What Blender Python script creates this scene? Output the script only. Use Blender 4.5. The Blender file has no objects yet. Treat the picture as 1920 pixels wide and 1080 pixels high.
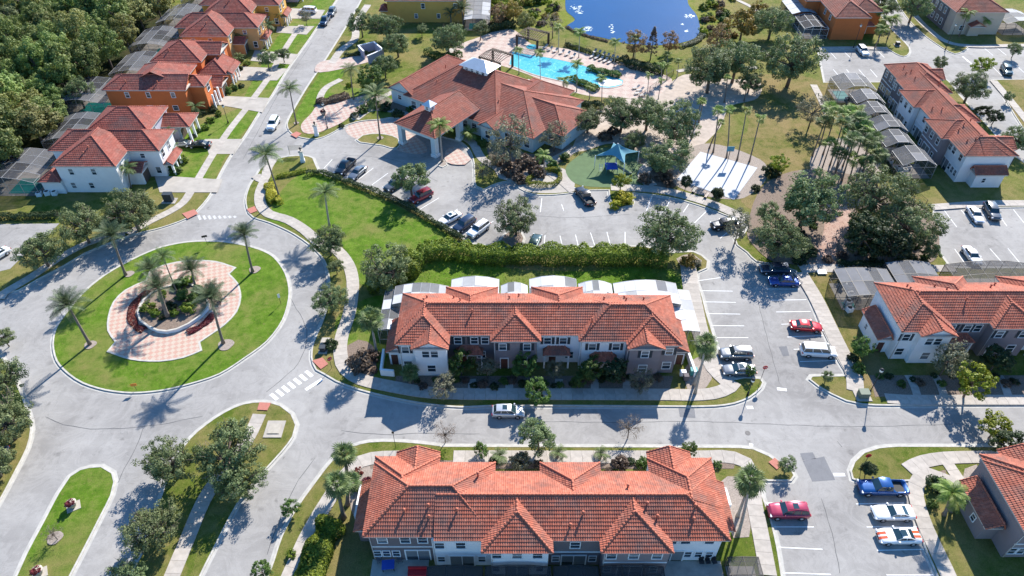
import bpy, math, random
import numpy as np
from mathutils import Vector, Matrix, Euler
from mathutils.geometry import tessellate_polygon

R = math.radians
SC = bpy.context.scene
COL = SC.collection
rng = random.Random(11)

# ------------------------------------------------------------------ camera, sky, sun, exposure
CAM_H, FPX, PITCH = 76.0, 1300.0, 42.5
cam_d = bpy.data.cameras.new('camera')
cam = bpy.data.objects.new('camera', cam_d); COL.objects.link(cam)
cam.location = (0, 0, CAM_H)
cam.rotation_euler = (R(90 - PITCH), 0, 0)
cam_d.sensor_width = 36.0
cam_d.lens = 36.0 * FPX / 1920.0
cam_d.clip_start = 0.5; cam_d.clip_end = 4000
SC.camera = cam

SUN_AZ, SUN_EL = 64.0, 36.5          # direction towards the sun: angle from +x, elevation
world = bpy.data.worlds.new('World'); SC.world = world; world.use_nodes = True
wn = world.node_tree
for n in list(wn.nodes): wn.nodes.remove(n)
wo = wn.nodes.new('ShaderNodeOutputWorld'); wb = wn.nodes.new('ShaderNodeBackground'); ws = wn.nodes.new('ShaderNodeTexSky')
ws.sky_type = 'NISHITA'; ws.sun_disc = False
ws.sun_elevation = R(SUN_EL); ws.sun_rotation = R(90 - SUN_AZ)
ws.air_density = 1.0; ws.dust_density = 0.3; ws.ozone_density = 3.6
wb.inputs['Strength'].default_value = 0.12
hsn = wn.nodes.new('ShaderNodeHueSaturation'); hsn.inputs['Saturation'].default_value = 1.25; wn.links.new(ws.outputs[0], hsn.inputs['Color']); wn.links.new(hsn.outputs[0], wb.inputs[0]); wn.links.new(wb.outputs[0], wo.inputs[0])

sd = bpy.data.lights.new('sun', 'SUN'); sun = bpy.data.objects.new('sun', sd); COL.objects.link(sun)
sd.energy = 4.8; sd.angle = R(0.5); sd.color = (1.0, 0.95, 0.88)
sdir = Vector((math.cos(R(SUN_AZ)) * math.cos(R(SUN_EL)), math.sin(R(SUN_AZ)) * math.cos(R(SUN_EL)), math.sin(R(SUN_EL))))
sun.rotation_euler = (-sdir).to_track_quat('-Z', 'Y').to_euler()
sun.location = (0, 60, 120)
SC.view_settings.view_transform = 'Standard'; SC.view_settings.look = 'None'
SC.view_settings.gamma = 1.0; SC.view_settings.use_curve_mapping = False
SC.view_settings.exposure = 1.0
SC.render.engine = 'CYCLES'
SC.cycles.max_bounces = 6; SC.cycles.transparent_max_bounces = 12

# ------------------------------------------------------------------ survey: where a sight line of the photograph meets the height z
_s, _c = math.sin(R(PITCH)), math.cos(R(PITCH))
def G(px, py, z=0.0):
    u = (px - 960) / FPX; v = (py - 540) / FPX
    k = (CAM_H - z) / (_s + v * _c)
    return Vector((u * k, (_c - v * _s) * k, z))
def PJ(x, y, z):
    d = y * _c + (CAM_H - z) * _s; up = y * _s - (CAM_H - z) * _c
    return 960 + FPX * x / d, 540 - FPX * up / d
def TOPH(bx, by, ty, hmax=26):
    b = G(bx, by); best = 0; e = 1e9
    for i in range(2, hmax * 10):
        d = abs(PJ(b.x, b.y, i / 10)[1] - ty)
        if d < e: e = d; best = i / 10
    return best

# ------------------------------------------------------------------ object helpers
def tag(o, label=None, cat=None, group=None, kind=None):
    if label: o['label'] = label
    if cat: o['category'] = cat
    if group: o['group'] = group
    if kind: o['kind'] = kind
    return o
def empty(name, loc=(0, 0, 0), rz=0.0, parent=None):
    o = bpy.data.objects.new(name, None); COL.objects.link(o)
    o.location = loc; o.rotation_euler = (0, 0, rz); o.parent = parent
    o.empty_display_size = 0.5
    return o
def inst(name, mesh, parent=None, loc=(0, 0, 0), rot=(0, 0, 0), scale=(1, 1, 1), mat=None):
    o = bpy.data.objects.new(name, mesh); COL.objects.link(o)
    o.parent = parent; o.location = loc; o.rotation_euler = rot; o.scale = scale
    if mat is not None:
        o.material_slots[0].link = 'OBJECT'; o.material_slots[0].material = mat
    return o
KIDS = {}
def kids(o): return list(o.children)
def copy_tree(o, parent=None):
    c = o.copy(); COL.objects.link(c); c.parent = parent
    for ch in kids(o): copy_tree(ch, c)
    return c

class MB:
    """collects faces, links them as one mesh object"""
    def __init__(s): s.v = []; s.f = []; s.m = []; s.mi = 0; s.sm = []
    def add(s, vs, fs, smooth=False):
        n = len(s.v); s.v += [tuple(v) for v in vs]
        for f in fs: s.f.append(tuple(n + i for i in f)); s.m.append(s.mi); s.sm.append(smooth)
        return s
    def box(s, x0, x1, y0, y1, z0, z1):
        vs = [(x0, y0, z0), (x1, y0, z0), (x1, y1, z0), (x0, y1, z0), (x0, y0, z1), (x1, y0, z1), (x1, y1, z1), (x0, y1, z1)]
        return s.add(vs, [(0, 3, 2, 1), (4, 5, 6, 7), (0, 1, 5, 4), (1, 2, 6, 5), (2, 3, 7, 6), (3, 0, 4, 7)])
    def obox(s, c, u, L, W, z0, z1):
        """box centred at c (2-D) with its length L along u"""
        u = Vector((u[0], u[1])).normalized(); n = Vector((-u.y, u.x)); c = Vector((c[0], c[1]))
        p = [c - u * L / 2 - n * W / 2, c + u * L / 2 - n * W / 2, c + u * L / 2 + n * W / 2, c - u * L / 2 + n * W / 2]
        return s.prism(p, z0, z1)
    def prism(s, poly, z0, z1, bottom=True):
        n = len(poly)
        vs = [(p[0], p[1], z0) for p in poly] + [(p[0], p[1], z1) for p in poly]
        fs = [tuple(range(n, 2 * n))]
        if bottom: fs.append(tuple(range(n - 1, -1, -1)))
        fs += [(i, (i + 1) % n, n + (i + 1) % n, n + i) for i in range(n)]
        return s.add(vs, fs)
    def tube(s, pts, rad, n=6, cap=True, smooth=True):
        pts = [Vector(p) for p in pts]
        if not isinstance(rad, (list, tuple)): rad = [rad] * len(pts)
        vs = []; fs = []
        for i, p in enumerate(pts):
            d = (pts[min(i + 1, len(pts) - 1)] - pts[max(i - 1, 0)])
            if d.length < 1e-6: d = Vector((0, 0, 1))
            d.normalize()
            a = d.orthogonal().normalized() if i == 0 else (A - d * A.dot(d)).normalized()
            A = a; b = d.cross(a)
            for k in range(n):
                t = 2 * math.pi * k / n
                vs.append(p + (a * math.cos(t) + b * math.sin(t)) * rad[i])
        for i in range(len(pts) - 1):
            for k in range(n):
                fs.append((i * n + k, i * n + (k + 1) % n, (i + 1) * n + (k + 1) % n, (i + 1) * n + k))
        if cap:
            fs.append(tuple(range(n - 1, -1, -1))); fs.append(tuple((len(pts) - 1) * n + k for k in range(n)))
        return s.add(vs, fs, smooth)
    def ball(s, c, rx, ry, rz, nu=10, nv=6, smooth=True):
        vs = [(c[0], c[1], c[2] - rz)]; fs = []
        for j in range(1, nv):
            t = math.pi * j / nv - math.pi / 2
            for i in range(nu):
                a = 2 * math.pi * i / nu
                vs.append((c[0] + rx * math.cos(t) * math.cos(a), c[1] + ry * math.cos(t) * math.sin(a), c[2] + rz * math.sin(t)))
        vs.append((c[0], c[1], c[2] + rz))
        for i in range(nu): fs.append((0, 1 + (i + 1) % nu, 1 + i))
        for j in range(nv - 2):
            for i in range(nu):
                fs.append((1 + j * nu + i, 1 + j * nu + (i + 1) % nu, 1 + (j + 1) * nu + (i + 1) % nu, 1 + (j + 1) * nu + i))
        L = len(vs) - 1
        for i in range(nu): fs.append((1 + (nv - 2) * nu + i, 1 + (nv - 2) * nu + (i + 1) % nu, L))
        return s.add(vs, fs, smooth)
    def lathe(s, c, prof, n=12, smooth=True):
        vs = []; fs = []
        for r, z in prof:
            for k in range(n):
                t = 2 * math.pi * k / n; vs.append((c[0] + r * math.cos(t), c[1] + r * math.sin(t), c[2] + z))
        for i in range(len(prof) - 1):
            for k in range(n): fs.append((i * n + k, i * n + (k + 1) % n, (i + 1) * n + (k + 1) % n, (i + 1) * n + k))
        fs.append(tuple(range(n - 1, -1, -1))); fs.append(tuple((len(prof) - 1) * n + k for k in range(n)))
        return s.add(vs, fs, smooth)
    def mesh(s, name, mats):
        me = bpy.data.meshes.new(name); me.from_pydata(s.v, [], s.f)
        if not isinstance(mats, (list, tuple)): mats = [mats]
        for m in mats: me.materials.append(m)
        me.polygons.foreach_set('material_index', s.m); me.polygons.foreach_set('use_smooth', s.sm)
        me.update(); return me
    def build(s, name, mats, parent=None, **kw):
        return inst(name, s.mesh(name, mats), parent, **kw)

def np_mesh(name, V, F, mat, attr=None, smooth=False):
    """V (n,3), F (m,4) quads -> mesh; attr: one float per face"""
    me = bpy.data.meshes.new(name)
    V = np.asarray(V, dtype=np.float32); F = np.asarray(F, dtype=np.int32)
    me.vertices.add(len(V)); me.vertices.foreach_set('co', V.ravel())
    k = F.shape[1]
    me.loops.add(F.size); me.loops.foreach_set('vertex_index', F.ravel())
    me.polygons.add(len(F)); me.polygons.foreach_set('loop_start', np.arange(0, F.size, k, dtype=np.int32))
    me.polygons.foreach_set('loop_total', np.full(len(F), k, dtype=np.int32))
    if attr is not None:
        a = me.attributes.new('tone', 'FLOAT', 'FACE'); a.data.foreach_set('value', np.asarray(attr, dtype=np.float32))
    me.update(calc_edges=True)
    me.polygons.foreach_set('use_smooth', np.full(len(F), smooth))
    me.materials.append(mat); return me

# ------------------------------------------------------------------ materials
def srgb(h):
    h = h.lstrip('#'); c = [int(h[i:i + 2], 16) / 255 for i in (0, 2, 4)]
    return tuple(((x + 0.055) / 1.055) ** 2.4 if x > 0.04045 else x / 12.92 for x in c)
class NT:
    def __init__(s, name):
        s.m = bpy.data.materials.new(name); s.m.use_nodes = True; s.t = s.m.node_tree
        s.b = s.t.nodes['Principled BSDF']; s.o = s.t.nodes['Material Output']
        s.tc = None
    def n(s, typ, **kw):
        x = s.t.nodes.new(typ)
        for k, v in kw.items(): setattr(x, k, v)
        return x
    def l(s, a, b): s.t.links.new(a, b)
    def co(s):
        if s.tc is None: s.tc = s.n('ShaderNodeTexCoord')
        return s.tc.outputs['Object']
    def world(s):
        g = s.n('ShaderNodeNewGeometry'); return g.outputs['Position']
    def noise(s, scale, detail=4, rough=0.55, co=None, dist=0.0, stretch=None):
        x = s.n('ShaderNodeTexNoise'); x.inputs['Scale'].default_value = scale; x.inputs['Detail'].default_value = detail
        x.inputs['Roughness'].default_value = rough; x.inputs['Distortion'].default_value = dist
        c = co or s.co()
        if stretch:
            mp = s.n('ShaderNodeMapping'); mp.inputs['Scale'].default_value = stretch[:3]
            if len(stretch) > 3: mp.inputs['Rotation'].default_value = (0, 0, stretch[3])
            s.l(c, mp.inputs[0]); c = mp.outputs[0]
        s.l(c, x.inputs['Vector']); return x.outputs['Fac']
    def ramp(s, fac, stops, interp='LINEAR'):
        r = s.n('ShaderNodeValToRGB'); r.color_ramp.interpolation = interp
        e = r.color_ramp.elements
        while len(e) < len(stops): e.new(0.5)
        for i, (p, c) in enumerate(stops):
            e[i].position = p; e[i].color = (c[0], c[1], c[2], 1) if isinstance(c, (tuple, list)) else (c, c, c, 1)
        s.l(fac, r.inputs[0]); return r.outputs[0]
    def mix(s, fac, a, b, mode='MIX'):
        x = s.n('ShaderNodeMix', data_type='RGBA', blend_type=mode)
        for i, v in ((0, fac), (6, a), (7, b)):
            if hasattr(v, 'is_output'): s.l(v, x.inputs[i])
            elif isinstance(v, (int, float)): x.inputs[i].default_value = v if i == 0 else (v, v, v, 1)
            else: x.inputs[i].default_value = (v[0], v[1], v[2], 1)
        return x.outputs[2]
    def math(s, op, a, b=0.5, c=None):
        x = s.n('ShaderNodeMath', operation=op)
        for i, v in ((0, a), (1, b), (2, c)):
            if v is None: continue
            if hasattr(v, 'is_output'): s.l(v, x.inputs[i])
            else: x.inputs[i].default_value = v
        return x.outputs[0]
    def bump(s, h, strength=0.3, dist=0.05):
        b = s.n('ShaderNodeBump'); b.inputs['Strength'].default_value = strength; b.inputs['Distance'].default_value = dist
        s.l(h, b.inputs['Height']); s.l(b.outputs[0], s.b.inputs['Normal'])
    def base(s, c, rough=0.8, metal=0.0, spec=0.5):
        if hasattr(c, 'is_output'): s.l(c, s.b.inputs['Base Color'])
        else: s.b.inputs['Base Color'].default_value = (c[0], c[1], c[2], 1)
        s.b.inputs['Roughness'].default_value = rough; s.b.inputs['Metallic'].default_value = metal
        s.b.inputs['Specular IOR Level'].default_value = spec
        return s.m
MATS = {}
def plain(name, col, rough=0.8, var=0.12, scale=1.2, metal=0.0, spec=0.4, bump=0.0, bscale=30, coat=0.0, rnd=0.0):
    if name in MATS: return MATS[name]
    t = NT(name)
    if var > 0:
        f = t.noise(scale, 5, 0.6)
        c = t.ramp(f, [(0.25, tuple(x * (1 - var) for x in col)), (0.75, tuple(min(1, x * (1 + var)) for x in col))])
    else: c = col
    if rnd > 0:
        oi = t.n('ShaderNodeObjectInfo'); v = t.math('MULTIPLY_ADD', oi.outputs['Random'], rnd * 2, 1 - rnd)
        hs = t.n('ShaderNodeHueSaturation'); t.l(v, hs.inputs['Value'])
        if hasattr(c, 'is_output'): t.l(c, hs.inputs['Color'])
        else: hs.inputs['Color'].default_value = (c[0], c[1], c[2], 1)
        c = hs.outputs[0]
    if bump > 0: t.bump(t.noise(bscale, 3), bump, 0.02)
    m = t.base(c, rough, metal, spec)
    if coat: t.b.inputs['Coat Weight'].default_value = coat; t.b.inputs['Coat Roughness'].default_value = 0.06
    MATS[name] = m; return m

def asphalt_mat(name, lo, hi, streak=True):
    t = NT(name); w = t.world()
    big = t.noise(0.055, 5, 0.6, w, 0.6)
    mid = t.noise(0.6, 6, 0.7, w, 0.3)
    fine = t.noise(9, 4, 0.8, w)
    c = t.ramp(big, [(0.3, lo), (0.62, hi)])
    c = t.mix(t.ramp(mid, [(0.35, 0.0), (0.75, 0.34)]), c, tuple(x * 0.8 for x in lo))
    if streak:
        st = t.noise(0.5, 5, 0.7, w, 0.2, (0.08, 1.0, 1.0)); st2 = t.noise(0.5, 5, 0.7, w, 0.2, (1.0, 0.07, 1.0, 0.35))
        c = t.mix(t.ramp(st, [(0.5, 0.0), (0.78, 0.3)]), c, tuple(x * 1.22 for x in hi))
        c = t.mix(t.ramp(st2, [(0.52, 0.0), (0.8, 0.28)]), c, tuple(x * 0.72 for x in lo))
    c = t.mix(0.28, c, t.ramp(fine, [(0.3, 0.55), (0.7, 1.2)]), 'MULTIPLY')
    # hairline cracks and sealed joints
    v = t.n('ShaderNodeTexVoronoi', feature='DISTANCE_TO_EDGE'); v.inputs['Scale'].default_value = 0.07
    mp = t.n('ShaderNodeVectorMath', operation='ADD'); ns = t.n('ShaderNodeTexNoise'); ns.inputs['Scale'].default_value = 0.35; ns.inputs['Detail'].default_value = 5
    t.l(w, ns.inputs['Vector']); sc = t.n('ShaderNodeVectorMath', operation='SCALE'); sc.inputs['Scale'].default_value = 5.0
    t.l(ns.outputs['Color'], sc.inputs[0]); t.l(w, mp.inputs[0]); t.l(sc.outputs[0], mp.inputs[1]); t.l(mp.outputs[0], v.inputs['Vector'])
    c = t.mix(t.ramp(v.outputs['Distance'], [(0.0, 0.22), (0.003, 0.0)]), c, tuple(x * 0.45 for x in lo))
    # oil spots
    wf = t.noise(0.22, 7, 0.75, w, 1.2); c = t.mix(t.ramp(wf, [(0.40, 0.0), (0.47, 0.22), (0.54, 0.0)]), c, tuple(x * 1.25 for x in hi))
    sp = t.noise(0.35, 2, 0.4, w)
    c = t.mix(t.ramp(sp, [(0.68, 0.0), (0.78, 0.35)]), c, tuple(x * 0.5 for x in lo))
    vs = t.n('ShaderNodeTexVoronoi'); vs.inputs['Scale'].default_value = 0.42; t.l(mp.outputs[0], vs.inputs['Vector'])
    c = t.mix(t.math('MULTIPLY', t.ramp(vs.outputs['Distance'], [(0.06, 0.55), (0.2, 0.0)]), t.ramp(mid, [(0.4, 0.0), (0.6, 1.0)])), c, tuple(x * 0.5 for x in lo))
    t.bump(fine, 0.25, 0.01)
    return t.base(c, 0.9, 0, 0.25)

def grass_mat(name, greens, dry, dryness=0.45):
    t = NT(name); w = t.world()
    big = t.noise(0.09, 4, 0.6, w, 0.5); mid = t.noise(0.7, 5, 0.7, w, 0.4); fine = t.noise(7.0, 5, 0.85, w); fine2 = t.noise(26.0, 3, 0.9, w)
    c = t.ramp(mid, [(0.3, greens[0]), (0.5, greens[1]), (0.72, greens[2])])
    mix = t.math('ADD', t.math('MULTIPLY', big, 0.72), t.math('MULTIPLY', mid, 0.35))
    c = t.mix(t.ramp(mix, [(dryness - 0.02, 0.0), (dryness + 0.2, 0.9)]), c, dry)
    c = t.mix(0.8, c, t.ramp(fine, [(0.28, 0.45), (0.7, 1.35)]), 'MULTIPLY')
    c = t.mix(0.6, c, t.ramp(fine2, [(0.3, 0.55), (0.7, 1.3)]), 'MULTIPLY')
    spots = t.noise(2.2, 3, 0.6, w, 0.8); c = t.mix(t.ramp(spots, [(0.57, 0.0), (0.70, 0.6)]), c, tuple(x * 0.85 for x in dry))
    t.bump(t.math('ADD', fine, fine2), 0.9, 0.06)
    return t.base(c, 0.95, 0, 0.1)

M = {}
M['asphalt'] = asphalt_mat('worn_asphalt', (0.225, 0.213, 0.200), (0.355, 0.340, 0.320))
M['asphalt_patch'] = asphalt_mat('patched_asphalt', (0.15, 0.15, 0.155), (0.2, 0.2, 0.205), False)
M['grass_bright'] = grass_mat('bright_turf', [(0.062, 0.128, 0.011), (0.105, 0.192, 0.016), (0.16, 0.25, 0.032)], (0.22, 0.20, 0.065), 0.51)
M['grass'] = grass_mat('mixed_turf', [(0.07, 0.11, 0.014), (0.11, 0.15, 0.02), (0.155, 0.185, 0.035)], (0.25, 0.20, 0.08), 0.44)
M['grass_dry'] = grass_mat('dry_turf', [(0.08, 0.105, 0.02), (0.14, 0.145, 0.03), (0.19, 0.17, 0.05)], (0.27, 0.20, 0.09), 0.42)
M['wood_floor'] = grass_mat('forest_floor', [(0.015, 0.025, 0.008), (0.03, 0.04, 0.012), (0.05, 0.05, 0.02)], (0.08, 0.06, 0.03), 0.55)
M['scrub'] = grass_mat('pond_scrub', [(0.10, 0.13, 0.015), (0.17, 0.20, 0.025), (0.22, 0.23, 0.04)], (0.26, 0.20, 0.09), 0.5)
M['concrete'] = plain('kerb_concrete', (0.46, 0.435, 0.385), 0.9, 0.22, 1.6, bump=0.2)
M['slab'] = plain('sidewalk_concrete', (0.40, 0.36, 0.315), 0.9, 0.22, 1.1, bump=0.2, rnd=0.08)
M['drive'] = plain('driveway_concrete', (0.38, 0.345, 0.30), 0.9, 0.2, 0.5, bump=0.2)
M['paint'] = plain('road_paint', (0.80, 0.80, 0.78), 0.8, 0.16, 3.0)
M['faded'] = plain('faded_road_paint', (0.50, 0.49, 0.48), 0.85, 0.25, 2.0)
M['redpad'] = plain('tactile_red', (0.42, 0.16, 0.12), 0.85, 0.15, 4)
M['mulch'] = plain('mulch', (0.20, 0.15, 0.115), 1.0, 0.5, 6, bump=0.8, bscale=14)
M['mulch_pale'] = plain('pale_mulch', (0.30, 0.25, 0.21), 1.0, 0.35, 5, bump=0.8, bscale=14)
M['sand'] = plain('sandy_ground', (0.42, 0.35, 0.29), 1.0, 0.22, 0.8, bump=0.4, bscale=9)
M['white'] = plain('white_stucco', (0.74, 0.745, 0.75), 0.9, 0.06, 0.7, bump=0.25, bscale=25)
M['cream'] = plain('cream_stucco', (0.62, 0.56, 0.47), 0.9, 0.06, 0.7, bump=0.25, bscale=25)
M['mauve'] = plain('mauve_grey_stucco', (0.235, 0.20, 0.205), 0.9, 0.08, 0.7, bump=0.25, bscale=25)
M['slate'] = plain('slate_grey_stucco', (0.155, 0.135, 0.14), 0.9, 0.08, 0.7, bump=0.25, bscale=25)
M['orange'] = plain('terracotta_stucco', (0.55, 0.155, 0.045), 0.9, 0.07, 0.7, bump=0.25, bscale=25)
M['peach'] = plain('apricot_stucco', (0.60, 0.34, 0.14), 0.9, 0.07, 0.7, bump=0.25, bscale=25)
M['yellow'] = plain('ochre_stucco', (0.62, 0.36, 0.09), 0.9, 0.07, 0.7, bump=0.25, bscale=25)
M['tan'] = plain('tan_stucco', (0.52, 0.42, 0.33), 0.9, 0.07, 0.7, bump=0.25, bscale=25)
M['lilac'] = plain('lilac_grey_stucco', (0.42, 0.40, 0.46), 0.9, 0.07, 0.7)
M['navy'] = plain('blue_grey_stucco', (0.07, 0.12, 0.19), 0.9, 0.07, 0.7)
M['aqua'] = plain('pale_aqua_stucco', (0.50, 0.60, 0.62), 0.9, 0.06, 0.7, bump=0.25, bscale=25)
M['trim'] = plain('white_trim', (0.80, 0.80, 0.79), 0.6, 0.04, 2)
M['fascia'] = plain('fascia_board', (0.50, 0.46, 0.42), 0.7, 0.1, 2)
M['soffit'] = plain('soffit', (0.6, 0.58, 0.55), 0.8, 0.05, 2)
M['shutter'] = plain('shutter_paint', (0.035, 0.045, 0.055), 0.6, 0.1, 4)
M['door'] = plain('door_paint', (0.10, 0.04, 0.03), 0.5, 0.1, 4)
M['garage'] = plain('garage_door', (0.10, 0.07, 0.055), 0.6, 0.1, 4)
t = NT('window_glass'); oi = t.n('ShaderNodeObjectInfo'); sz = t.n('ShaderNodeSeparateXYZ'); t.l(t.co(), sz.inputs[0])
bl = t.math('GREATER_THAN', sz.outputs[2], t.math('MULTIPLY_ADD', oi.outputs['Random'], 1.6, -0.55)); slat = t.math('GREATER_THAN', t.math('SINE', t.math('MULTIPLY', sz.outputs[2], 70.0)), -0.3)
M['glass'] = t.base(t.mix(t.math('MULTIPLY', bl, 0.75), (0.03, 0.045, 0.06), t.mix(slat, (0.12, 0.13, 0.14), (0.36, 0.37, 0.38))), 0.08, 0, 0.9)
M['black'] = plain('black_metal', (0.025, 0.025, 0.028), 0.5, 0.15, 4)
M['greyframe'] = plain('grey_aluminium', (0.34, 0.34, 0.34), 0.5, 0.1, 4)
M['bronze'] = plain('bronze_frame', (0.045, 0.038, 0.034), 0.5, 0.15, 4)
M['silverroof'] = plain('galvanised_roof', (0.62, 0.66, 0.70), 0.4, 0.08, 1.0, metal=0.25)
M['whitewall'] = plain('white_masonry', (0.78, 0.78, 0.77), 0.85, 0.08, 1.2)
M['blueobj'] = plain('blue_paint', (0.02, 0.08, 0.42), 0.5, 0.1, 2)
M['redobj'] = plain('red_paint', (0.45, 0.02, 0.03), 0.5, 0.1, 2)
M['darkwood'] = plain('dark_stained_timber', (0.055, 0.035, 0.025), 0.7, 0.25, 4)
M['greenturf'] = plain('playground_turf', (0.10, 0.155, 0.07), 0.95, 0.12, 0.8, bump=0.5, bscale=20)
M['court'] = plain('court_concrete', (0.47, 0.48, 0.50), 0.85, 0.06, 0.35)
M['beach'] = plain('pool_beach_plaster', (0.50, 0.50, 0.47), 0.5, 0.1, 1.5)
M['cover'] = plain('manhole_iron', (0.16, 0.15, 0.14), 0.8, 0.2, 6)
M['box_green'] = plain('utility_green', (0.16, 0.19, 0.14), 0.7, 0.1, 3)
M['pot'] = plain('planter_pot', (0.40, 0.36, 0.30), 0.8, 0.15, 3)
M['sealer'] = plain('crack_sealer', (0.09, 0.09, 0.09), 0.7, 0.3, 2)
M['flower_red'] = plain('red_flowers', (0.42, 0.02, 0.03), 0.7, 0.5, 5)
M['flower_pink'] = plain('pink_flowers', (0.5, 0.18, 0.3), 0.7, 0.5, 5)
M['hydrant'] = plain('sign_orange', (0.75, 0.25, 0.03), 0.6, 0.1, 3)
M['sail'] = plain('turquoise_canvas', (0.11, 0.29, 0.36), 0.8, 0.1, 1)
M['lounger'] = plain('lounger_fabric', (0.42, 0.39, 0.36), 0.8, 0.1, 4)

def tile_mat(name, col, moss=0.25):
    t = NT(name); a = t.n('ShaderNodeAttribute', attribute_name='tone')
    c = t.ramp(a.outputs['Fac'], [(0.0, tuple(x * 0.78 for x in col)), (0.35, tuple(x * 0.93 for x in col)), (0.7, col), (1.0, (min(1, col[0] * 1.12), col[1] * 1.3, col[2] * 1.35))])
    w = t.world()
    big = t.noise(0.35, 5, 0.65, w)
    c = t.mix(t.ramp(big, [(0.47, 0.0), (0.70, moss)]), c, (0.10, 0.075, 0.065))
    c = t.mix(t.ramp(t.noise(0.8, 4, 0.7, w), [(0.5, 0.0), (0.8, 0.25)]), c, (0.62, 0.36, 0.27))
    c = t.mix(t.ramp(t.noise(0.16, 6, 0.7, w, 0.8), [(0.52, 0.0), (0.66, moss * 0.8)]), c, (0.16, 0.115, 0.10))
    c = t.mix(t.ramp(t.noise(5.0, 4, 0.8, w), [(0.45, 0.0), (0.8, 0.35)]), c, (0.17, 0.07, 0.05))
    return t.base(c, 0.82, 0, 0.3)
M['tile'] = tile_mat('terracotta_tiles', (0.44, 0.128, 0.076), 0.7)
M['tile_red'] = tile_mat('red_clay_tiles', (0.31, 0.085, 0.060), 0.6)
M['tile_brown'] = tile_mat('russet_tiles', (0.30, 0.085, 0.055), 0.55)
M['ridge'] = plain('ridge_tile', (0.44, 0.14, 0.085), 0.8, 0.25, 3)
M['ridge_red'] = plain('ridge_tile_red', (0.38, 0.115, 0.08), 0.8, 0.25, 3)

def checker_pavers(name, a, b, size, rot):
    t = NT(name); w = t.world()
    mp = t.n('ShaderNodeMapping'); mp.inputs['Rotation'].default_value = (0, 0, rot); t.l(w, mp.inputs[0])
    ck = t.n('ShaderNodeTexChecker'); ck.inputs['Scale'].default_value = 1 / size; t.l(mp.outputs[0], ck.inputs['Vector'])
    ck.inputs['Color1'].default_value = (*a, 1); ck.inputs['Color2'].default_value = (*b, 1)
    br = t.n('ShaderNodeTexBrick'); t.l(mp.outputs[0], br.inputs['Vector']); br.inputs['Scale'].default_value = 4.0
    br.inputs['Color1'].default_value = (0.9, 0.9, 0.9, 1); br.inputs['Color2'].default_value = (1.05, 1.05, 1.05, 1); br.inputs['Mortar'].default_value = (0.7, 0.68, 0.65, 1)
    br.inputs['Mortar Size'].default_value = 0.02
    c = t.mix(1.0, ck.outputs[0], br.outputs[0], 'MULTIPLY')
    c = t.mix(t.ramp(t.noise(0.5, 4, 0.6, w), [(0.4, 0.0), (0.75, 0.3)]), c, (0.5, 0.42, 0.37))
    t.bump(br.outputs['Fac'], 0.3, -0.01)
    return t.base(c, 0.85, 0, 0.3)
M['pavers'] = checker_pavers('checker_pavers', (0.50, 0.30, 0.235), (0.52, 0.42, 0.33), 0.62, R(28))
M['pavers_club'] = checker_pavers('club_pavers', (0.46, 0.30, 0.25), (0.50, 0.42, 0.35), 0.8, R(20))
M['deck'] = checker_pavers('pool_deck_pavers', (0.46, 0.34, 0.29), (0.50, 0.41, 0.35), 1.6, R(-35))
M['plaza'] = checker_pavers('pale_plaza_pavers', (0.62, 0.52, 0.44), (0.66, 0.58, 0.51), 1.3, R(-30))
M['brickpath'] = checker_pavers('pink_brick', (0.36, 0.22, 0.17), (0.40, 0.26, 0.20), 0.8, R(10))

def water_mat(name, col, rough, bump):
    t = NT(name); t.base(t.ramp(t.noise(0.05, 3, 0.5, t.world()), [(0.3, tuple(x * 0.85 for x in col)), (0.7, col)]), rough, 0, 0.5)
    n = t.noise(2.5, 4, 0.6, t.world()); t.bump(n, bump, 0.03); return t.m
M['pond'] = water_mat('pond_water', (0.002, 0.058, 0.19), 0.2, 1.0); M['pond'].node_tree.nodes['Principled BSDF'].inputs['Specular IOR Level'].default_value = 0.2
t = NT('pool_water'); cc = t.noise(1.6, 2, 0.4, t.world(), 1.5)
t.base(t.ramp(cc, [(0.35, (0.06, 0.36, 0.44)), (0.6, (0.10, 0.44, 0.51)), (0.72, (0.28, 0.58, 0.62))]), 0.1, 0, 0.5); t.bump(cc, 0.15, 0.02); M['pool'] = t.m
M['pool_small'] = plain('green_pool_water', (0.03, 0.30, 0.27), 0.15, 0.2, 0.6)

def screen_mat(name, col, alpha, tr=0.0):
    t = NT(name); t.base(t.ramp(t.noise(0.7, 4, 0.6, t.world()), [(0.3, tuple(x * 0.85 for x in col)), (0.7, col)]), 0.8, 0, 0.2)
    t.b.inputs['Alpha'].default_value = alpha; return t.m
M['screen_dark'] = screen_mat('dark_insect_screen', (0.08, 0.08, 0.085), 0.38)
M['screen_grey'] = screen_mat('grey_insect_screen', (0.27, 0.27, 0.28), 0.60)
M['screen_mid'] = screen_mat('roof_screen_grey', (0.17, 0.17, 0.175), 0.50)
M['screen_white'] = screen_mat('white_roof_sheet', (0.66, 0.66, 0.66), 0.9)
M['screen_pale'] = screen_mat('pale_roof_sheet', (0.48, 0.48, 0.48), 0.8)

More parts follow.
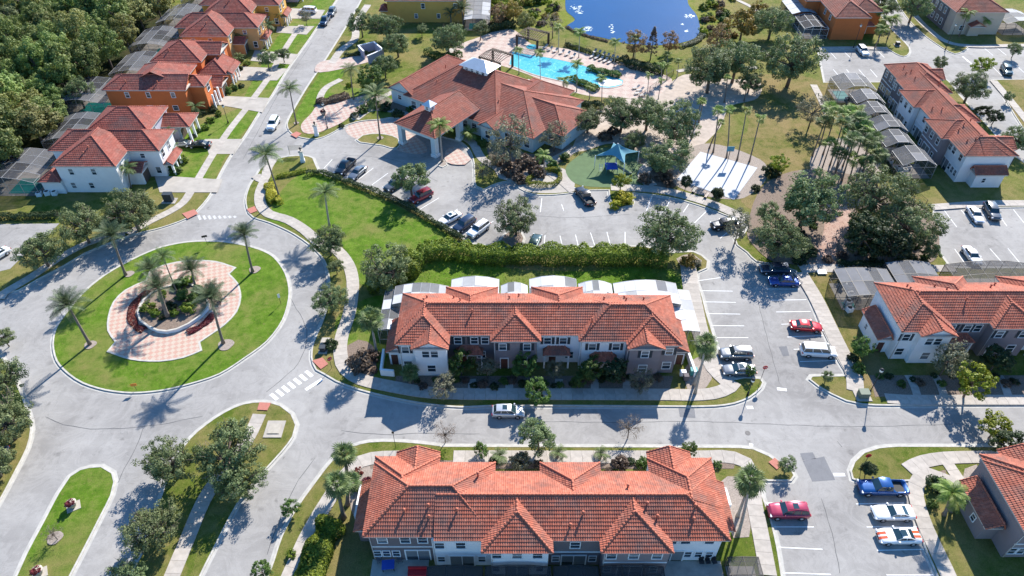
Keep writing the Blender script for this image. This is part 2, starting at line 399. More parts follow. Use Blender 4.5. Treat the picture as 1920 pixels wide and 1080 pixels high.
def leaf_mat(name, c0, c1, c2, trans=0.32, rnd=0.16):
    t = NT(name); a = t.n('ShaderNodeAttribute', attribute_name='tone')
    c = t.ramp(a.outputs['Fac'], [(0.0, c0), (0.5, c1), (1.0, c2)])
    oi = t.n('ShaderNodeObjectInfo'); hs = t.n('ShaderNodeHueSaturation'); t.l(c, hs.inputs['Color'])
    t.l(t.math('MULTIPLY_ADD', oi.outputs['Random'], rnd * 2, 1 - rnd), hs.inputs['Value'])
    t.l(t.math('MULTIPLY_ADD', oi.outputs['Random'], 0.03, 0.485), hs.inputs['Hue'])
    t.base(hs.outputs[0], 0.62, 0, 0.35)
    tr = t.n('ShaderNodeBsdfTranslucent'); mx = t.n('ShaderNodeMixShader'); mx.inputs[0].default_value = trans
    t.l(hs.outputs[0], tr.inputs[0]); t.l(t.b.outputs[0], mx.inputs[1]); t.l(tr.outputs[0], mx.inputs[2]); t.l(mx.outputs[0], t.o.inputs[0])
    return t.m
LEAF = {
 'oak': leaf_mat('live_oak_leaves', (0.07, 0.10, 0.032), (0.155, 0.20, 0.075), (0.31, 0.36, 0.17)),
 'wood': leaf_mat('woodland_leaves', (0.08, 0.125, 0.025), (0.175, 0.24, 0.06), (0.34, 0.38, 0.12), rnd=0.4),
 'wood_y': leaf_mat('woodland_olive_leaves', (0.12, 0.13, 0.03), (0.25, 0.255, 0.075), (0.40, 0.38, 0.14), rnd=0.3),
 'green': leaf_mat('green_leaves', (0.045, 0.085, 0.015), (0.09, 0.155, 0.028), (0.16, 0.24, 0.055)),
 'dark': leaf_mat('dark_leaves', (0.022, 0.04, 0.014), (0.045, 0.07, 0.022), (0.09, 0.115, 0.045)),
 'lime': leaf_mat('yellow_green_leaves', (0.13, 0.17, 0.012), (0.24, 0.28, 0.02), (0.36, 0.36, 0.05)),
 'yellow': leaf_mat('yellow_croton_leaves', (0.22, 0.20, 0.015), (0.42, 0.38, 0.03), (0.55, 0.48, 0.08)),
 'pale': leaf_mat('pale_greyish_leaves', (0.11, 0.115, 0.07), (0.20, 0.20, 0.12), (0.31, 0.29, 0.20)),
 'bare': leaf_mat('dry_twigs', (0.15, 0.11, 0.08), (0.26, 0.20, 0.15), (0.38, 0.31, 0.24)),
 'rust': leaf_mat('rusty_leaves', (0.14, 0.085, 0.04), (0.26, 0.16, 0.07), (0.38, 0.25, 0.12)),
 'ochre': leaf_mat('ochre_leaves', (0.16, 0.11, 0.02), (0.28, 0.20, 0.04), (0.38, 0.27, 0.08)),
 'brown': leaf_mat('brown_leaves', (0.08, 0.055, 0.04), (0.15, 0.105, 0.075), (0.23, 0.17, 0.12)),
 'red': leaf_mat('red_leaves', (0.05, 0.02, 0.015), (0.15, 0.02, 0.025), (0.30, 0.05, 0.045)),
 'hedge': leaf_mat('hedge_leaves', (0.04, 0.08, 0.012), (0.12, 0.19, 0.02), (0.34, 0.40, 0.04)),
 'palm': leaf_mat('palm_leaflets', (0.06, 0.10, 0.03), (0.125, 0.18, 0.055), (0.23, 0.28, 0.11)),
 'palm_lt': leaf_mat('light_palm_leaflets', (0.10, 0.16, 0.02), (0.20, 0.28, 0.05), (0.33, 0.38, 0.12)),
 'palm_gr': leaf_mat('silver_palm_leaflets', (0.055, 0.085, 0.035), (0.10, 0.14, 0.065), (0.19, 0.23, 0.13)),
}
M['bark'] = plain('bark', (0.16, 0.125, 0.10), 0.95, 0.3, 4, bump=0.5, bscale=8)
M['palm_trunk'] = plain('palm_trunk', (0.20, 0.16, 0.13), 0.95, 0.3, 5, bump=0.6, bscale=6)
M['palm_trunk_gr'] = plain('grey_palm_trunk', (0.34, 0.31, 0.27), 0.9, 0.25, 4, bump=0.4, bscale=6)
# ------------------------------------------------------------------ ground, blocks of land with kerbs, roads
def catmull(pts, n=5, closed=True):
    """smooth closed outline; a doubled point stays a corner"""
    P = [Vector((p[0], p[1])) for p in pts]; out = []; N = len(P)
    rngi = range(N) if closed else range(N - 1)
    for i in rngi:
        p1, p2 = P[i], P[(i + 1) % N]
        p0 = P[i - 1] if (closed or i > 0) else p1
        p3 = P[(i + 2) % N] if (closed or i + 2 < N) else p2
        if (p1 - p2).length < 1e-6: continue
        c1 = (p1 - p0).length < 1e-6; c2 = (p3 - p2).length < 1e-6
        L = (p2 - p1).length
        m1 = (p2 - p0).normalized() * L if not c1 and (p2 - p0).length > 1e-6 else (p2 - p1)
        m2 = (p3 - p1).normalized() * L if not c2 and (p3 - p1).length > 1e-6 else (p2 - p1)
        k = max(1, min(n, int(L / 1.2)))
        for j in range(k):
            t = j / k; t2 = t * t; t3 = t2 * t
            out.append(p1 * (2 * t3 - 3 * t2 + 1) + m1 * (t3 - 2 * t2 + t) * 0.9 + p2 * (-2 * t3 + 3 * t2) + m2 * (t3 - t2) * 0.9)
    if not closed: out.append(P[-1])
    return out
def W2(pxs, z=0.0, smooth=True):
    w = [G(p[0], p[1], z) for p in pxs]
    w = [(a.x, a.y) for a in w]
    return catmull(w) if smooth else [Vector(a) for a in w]
def ccw(P):
    a = sum(P[i][0] * P[(i + 1) % len(P)][1] - P[(i + 1) % len(P)][0] * P[i][1] for i in range(len(P)))
    return P if a > 0 else P[::-1]
def offset(P, d):
    """closed outline moved outwards (ccw) by d"""
    out = []; N = len(P)
    for i in range(N):
        a = (P[i] - P[i - 1]); b = (P[(i + 1) % N] - P[i])
        if a.length < 1e-6: a = b
        if b.length < 1e-6: b = a
        a.normalize(); b.normalize()
        n = Vector((a.y + b.y, -(a.x + b.x)))
        if n.length < 0.3: n = Vector((a.y, -a.x))
        n.normalize(); k = max(0.5, n.dot(Vector((a.y, -a.x))))
        out.append(P[i] + n * (d / k))
    return out
def sheet(name, P, z, mat, parent=None, kind='structure', side=0.0):
    P = ccw(P); mb = MB()
    tri = tessellate_polygon([[Vector((p[0], p[1], 0)) for p in P]])
    fs = []
    for t in tri:
        a, b, c = (P[i] for i in t)
        fs.append(tuple(t) if (b[0] - a[0]) * (c[1] - a[1]) - (c[0] - a[0]) * (b[1] - a[1]) > 0 else tuple(t[::-1]))
    mb.add([(p[0], p[1], z) for p in P], fs)
    if side:
        n = len(P); mb.add([(p[0], p[1], z - side) for p in P] + [(p[0], p[1], z) for p in P], [(i, (i + 1) % n, n + (i + 1) % n, n + i) for i in range(n)])
    o = mb.build(name, mat, parent)
    if kind and parent is None: o['kind'] = kind
    return o
def ring(name, A, B, z0, z1, mat, parent=None, kind='structure'):
    """solid band between outline A (inner) and B (outer)"""
    n = len(A); mb = MB()
    mb.add([(p[0], p[1], z1) for p in A] + [(p[0], p[1], z1) for p in B], [(i, n + i, n + (i + 1) % n, (i + 1) % n) for i in range(n)])
    mb.add([(p[0], p[1], z0) for p in B] + [(p[0], p[1], z1) for p in B], [(i, (i + 1) % n, n + (i + 1) % n, n + i) for i in range(n)])
    mb.add([(p[0], p[1], z0) for p in A] + [(p[0], p[1], z1) for p in A], [((i + 1) % n, i, n + i, n + (i + 1) % n) for i in range(n)])
    o = mb.build(name, mat, parent)
    if kind and parent is None: o['kind'] = kind
    return o
ZL = 0.12
def block(pxs, mat='grass', kerb=True, gutter=0.36, world_pts=None, z=ZL):
    P = ccw(W2(pxs) if world_pts is None else world_pts)
    inner = offset(P, -0.20)
    o = sheet('lawn', inner, z, M[mat], side=0.14)
    if kerb:
        ring('kerb', offset(P, -0.23), P, 0.0, z + 0.025, M['concrete'])
        ring('gutter', offset(P, -0.02), offset(P, gutter), -0.05, 0.006, M['gutter'])
    return P
M['gutter'] = plain('gutter_concrete', (0.42, 0.405, 0.37), 0.9, 0.2, 1.0)
_zc = [0]
def patch(name, pxs, mat, z=None, smooth=True, kind='structure', dz=0.004):
    if z is None:
        _zc[0] += 1; z = ZL + 0.010 + 0.0008 * _zc[0]
    return sheet(name, W2(pxs, 0, smooth), z, M[mat])

# far ground and the asphalt everything stands on
gm = MB(); gm.add([(-2500, -1200, -0.06), (2500, -1200, -0.06), (2500, 3500, -0.06), (-2500, 3500, -0.06)], [(0, 1, 2, 3)])
gm.build('ground', M['grass_dry'])['kind'] = 'structure'
rm = MB(); rm.add([(-190, -10, 0), (190, -10, 0), (190, 290, 0), (-190, 290, 0)], [(0, 1, 2, 3)])
rm.build('road', M['asphalt'])['kind'] = 'structure'

# roundabout
RB = [(98.5,646),(105.6,678),(127,702),(155,720),(197,733),(246,738.5),(303,734),(355,722),(412,703),(460,672.5),(502,641),(532,600),(544,551),(536,512),(513,481),(485,467),(454,459),(412,453),(352,454),(299,465),(246,488),(197,516),(158,547.6),(130,580),(105.6,614)]
block(RB, 'grass_bright')
# long median with the pots
block([(30,1080),(49,1038),(81,978),(109,925),(130,893.5),(151,880),(169,875.5),(192,874),(213,886.5),(217,904),(211,929),(190,971),(158,1034),(134,1080),(95,1160),(95,1160),(-12,1160),(-12,1160)], 'grass_bright')
# island with the oaks and its path
block([(355,823),(387,795),(422,772),(457,757),(495,753),(527,760),(548,776),(557,797),(551,820),(530,848),(495,886.5),(470,915),(447,946),(422,992),(401,1034),(378,1080),(345,1160),(345,1160),(205,1160),(205,1160),(232,1110),(250,1066),(271,1027),(300,935),(325,870)], 'grass')
# far left verge
block([(-160,600),(-160,600),(-40,625),(5,670),(35,722),(56,778),(61,806),(53,841),(32,883),(0,943),(-70,1060),(-70,1060),(-220,1060),(-220,1060)], 'grass')
# bottom townhouse block
block([(450,1180),(450,1180),(504,1073),(527,1006),(555,953),(587,908),(625,860),(657,838),(692,828),(741.5,827),(784,830),(829,835.5),(829,836),(1367,838),(1412,841),(1442,854),(1463,869),(1485,882),(1491,893),(1484,903),(1484,903),(1428,903),(1428,903),(1431,932),(1444,967),(1458,1024),(1467,1080),(1482,1180),(1482,1180)], 'grass')
# middle block: lawn, big hedge and townhouses
block([(480,330),(493,312),(527,296),(570,292),(588,297),(592,307),(592,307),(603,325),(646,338),(706,361),(777,393),(858,442),(885,458),(885,458),(1000,467),(1200,462),(1262,474),(1300,472),(1328,490),(1326,504),(1308,512),(1307,527),(1316,551),(1325,586),(1335,618),(1344,650),(1350,690),(1356,703),(1372,712),(1395,708),(1425,709),(1432,718),(1428,728),(1407,746),(1377,758),(1342,763),(1300,764),(1300,764),(1036,762.6),(920,763),(865,765),(805,760),(741.5,749),(671,731.7),(629,716),(608,703.5),(592,695),(583,671),(587,642.6),(601,611),(611,583),(616,551),(616.6,523),(608,491),(583,463),(548,438.5),(506,419),(474,408.6),(465,400),(460,375),(468,348)], 'grass')
# north block: club, pond, park, east townhouses
NB = [(667,20),(640,65),(607,117),(575,165),(550,207),(538,232),(542,247),(557,257),(593,262),(620,252),(647,237),(677,228),(713,225),(743,221),(790,243),(838,260),(862,266),(880,283),(888,307),(889,330),(892,350),(907,357),(922,349),(944,342),(958,341),(973,354),(997,364.6),(1025.6,367),(1071,363),(1096,358.5),(1141,357.6),(1141,357.6),(1145,379),(1163,391),(1184,386),(1188,363),(1188,363),(1219,366),(1272,375),(1325,391),(1356,403),(1385,414),(1400,424),(1392,440),(1377,449),(1381,460),(1400,474),(1417.6,491),(1450,496),(1491,509),(1491,509),(1516,558),(1541,618),(1565,667),(1587,704),(1587,704),(1555,705),(1521,705),(1516,712),(1534,726),(1558,740),(1586,753),(1618,760),(1667,761.6),(1667,761.6),(2060,760),(2060,760),(2060,503),(2060,503),(1782,502),(1782,502),(1762,474),(1745,440),(1752,392),(1752,392),(2060,388),(2060,388),(1985,345),(1930,312),(1890,283),(1866,253),(1843,227),(1800,180),(1772,148),(1748,146),(1735,154),(1735,154),(1545,155),(1545,155),(1533,95),(1533,95),(1667,94),(1678,101),(1695,107),(1706,98),(1702,86),(1667,50),(1640,10),(1620,-40),(1620,-40),(1560,-150),(1560,-150),(760,-150),(760,-150),(698,-40)]
block(NB, 'grass')
# west block: houses and wood
block([(649,-30),(627,7),(603,40),(578,77),(538,133),(510,180),(490,207),(460,255),(430,297),(408,337),(395,366),(373,393),(352,410),(303,428),(246,442),(197,460),(158,477),(123,498),(70,526),(35,546),(0,552),(-60,560),(-200,590),(-200,590),(-700,500),(-700,500),(-400,-200),(-400,-200),(720,-200),(720,-200)], 'grass')
# south-east block
block([(1593,883),(1600,865),(1618,848),(1646,839),(1681,836),(1681,836),(2080,837),(2080,837),(2100,1200),(2100,1200),(1800,1200),(1800,1200),(1755,1080),(1727,1013),(1704,903),(1704,903),(1611,904),(1597,899)], 'grass')
# far right blocks
block([(1697,30),(1733,67),(1777,97),(1790,102),(1808,96),(1817,88),(1817,88),(2060,86),(2060,86),(2100,-150),(2100,-150),(1600,-150),(1600,-150),(1668,-20)], 'grass')
block([(1861,150),(1861,150),(2060,147),(2060,147),(2060,370),(2060,370),(1960,298),(1908,227),(1880,180)], 'grass_dry')
# small planted islands of the car park and the drive
block([(668,263),(680,254),(697,251),(722,252),(747,260),(745,279),(718,274),(690,270),(675,268)], 'grass')
block([(822,306),(829,300),(838,302),(839,310),(830,315),(822,312)], 'mulch_pale', gutter=0.2)
# parking bed below the club tree
block([(937,462),(945,440),(958,432),(978,436),(984,448),(978,463),(978,463)], 'mulch', gutter=0.2)

# --- surfaces lying on the lawns
patch('lawn_patch', [(505,412),(540,345),(590,320),(646,345),(700,368),(770,400),(850,448),(830,470),(760,505),(690,540),(668,520),(655,480),(620,440),(560,425)], 'grass_bright')
patch('lawn_patch', [(780,505),(860,480),(960,505),(1100,510),(1260,505),(1290,560),(1300,620),(1310,690),(1280,690),(1275,560),(770,560)], 'grass_bright')
patch('lawn_patch', [(630,600),(690,560),(735,560),(720,700),(690,720),(650,690)], 'grass_bright')
patch('lawn_patch', [(445,205),(520,70),(610,-20),(628,0),(560,100),(490,205),(420,300),(398,355),(340,360),(300,330),(340,250)], 'grass_bright', smooth=False)
patch('lawn_patch', [(556,225),(560,205),(612,120),(628,105),(645,135),(640,160),(700,170),(760,200),(720,212),(640,205),(610,240),(580,250)], 'grass_bright')
patch('dry_lawn', [(1395,150),(1530,150),(1560,240),(1640,330),(1600,420),(1480,420),(1390,380),(1400,320),(1290,290),(1310,250),(1400,250)], 'grass_dry')
patch('dry_lawn', [(1515,512),(1585,508),(1610,560),(1640,640),(1660,750),(1625,740),(1590,690),(1560,600)], 'grass_dry')
patch('dry_lawn', [(1545,157),(1590,157),(1605,250),(1650,330),(1600,330),(1570,230)], 'grass_dry')
patch('dry_lawn', [(1012,75),(1040,60),(1100,70),(1180,86),(1260,98),(1340,90),(1340,140),(1280,128),(1180,112),(1060,88)], 'grass')
patch('pond_bank', [(900,-60),(920,30),(955,52),(1030,60),(1068,48),(1090,62),(1170,84),(1220,90),(1275,90),(1320,80),(1352,60),(1370,30),(1385,-60),(1385,-150),(900,-150)], 'scrub')
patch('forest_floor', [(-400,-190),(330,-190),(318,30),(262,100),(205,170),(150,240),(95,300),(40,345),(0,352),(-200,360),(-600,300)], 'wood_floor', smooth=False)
patch('dark_lawn', [(0,352),(100,350),(240,360),(300,372),(270,400),(110,412),(0,410)], 'grass', smooth=False)
# left car park beyond the wall
patch('asphalt_lot', [(-220,424),(112,420),(95,438),(55,470),(20,505),(-40,520),(-300,520)], 'asphalt', smooth=False)

# pond
P = W2([(1058,-70),(1060,0),(1062,22),(1078,38),(1062,52),(1090,64),(1130,72),(1170,82),(1215,86),(1262,84),(1300,74),(1312,58),(1306,30),(1290,8),(1290,-30),(1300,-70)])
sheet('pond_water', P, ZL + 0.075, M['pond'])
# pool deck, pool, plaza
patch('pool_deck', [(845,95),(900,70),(955,55),(1000,85),(1060,92),(1165,118),(1225,135),(1260,150),(1235,180),(1165,185),(1100,180),(1060,168),(960,130),(905,118),(870,130)], 'deck')
patch('plaza', [(1165,188),(1235,178),(1262,152),(1290,140),(1370,150),(1420,150),(1420,185),(1370,200),(1350,240),(1310,280),(1285,300),(1270,335),(1225,300),(1150,270),(1080,285),(1080,262),(1110,215)], 'sand')
POOL = [(961,98),(961,98),(985,103),(1030,110),(1085,122),(1120,134),(1150,146),(1168,152),(1166,160),(1140,166),(1115,163),(1085,160),(1040,150),(1000,140),(955,122),(955,122)]
P = ccw(W2(POOL)); sheet('pool_water', P, ZL + 0.075, M['pool']); ring('pool_coping', P, offset(P, 0.35), ZL, ZL + 0.095, M['deck'])
sheet('pool_beach', W2([(1122,148),(1140,150),(1158,151),(1166,154),(1165,159),(1142,164),(1126,163)]), ZL + 0.098, M['beach'])
patch('paved_walk', [(955,338),(985,318),(1022,312),(1058,318),(1078,344),(1068,360),(1000,362),(972,352)], 'drive')
# playground
patch('playground_turf', [(1060,318),(1078,298),(1105,283),(1150,278),(1205,290),(1225,310),(1205,345),(1195,350),(1125,352),(1078,345)], 'greenturf')
patch('mulch_bed', [(1190,300),(1235,300),(1290,340),(1262,352),(1222,350),(1205,342),(1222,318)], 'mulch')
patch('mulch_bed', [(1275,290),(1330,270),(1425,300),(1440,330),(1395,372),(1340,372),(1272,352),(1262,330)], 'mulch_pale')
CT = W2([(1313,286),(1420,316),(1376,376),(1268,338)], 0, False)
o = sheet('basketball_court', CT, ZL + 0.08, M['court'], side=0.08)
# beds
patch('mulch_bed', [(1430,350),(1500,320),(1600,330),(1680,370),(1745,400),(1760,470),(1740,495),(1600,500),(1510,498),(1450,492),(1420,470),(1400,440)], 'mulch', z=ZL + 0.068)
patch('brick_path', [(1548,388),(1588,388),(1592,430),(1570,455),(1560,497),(1530,497),(1545,430)], 'brickpath', z=ZL + 0.075)
patch('mulch_bed', [(1530,280),(1590,260),(1650,300),(1640,340),(1560,350),(1520,320)], 'mulch_pale')
patch('mulch_bed', [(920,275),(1000,290),(1055,270),(1080,280),(1062,300),(1010,320),(960,330),(930,310)], 'mulch')
patch('mulch_bed', [(650,650),(672,638),(700,650),(705,700),(690,722),(660,712),(652,680)], 'mulch')
patch('mulch_bed', [(1285,690),(1310,670),(1330,680),(1334,712),(1310,738),(1290,735)], 'mulch_pale')
patch('mulch_bed', [(742,706),(1262,706),(1252,745),(1252,745),(742,730),(742,730)], 'mulch', smooth=False)
patch('mulch_bed', [(1630,705),(1930,705),(1940,745),(1640,745)], 'mulch', smooth=False)
patch('mulch_bed', [(655,868),(700,868),(690,975),(668,978),(655,935)], 'mulch_pale')
patch('mulch_bed', [(1350,905),(1385,895),(1400,930),(1404,1008),(1375,1010)], 'mulch_pale')
patch('mulch_bed', [(690,864),(1380,866),(1375,880),(695,880)], 'mulch', smooth=False)
patch('mulch_bed', [(1268,486),(1298,477),(1316,490),(1300,503),(1275,500)], 'mulch_pale')
patch('mulch_bed', [(1808,880),(1830,872),(1840,890),(1820,900),(1815,940),(1806,935)], 'mulch_pale')
patch('mulch_bed', [(1745,888),(1772,882),(1776,905),(1768,922),(1748,918)], 'mulch')
patch('mulch_bed', [(588,200),(615,190),(655,180),(655,192),(625,200),(600,206)], 'mulch')
patch('mulch_bed', [(655,200),(690,176),(740,190),(800,230),(760,215),(700,208)], 'mulch')
for c, r in (((243,515),11), ((170,648),12), ((478,507),13), ((424,648),16), ((104,1010),12), ((556,232),8), ((713,260),10)):
    w = G(*c); k = r * 0.072
    sheet('mulch_ring', [Vector((w.x + k * math.cos(a) * (1 + .12 * math.sin(3 * a)), w.y + k * math.sin(a))) for a in [i * math.pi / 9 for i in range(18)]], ZL + 0.078, M['mulch_pale'])

# roundabout plaza
PZ = [(202,621.5),(203,595),(213,567),(235,545),(274,526.5),(274,526.5),(281,509),(281,509),(310,497),(352,489.5),(405,491),(444,503),(444,503),(431,515),(431,515),(447,532),(453,558),(445,586),(422,611),(376,643),(376,643),(380,658.5),(380,658.5),(345,672.5),(299,679.6),(246,676),(200.6,661),(200.6,661),(216,642.6),(216,642.6)]
P = ccw(W2(PZ)); sheet('paved_plaza', P, ZL + 0.07, M['pavers'])
ring('plaza_edging', offset(P, -0.28), P, ZL, ZL + 0.085, M['concrete'])

# --- concrete paths laid slab by slab
def path(pxs, width, slab=1.5, mat='slab', z=ZL + 0.085, name='sidewalk', world=None):
    w = [(a.x, a.y) for a in (G(*p) for p in pxs)] if world is None else world
    C = catmull(w, 12, False)
    # resample
    S = [C[0]]; acc = 0.0
    for i in range(1, len(C)):
        seg = (C[i] - C[i - 1]).length; p = 0.0
        while acc + (seg - p) >= slab:
            p += slab - acc; acc = 0.0
            S.append(C[i - 1].lerp(C[i], p / seg))
        acc += seg - p
    S.append(C[-1])
    root = empty(name); root['kind'] = 'structure'
    L = []; Rr = []
    for i, s in enumerate(S):
        d = (S[min(i + 1, len(S) - 1)] - S[max(i - 1, 0)]).normalized(); n = Vector((-d.y, d.x)) * width / 2
        L.append(s + n); Rr.append(s - n)
    g = 0.008
    for i in range(len(S) - 1):
        a, b, c, d = Rr[i].lerp(Rr[i + 1], g), Rr[i + 1].lerp(Rr[i], g), L[i + 1].lerp(L[i], g), L[i].lerp(L[i + 1], g)
        cc = (a + b + c + d) / 4
        MB().prism([p - cc for p in ccw([a, b, c, d])], -0.10, rng.uniform(-0.004, 0.004), False).build('slab', M[mat], root, loc=(cc.x, cc.y, z))
    return root
path([(497,340),(488,362),(489,385),(503,402),(540,413),(575,435),(600,458),(632,470),(655,500),(662,530),(660,560),(655,590),(640,635),(638,655),(645,690),(675,712),(740,727),(800,737),(870,740)], 2.0)
path([(870,740),(1250,741),(1300,742),(1345,738),(1367,728),(1377,716)], 2.0)
path([(480,330),(488,338),(497,340)], 1.8)
path([(513,300),(503,315),(497,340)], 1.8)
path([(1290,500),(1295,540),(1303,580),(1310,615),(1322,650),(1338,690),(1367,718)], 2.6)
path([(540,1090),(575,1010),(600,965),(625,925),(650,890),(672,868),(700,860),(760,858)], 1.9)
path([(850,858),(1330,858),(1370,857),(1398,868),(1408,890),(1413,940),(1425,1000),(1440,1080)], 1.9)
path([(487,778),(474,808),(462,830)], 1.8)
path([(462,830),(430,870),(385,935),(355,1005),(330,1065),(300,1140)], 1.8)
path([(1500,512),(1528,558),(1553,610),(1580,665),(1600,700),(1603,735)], 2.3)
path([(1660,748),(1700,751),(1800,751),(2000,751)], 1.7)
path([(1585,505),(1530,504),(1500,506)], 2.0)
path([(1590,505),(1700,504),(1790,505)], 1.7)
path([(1745,390),(1850,383),(1960,382)], 1.8)
path([(1790,908),(1770,900),(1740,888),(1720,900),(1716,930),(1735,990),(1768,1060),(1790,1110)], 1.8)
path([(1700,882),(1725,868),(1770,860),(1850,858),(1960,858)], 1.8)
path([(1772,864),(1790,890),(1806,915),(1812,960)], 1.5)
path([(305,405),(330,392),(347,378),(357,362)], 1.6)
path([(240,440),(290,412),(308,404)], 1.6)
path([(372,337),(400,290),(432,243),(462,205)], 1.5)
path([(474,188),(505,145),(520,118)], 1.5)
path([(530,100),(548,72),(565,48)], 1.5)
path([(0,562),(0,556),(60,520),(120,480),(170,455),(235,438)], 1.6)
path([(1075,360),(1045,335),(1020,322),(960,336),(945,335),(935,318),(905,300),(885,268),(862,255)], 1.8)
path([(1000,322),(1040,300),(1080,280),(1110,262),(1150,258)], 2.0)
path([(1145,352),(1240,358),(1330,382),(1400,412)], 2.2)
path([(1222,350),(1205,330),(1225,305),(1245,300)], 2.4)
path([(668,225),(700,206),(760,214),(795,222),(830,228)], 1.5)
path([(695,195),(760,160),(830,110),(850,92)], 1.5)
path([(640,150),(612,165),(600,185),(602,205)], 1.6)
path([(622,120),(640,95),(665,75),(668,45),(690,10)], 2.0)
path([(1270,135),(1300,130),(1420,128)], 1.3)
path([(1380,0),(1410,15),(1440,40)], 1.3)
path([(1525,160),(1538,185),(1552,215)], 1.6)
path([(1700,12),(1740,55),(1790,84),(1920,86),(2000,86)], 1.7)
path([(1530,92),(1600,91),(1665,92)], 1.7)
path([(1862,152),(1890,185),(1925,228),(1960,270)], 1.7)
# approach walks to the front doors
for x in (885, 955, 1048, 1115, 1175): path([(x, 712), (x, 722), (x, 736)], 1.1, 1.1)
for x in (1720, 1770, 1890): path([(x - 18, 705), (x - 8, 722), (x, 746)], 1.1, 1.1)
# driveways of the houses on the west side of the road
for D in ([(290,330),(400,337),(417,337),(407,362),(300,362)], [(385,262),(455,262),(438,290),(392,290)], [(395,180),(505,185),(492,212),(400,196)], [(430,125),(540,130),(520,152),(440,152)], [(478,95),(560,103),(545,122),(470,115)], [(520,50),(590,50),(575,66),(518,62)], [(516,15),(610,20),(600,36),(530,36)]):
    patch('driveway', D, 'drive', smooth=False, z=ZL + 0.065)
patch('driveway', [(590,135),(600,118),(640,110),(700,103),(712,110),(650,128),(618,135),(600,137)], 'deck', z=ZL + 0.065)
# paved forecourt and drive under the porte cochere
patch('forecourt', [(565,235),(583,215),(600,196),(640,190),(700,178),(720,182),(668,212),(640,232),(615,243),(590,252),(570,250)], 'pavers_club', z=ZL + 0.065)
sheet('paved_drive', W2([(648,240),(680,228),(720,226),(770,250),(800,285),(745,282),(745,262),(722,252),(697,251),(668,260)]), 0.012, M['pavers_club'])
patch('entry_paving', [(835,286),(850,276),(872,290),(884,300),(872,310),(838,306)], 'pavers_club', z=ZL + 0.072)
# tactile pads at crossings
for D in ([(483,770),(487,756),(509,757),(502,771)], [(586,678),(605,672),(616,684),(602,694)], [(342,402),(365,394),(372,402),(352,412)], [(463,394),(478,388),(483,397),(470,402)], [(545,268-14),(556,248),(566,252),(556,260)], [(1440,868),(1452,860),(1466,872),(1456,882)]):
    patch('tactile_pad', D, 'redpad', z=ZL + 0.10, smooth=False)
# worn asphalt repairs
for D in ([(1500,850),(1524,848),(1530,860),(1505,863)], [(1505,864),(1545,856),(1566,900),(1523,903)], [(1460,650),(1475,649),(1480,667),(1468,668)], [(1272,766),(1302,766),(1304,784),(1275,782)]):
    sheet('asphalt_repair', W2(D, 0, False), 0.008, M['asphalt_patch'])

# --- painted markings
mk = empty('road_markings'); mk['kind'] = 'structure'
def line(a, b, w=0.11, z=0.012, mt='paint'):
    A = G(*a); B = G(*b); d = Vector((B.x - A.x, B.y - A.y)); L = d.length; d.normalize()
    c = (A + B) / 2
    MB().add([(-L / 2, -w / 2, 0), (L / 2, -w / 2, 0), (L / 2, w / 2, 0), (-L / 2, w / 2, 0)], [(0, 1, 2, 3)]).build('marking_line', M[mt], mk, loc=(c.x, c.y, z), rot=(0, 0, math.atan2(d.y, d.x)))
for i in range(7):   # crossing south of the roundabout exit
    line((508 + 10.9 * i + 0, 739 - 7.2 * i), (520 + 10.9 * i, 749 - 7.2 * i), 0.5)
line((573, 731), (604, 711), 0.5)
for i in range(8): line((372 + 9.5 * i, 404 + 0.2 * i), (376 + 9.5 * i, 412 - i * 0.6), 0.45, mt='faded')
for y0, y1, xa, xb in ((526.5,519.5,1309,1358),(545,546,1314,1374),(566,567,1321,1380),(588,589,1327,1388),(610.6,611,1334,1395),(633,633,1341,1403)):
    line((xa, y0), (xb, y1))
for a, b in (((1437,542),(1499,542)),((1445,563),(1512,562)),((1455,585),(1520,584)),((1465,608),(1530,606)),((1476,632),(1543,629)),((1488,655),(1556,653)),((1500,678),(1570,676))): line(a, b)
for a, b in (((1434,943),(1486,943)),((1446,988),(1526,988)),((1455,1026),(1542,1030)),((1468,1074),(1558,1077)),((1605,945),(1695,943)),((1625,988),(1720,988)),((1644,1032),(1732,1030)),((1662,1078),(1750,1078))): line(a, b)
for a, b in (((1016,372),(1013,398)),((1053,383),(1057,395)),((1222,370),(1212,395)),((1256,376),(1243,401)),((1291,383),(1281,398)),((1326,395),(1302,418)),((1345,415),(1328,432)),((1371,430),(1350,447))): line(a, b)
for a, b in (((1022,441),(1019,468)),((1050,442),(1054,460)),((1079,440),(1085,464)),((1107,436),(1115,460)),((1138,435),(1144,459)),((1172,435),(1172,460)),((1205,448),(1206,463))): line(a, b)
for a, b in (((623,299),(607,316)),((700,315),(673,336)),((727,325),(697,347)),((753,338),(722,358)),((823,371),(785,394)),((858,392),(825,415)),((885,405),(850,428)),((925,415),(880,440))): line(a, b)
for a, b in (((1770,394),(1794,426)),((1802,394),(1830,426)),((1866,394),(1888,424)),((1900,393),(1925,424)),((1790,467),(1812,498)),((1826,466),(1850,498)),((1856,466),(1884,498)),((1890,466),(1918,500))): line(a, b)
for a, b in (((1534,98),(1546,112)),((1556,97),(1568,110)),((1583,97),(1596,110)),((1612,97),(1630,112)),((1647,97),(1658,108)),((1562,130),(1577,147)),((1587,130),(1600,147)),((1610,130),(1625,147)),((1632,130),(1645,145))): line(a, b)
for a, b in (((1845,90),(1862,104)),((1870,90),(1887,104)),((1895,90),(1912,103)),((1858,122),(1878,142)),((1905,122),(1920,136))): line(a, b)
line((1457,729), (1475,731), 0.5); line((1400,764), (1412,764), 0.5); line((1563,890), (1584,890), 0.45); line((1405,833), (1412,835), 0.4)
line((1805,106), (1822,120), 0.4)

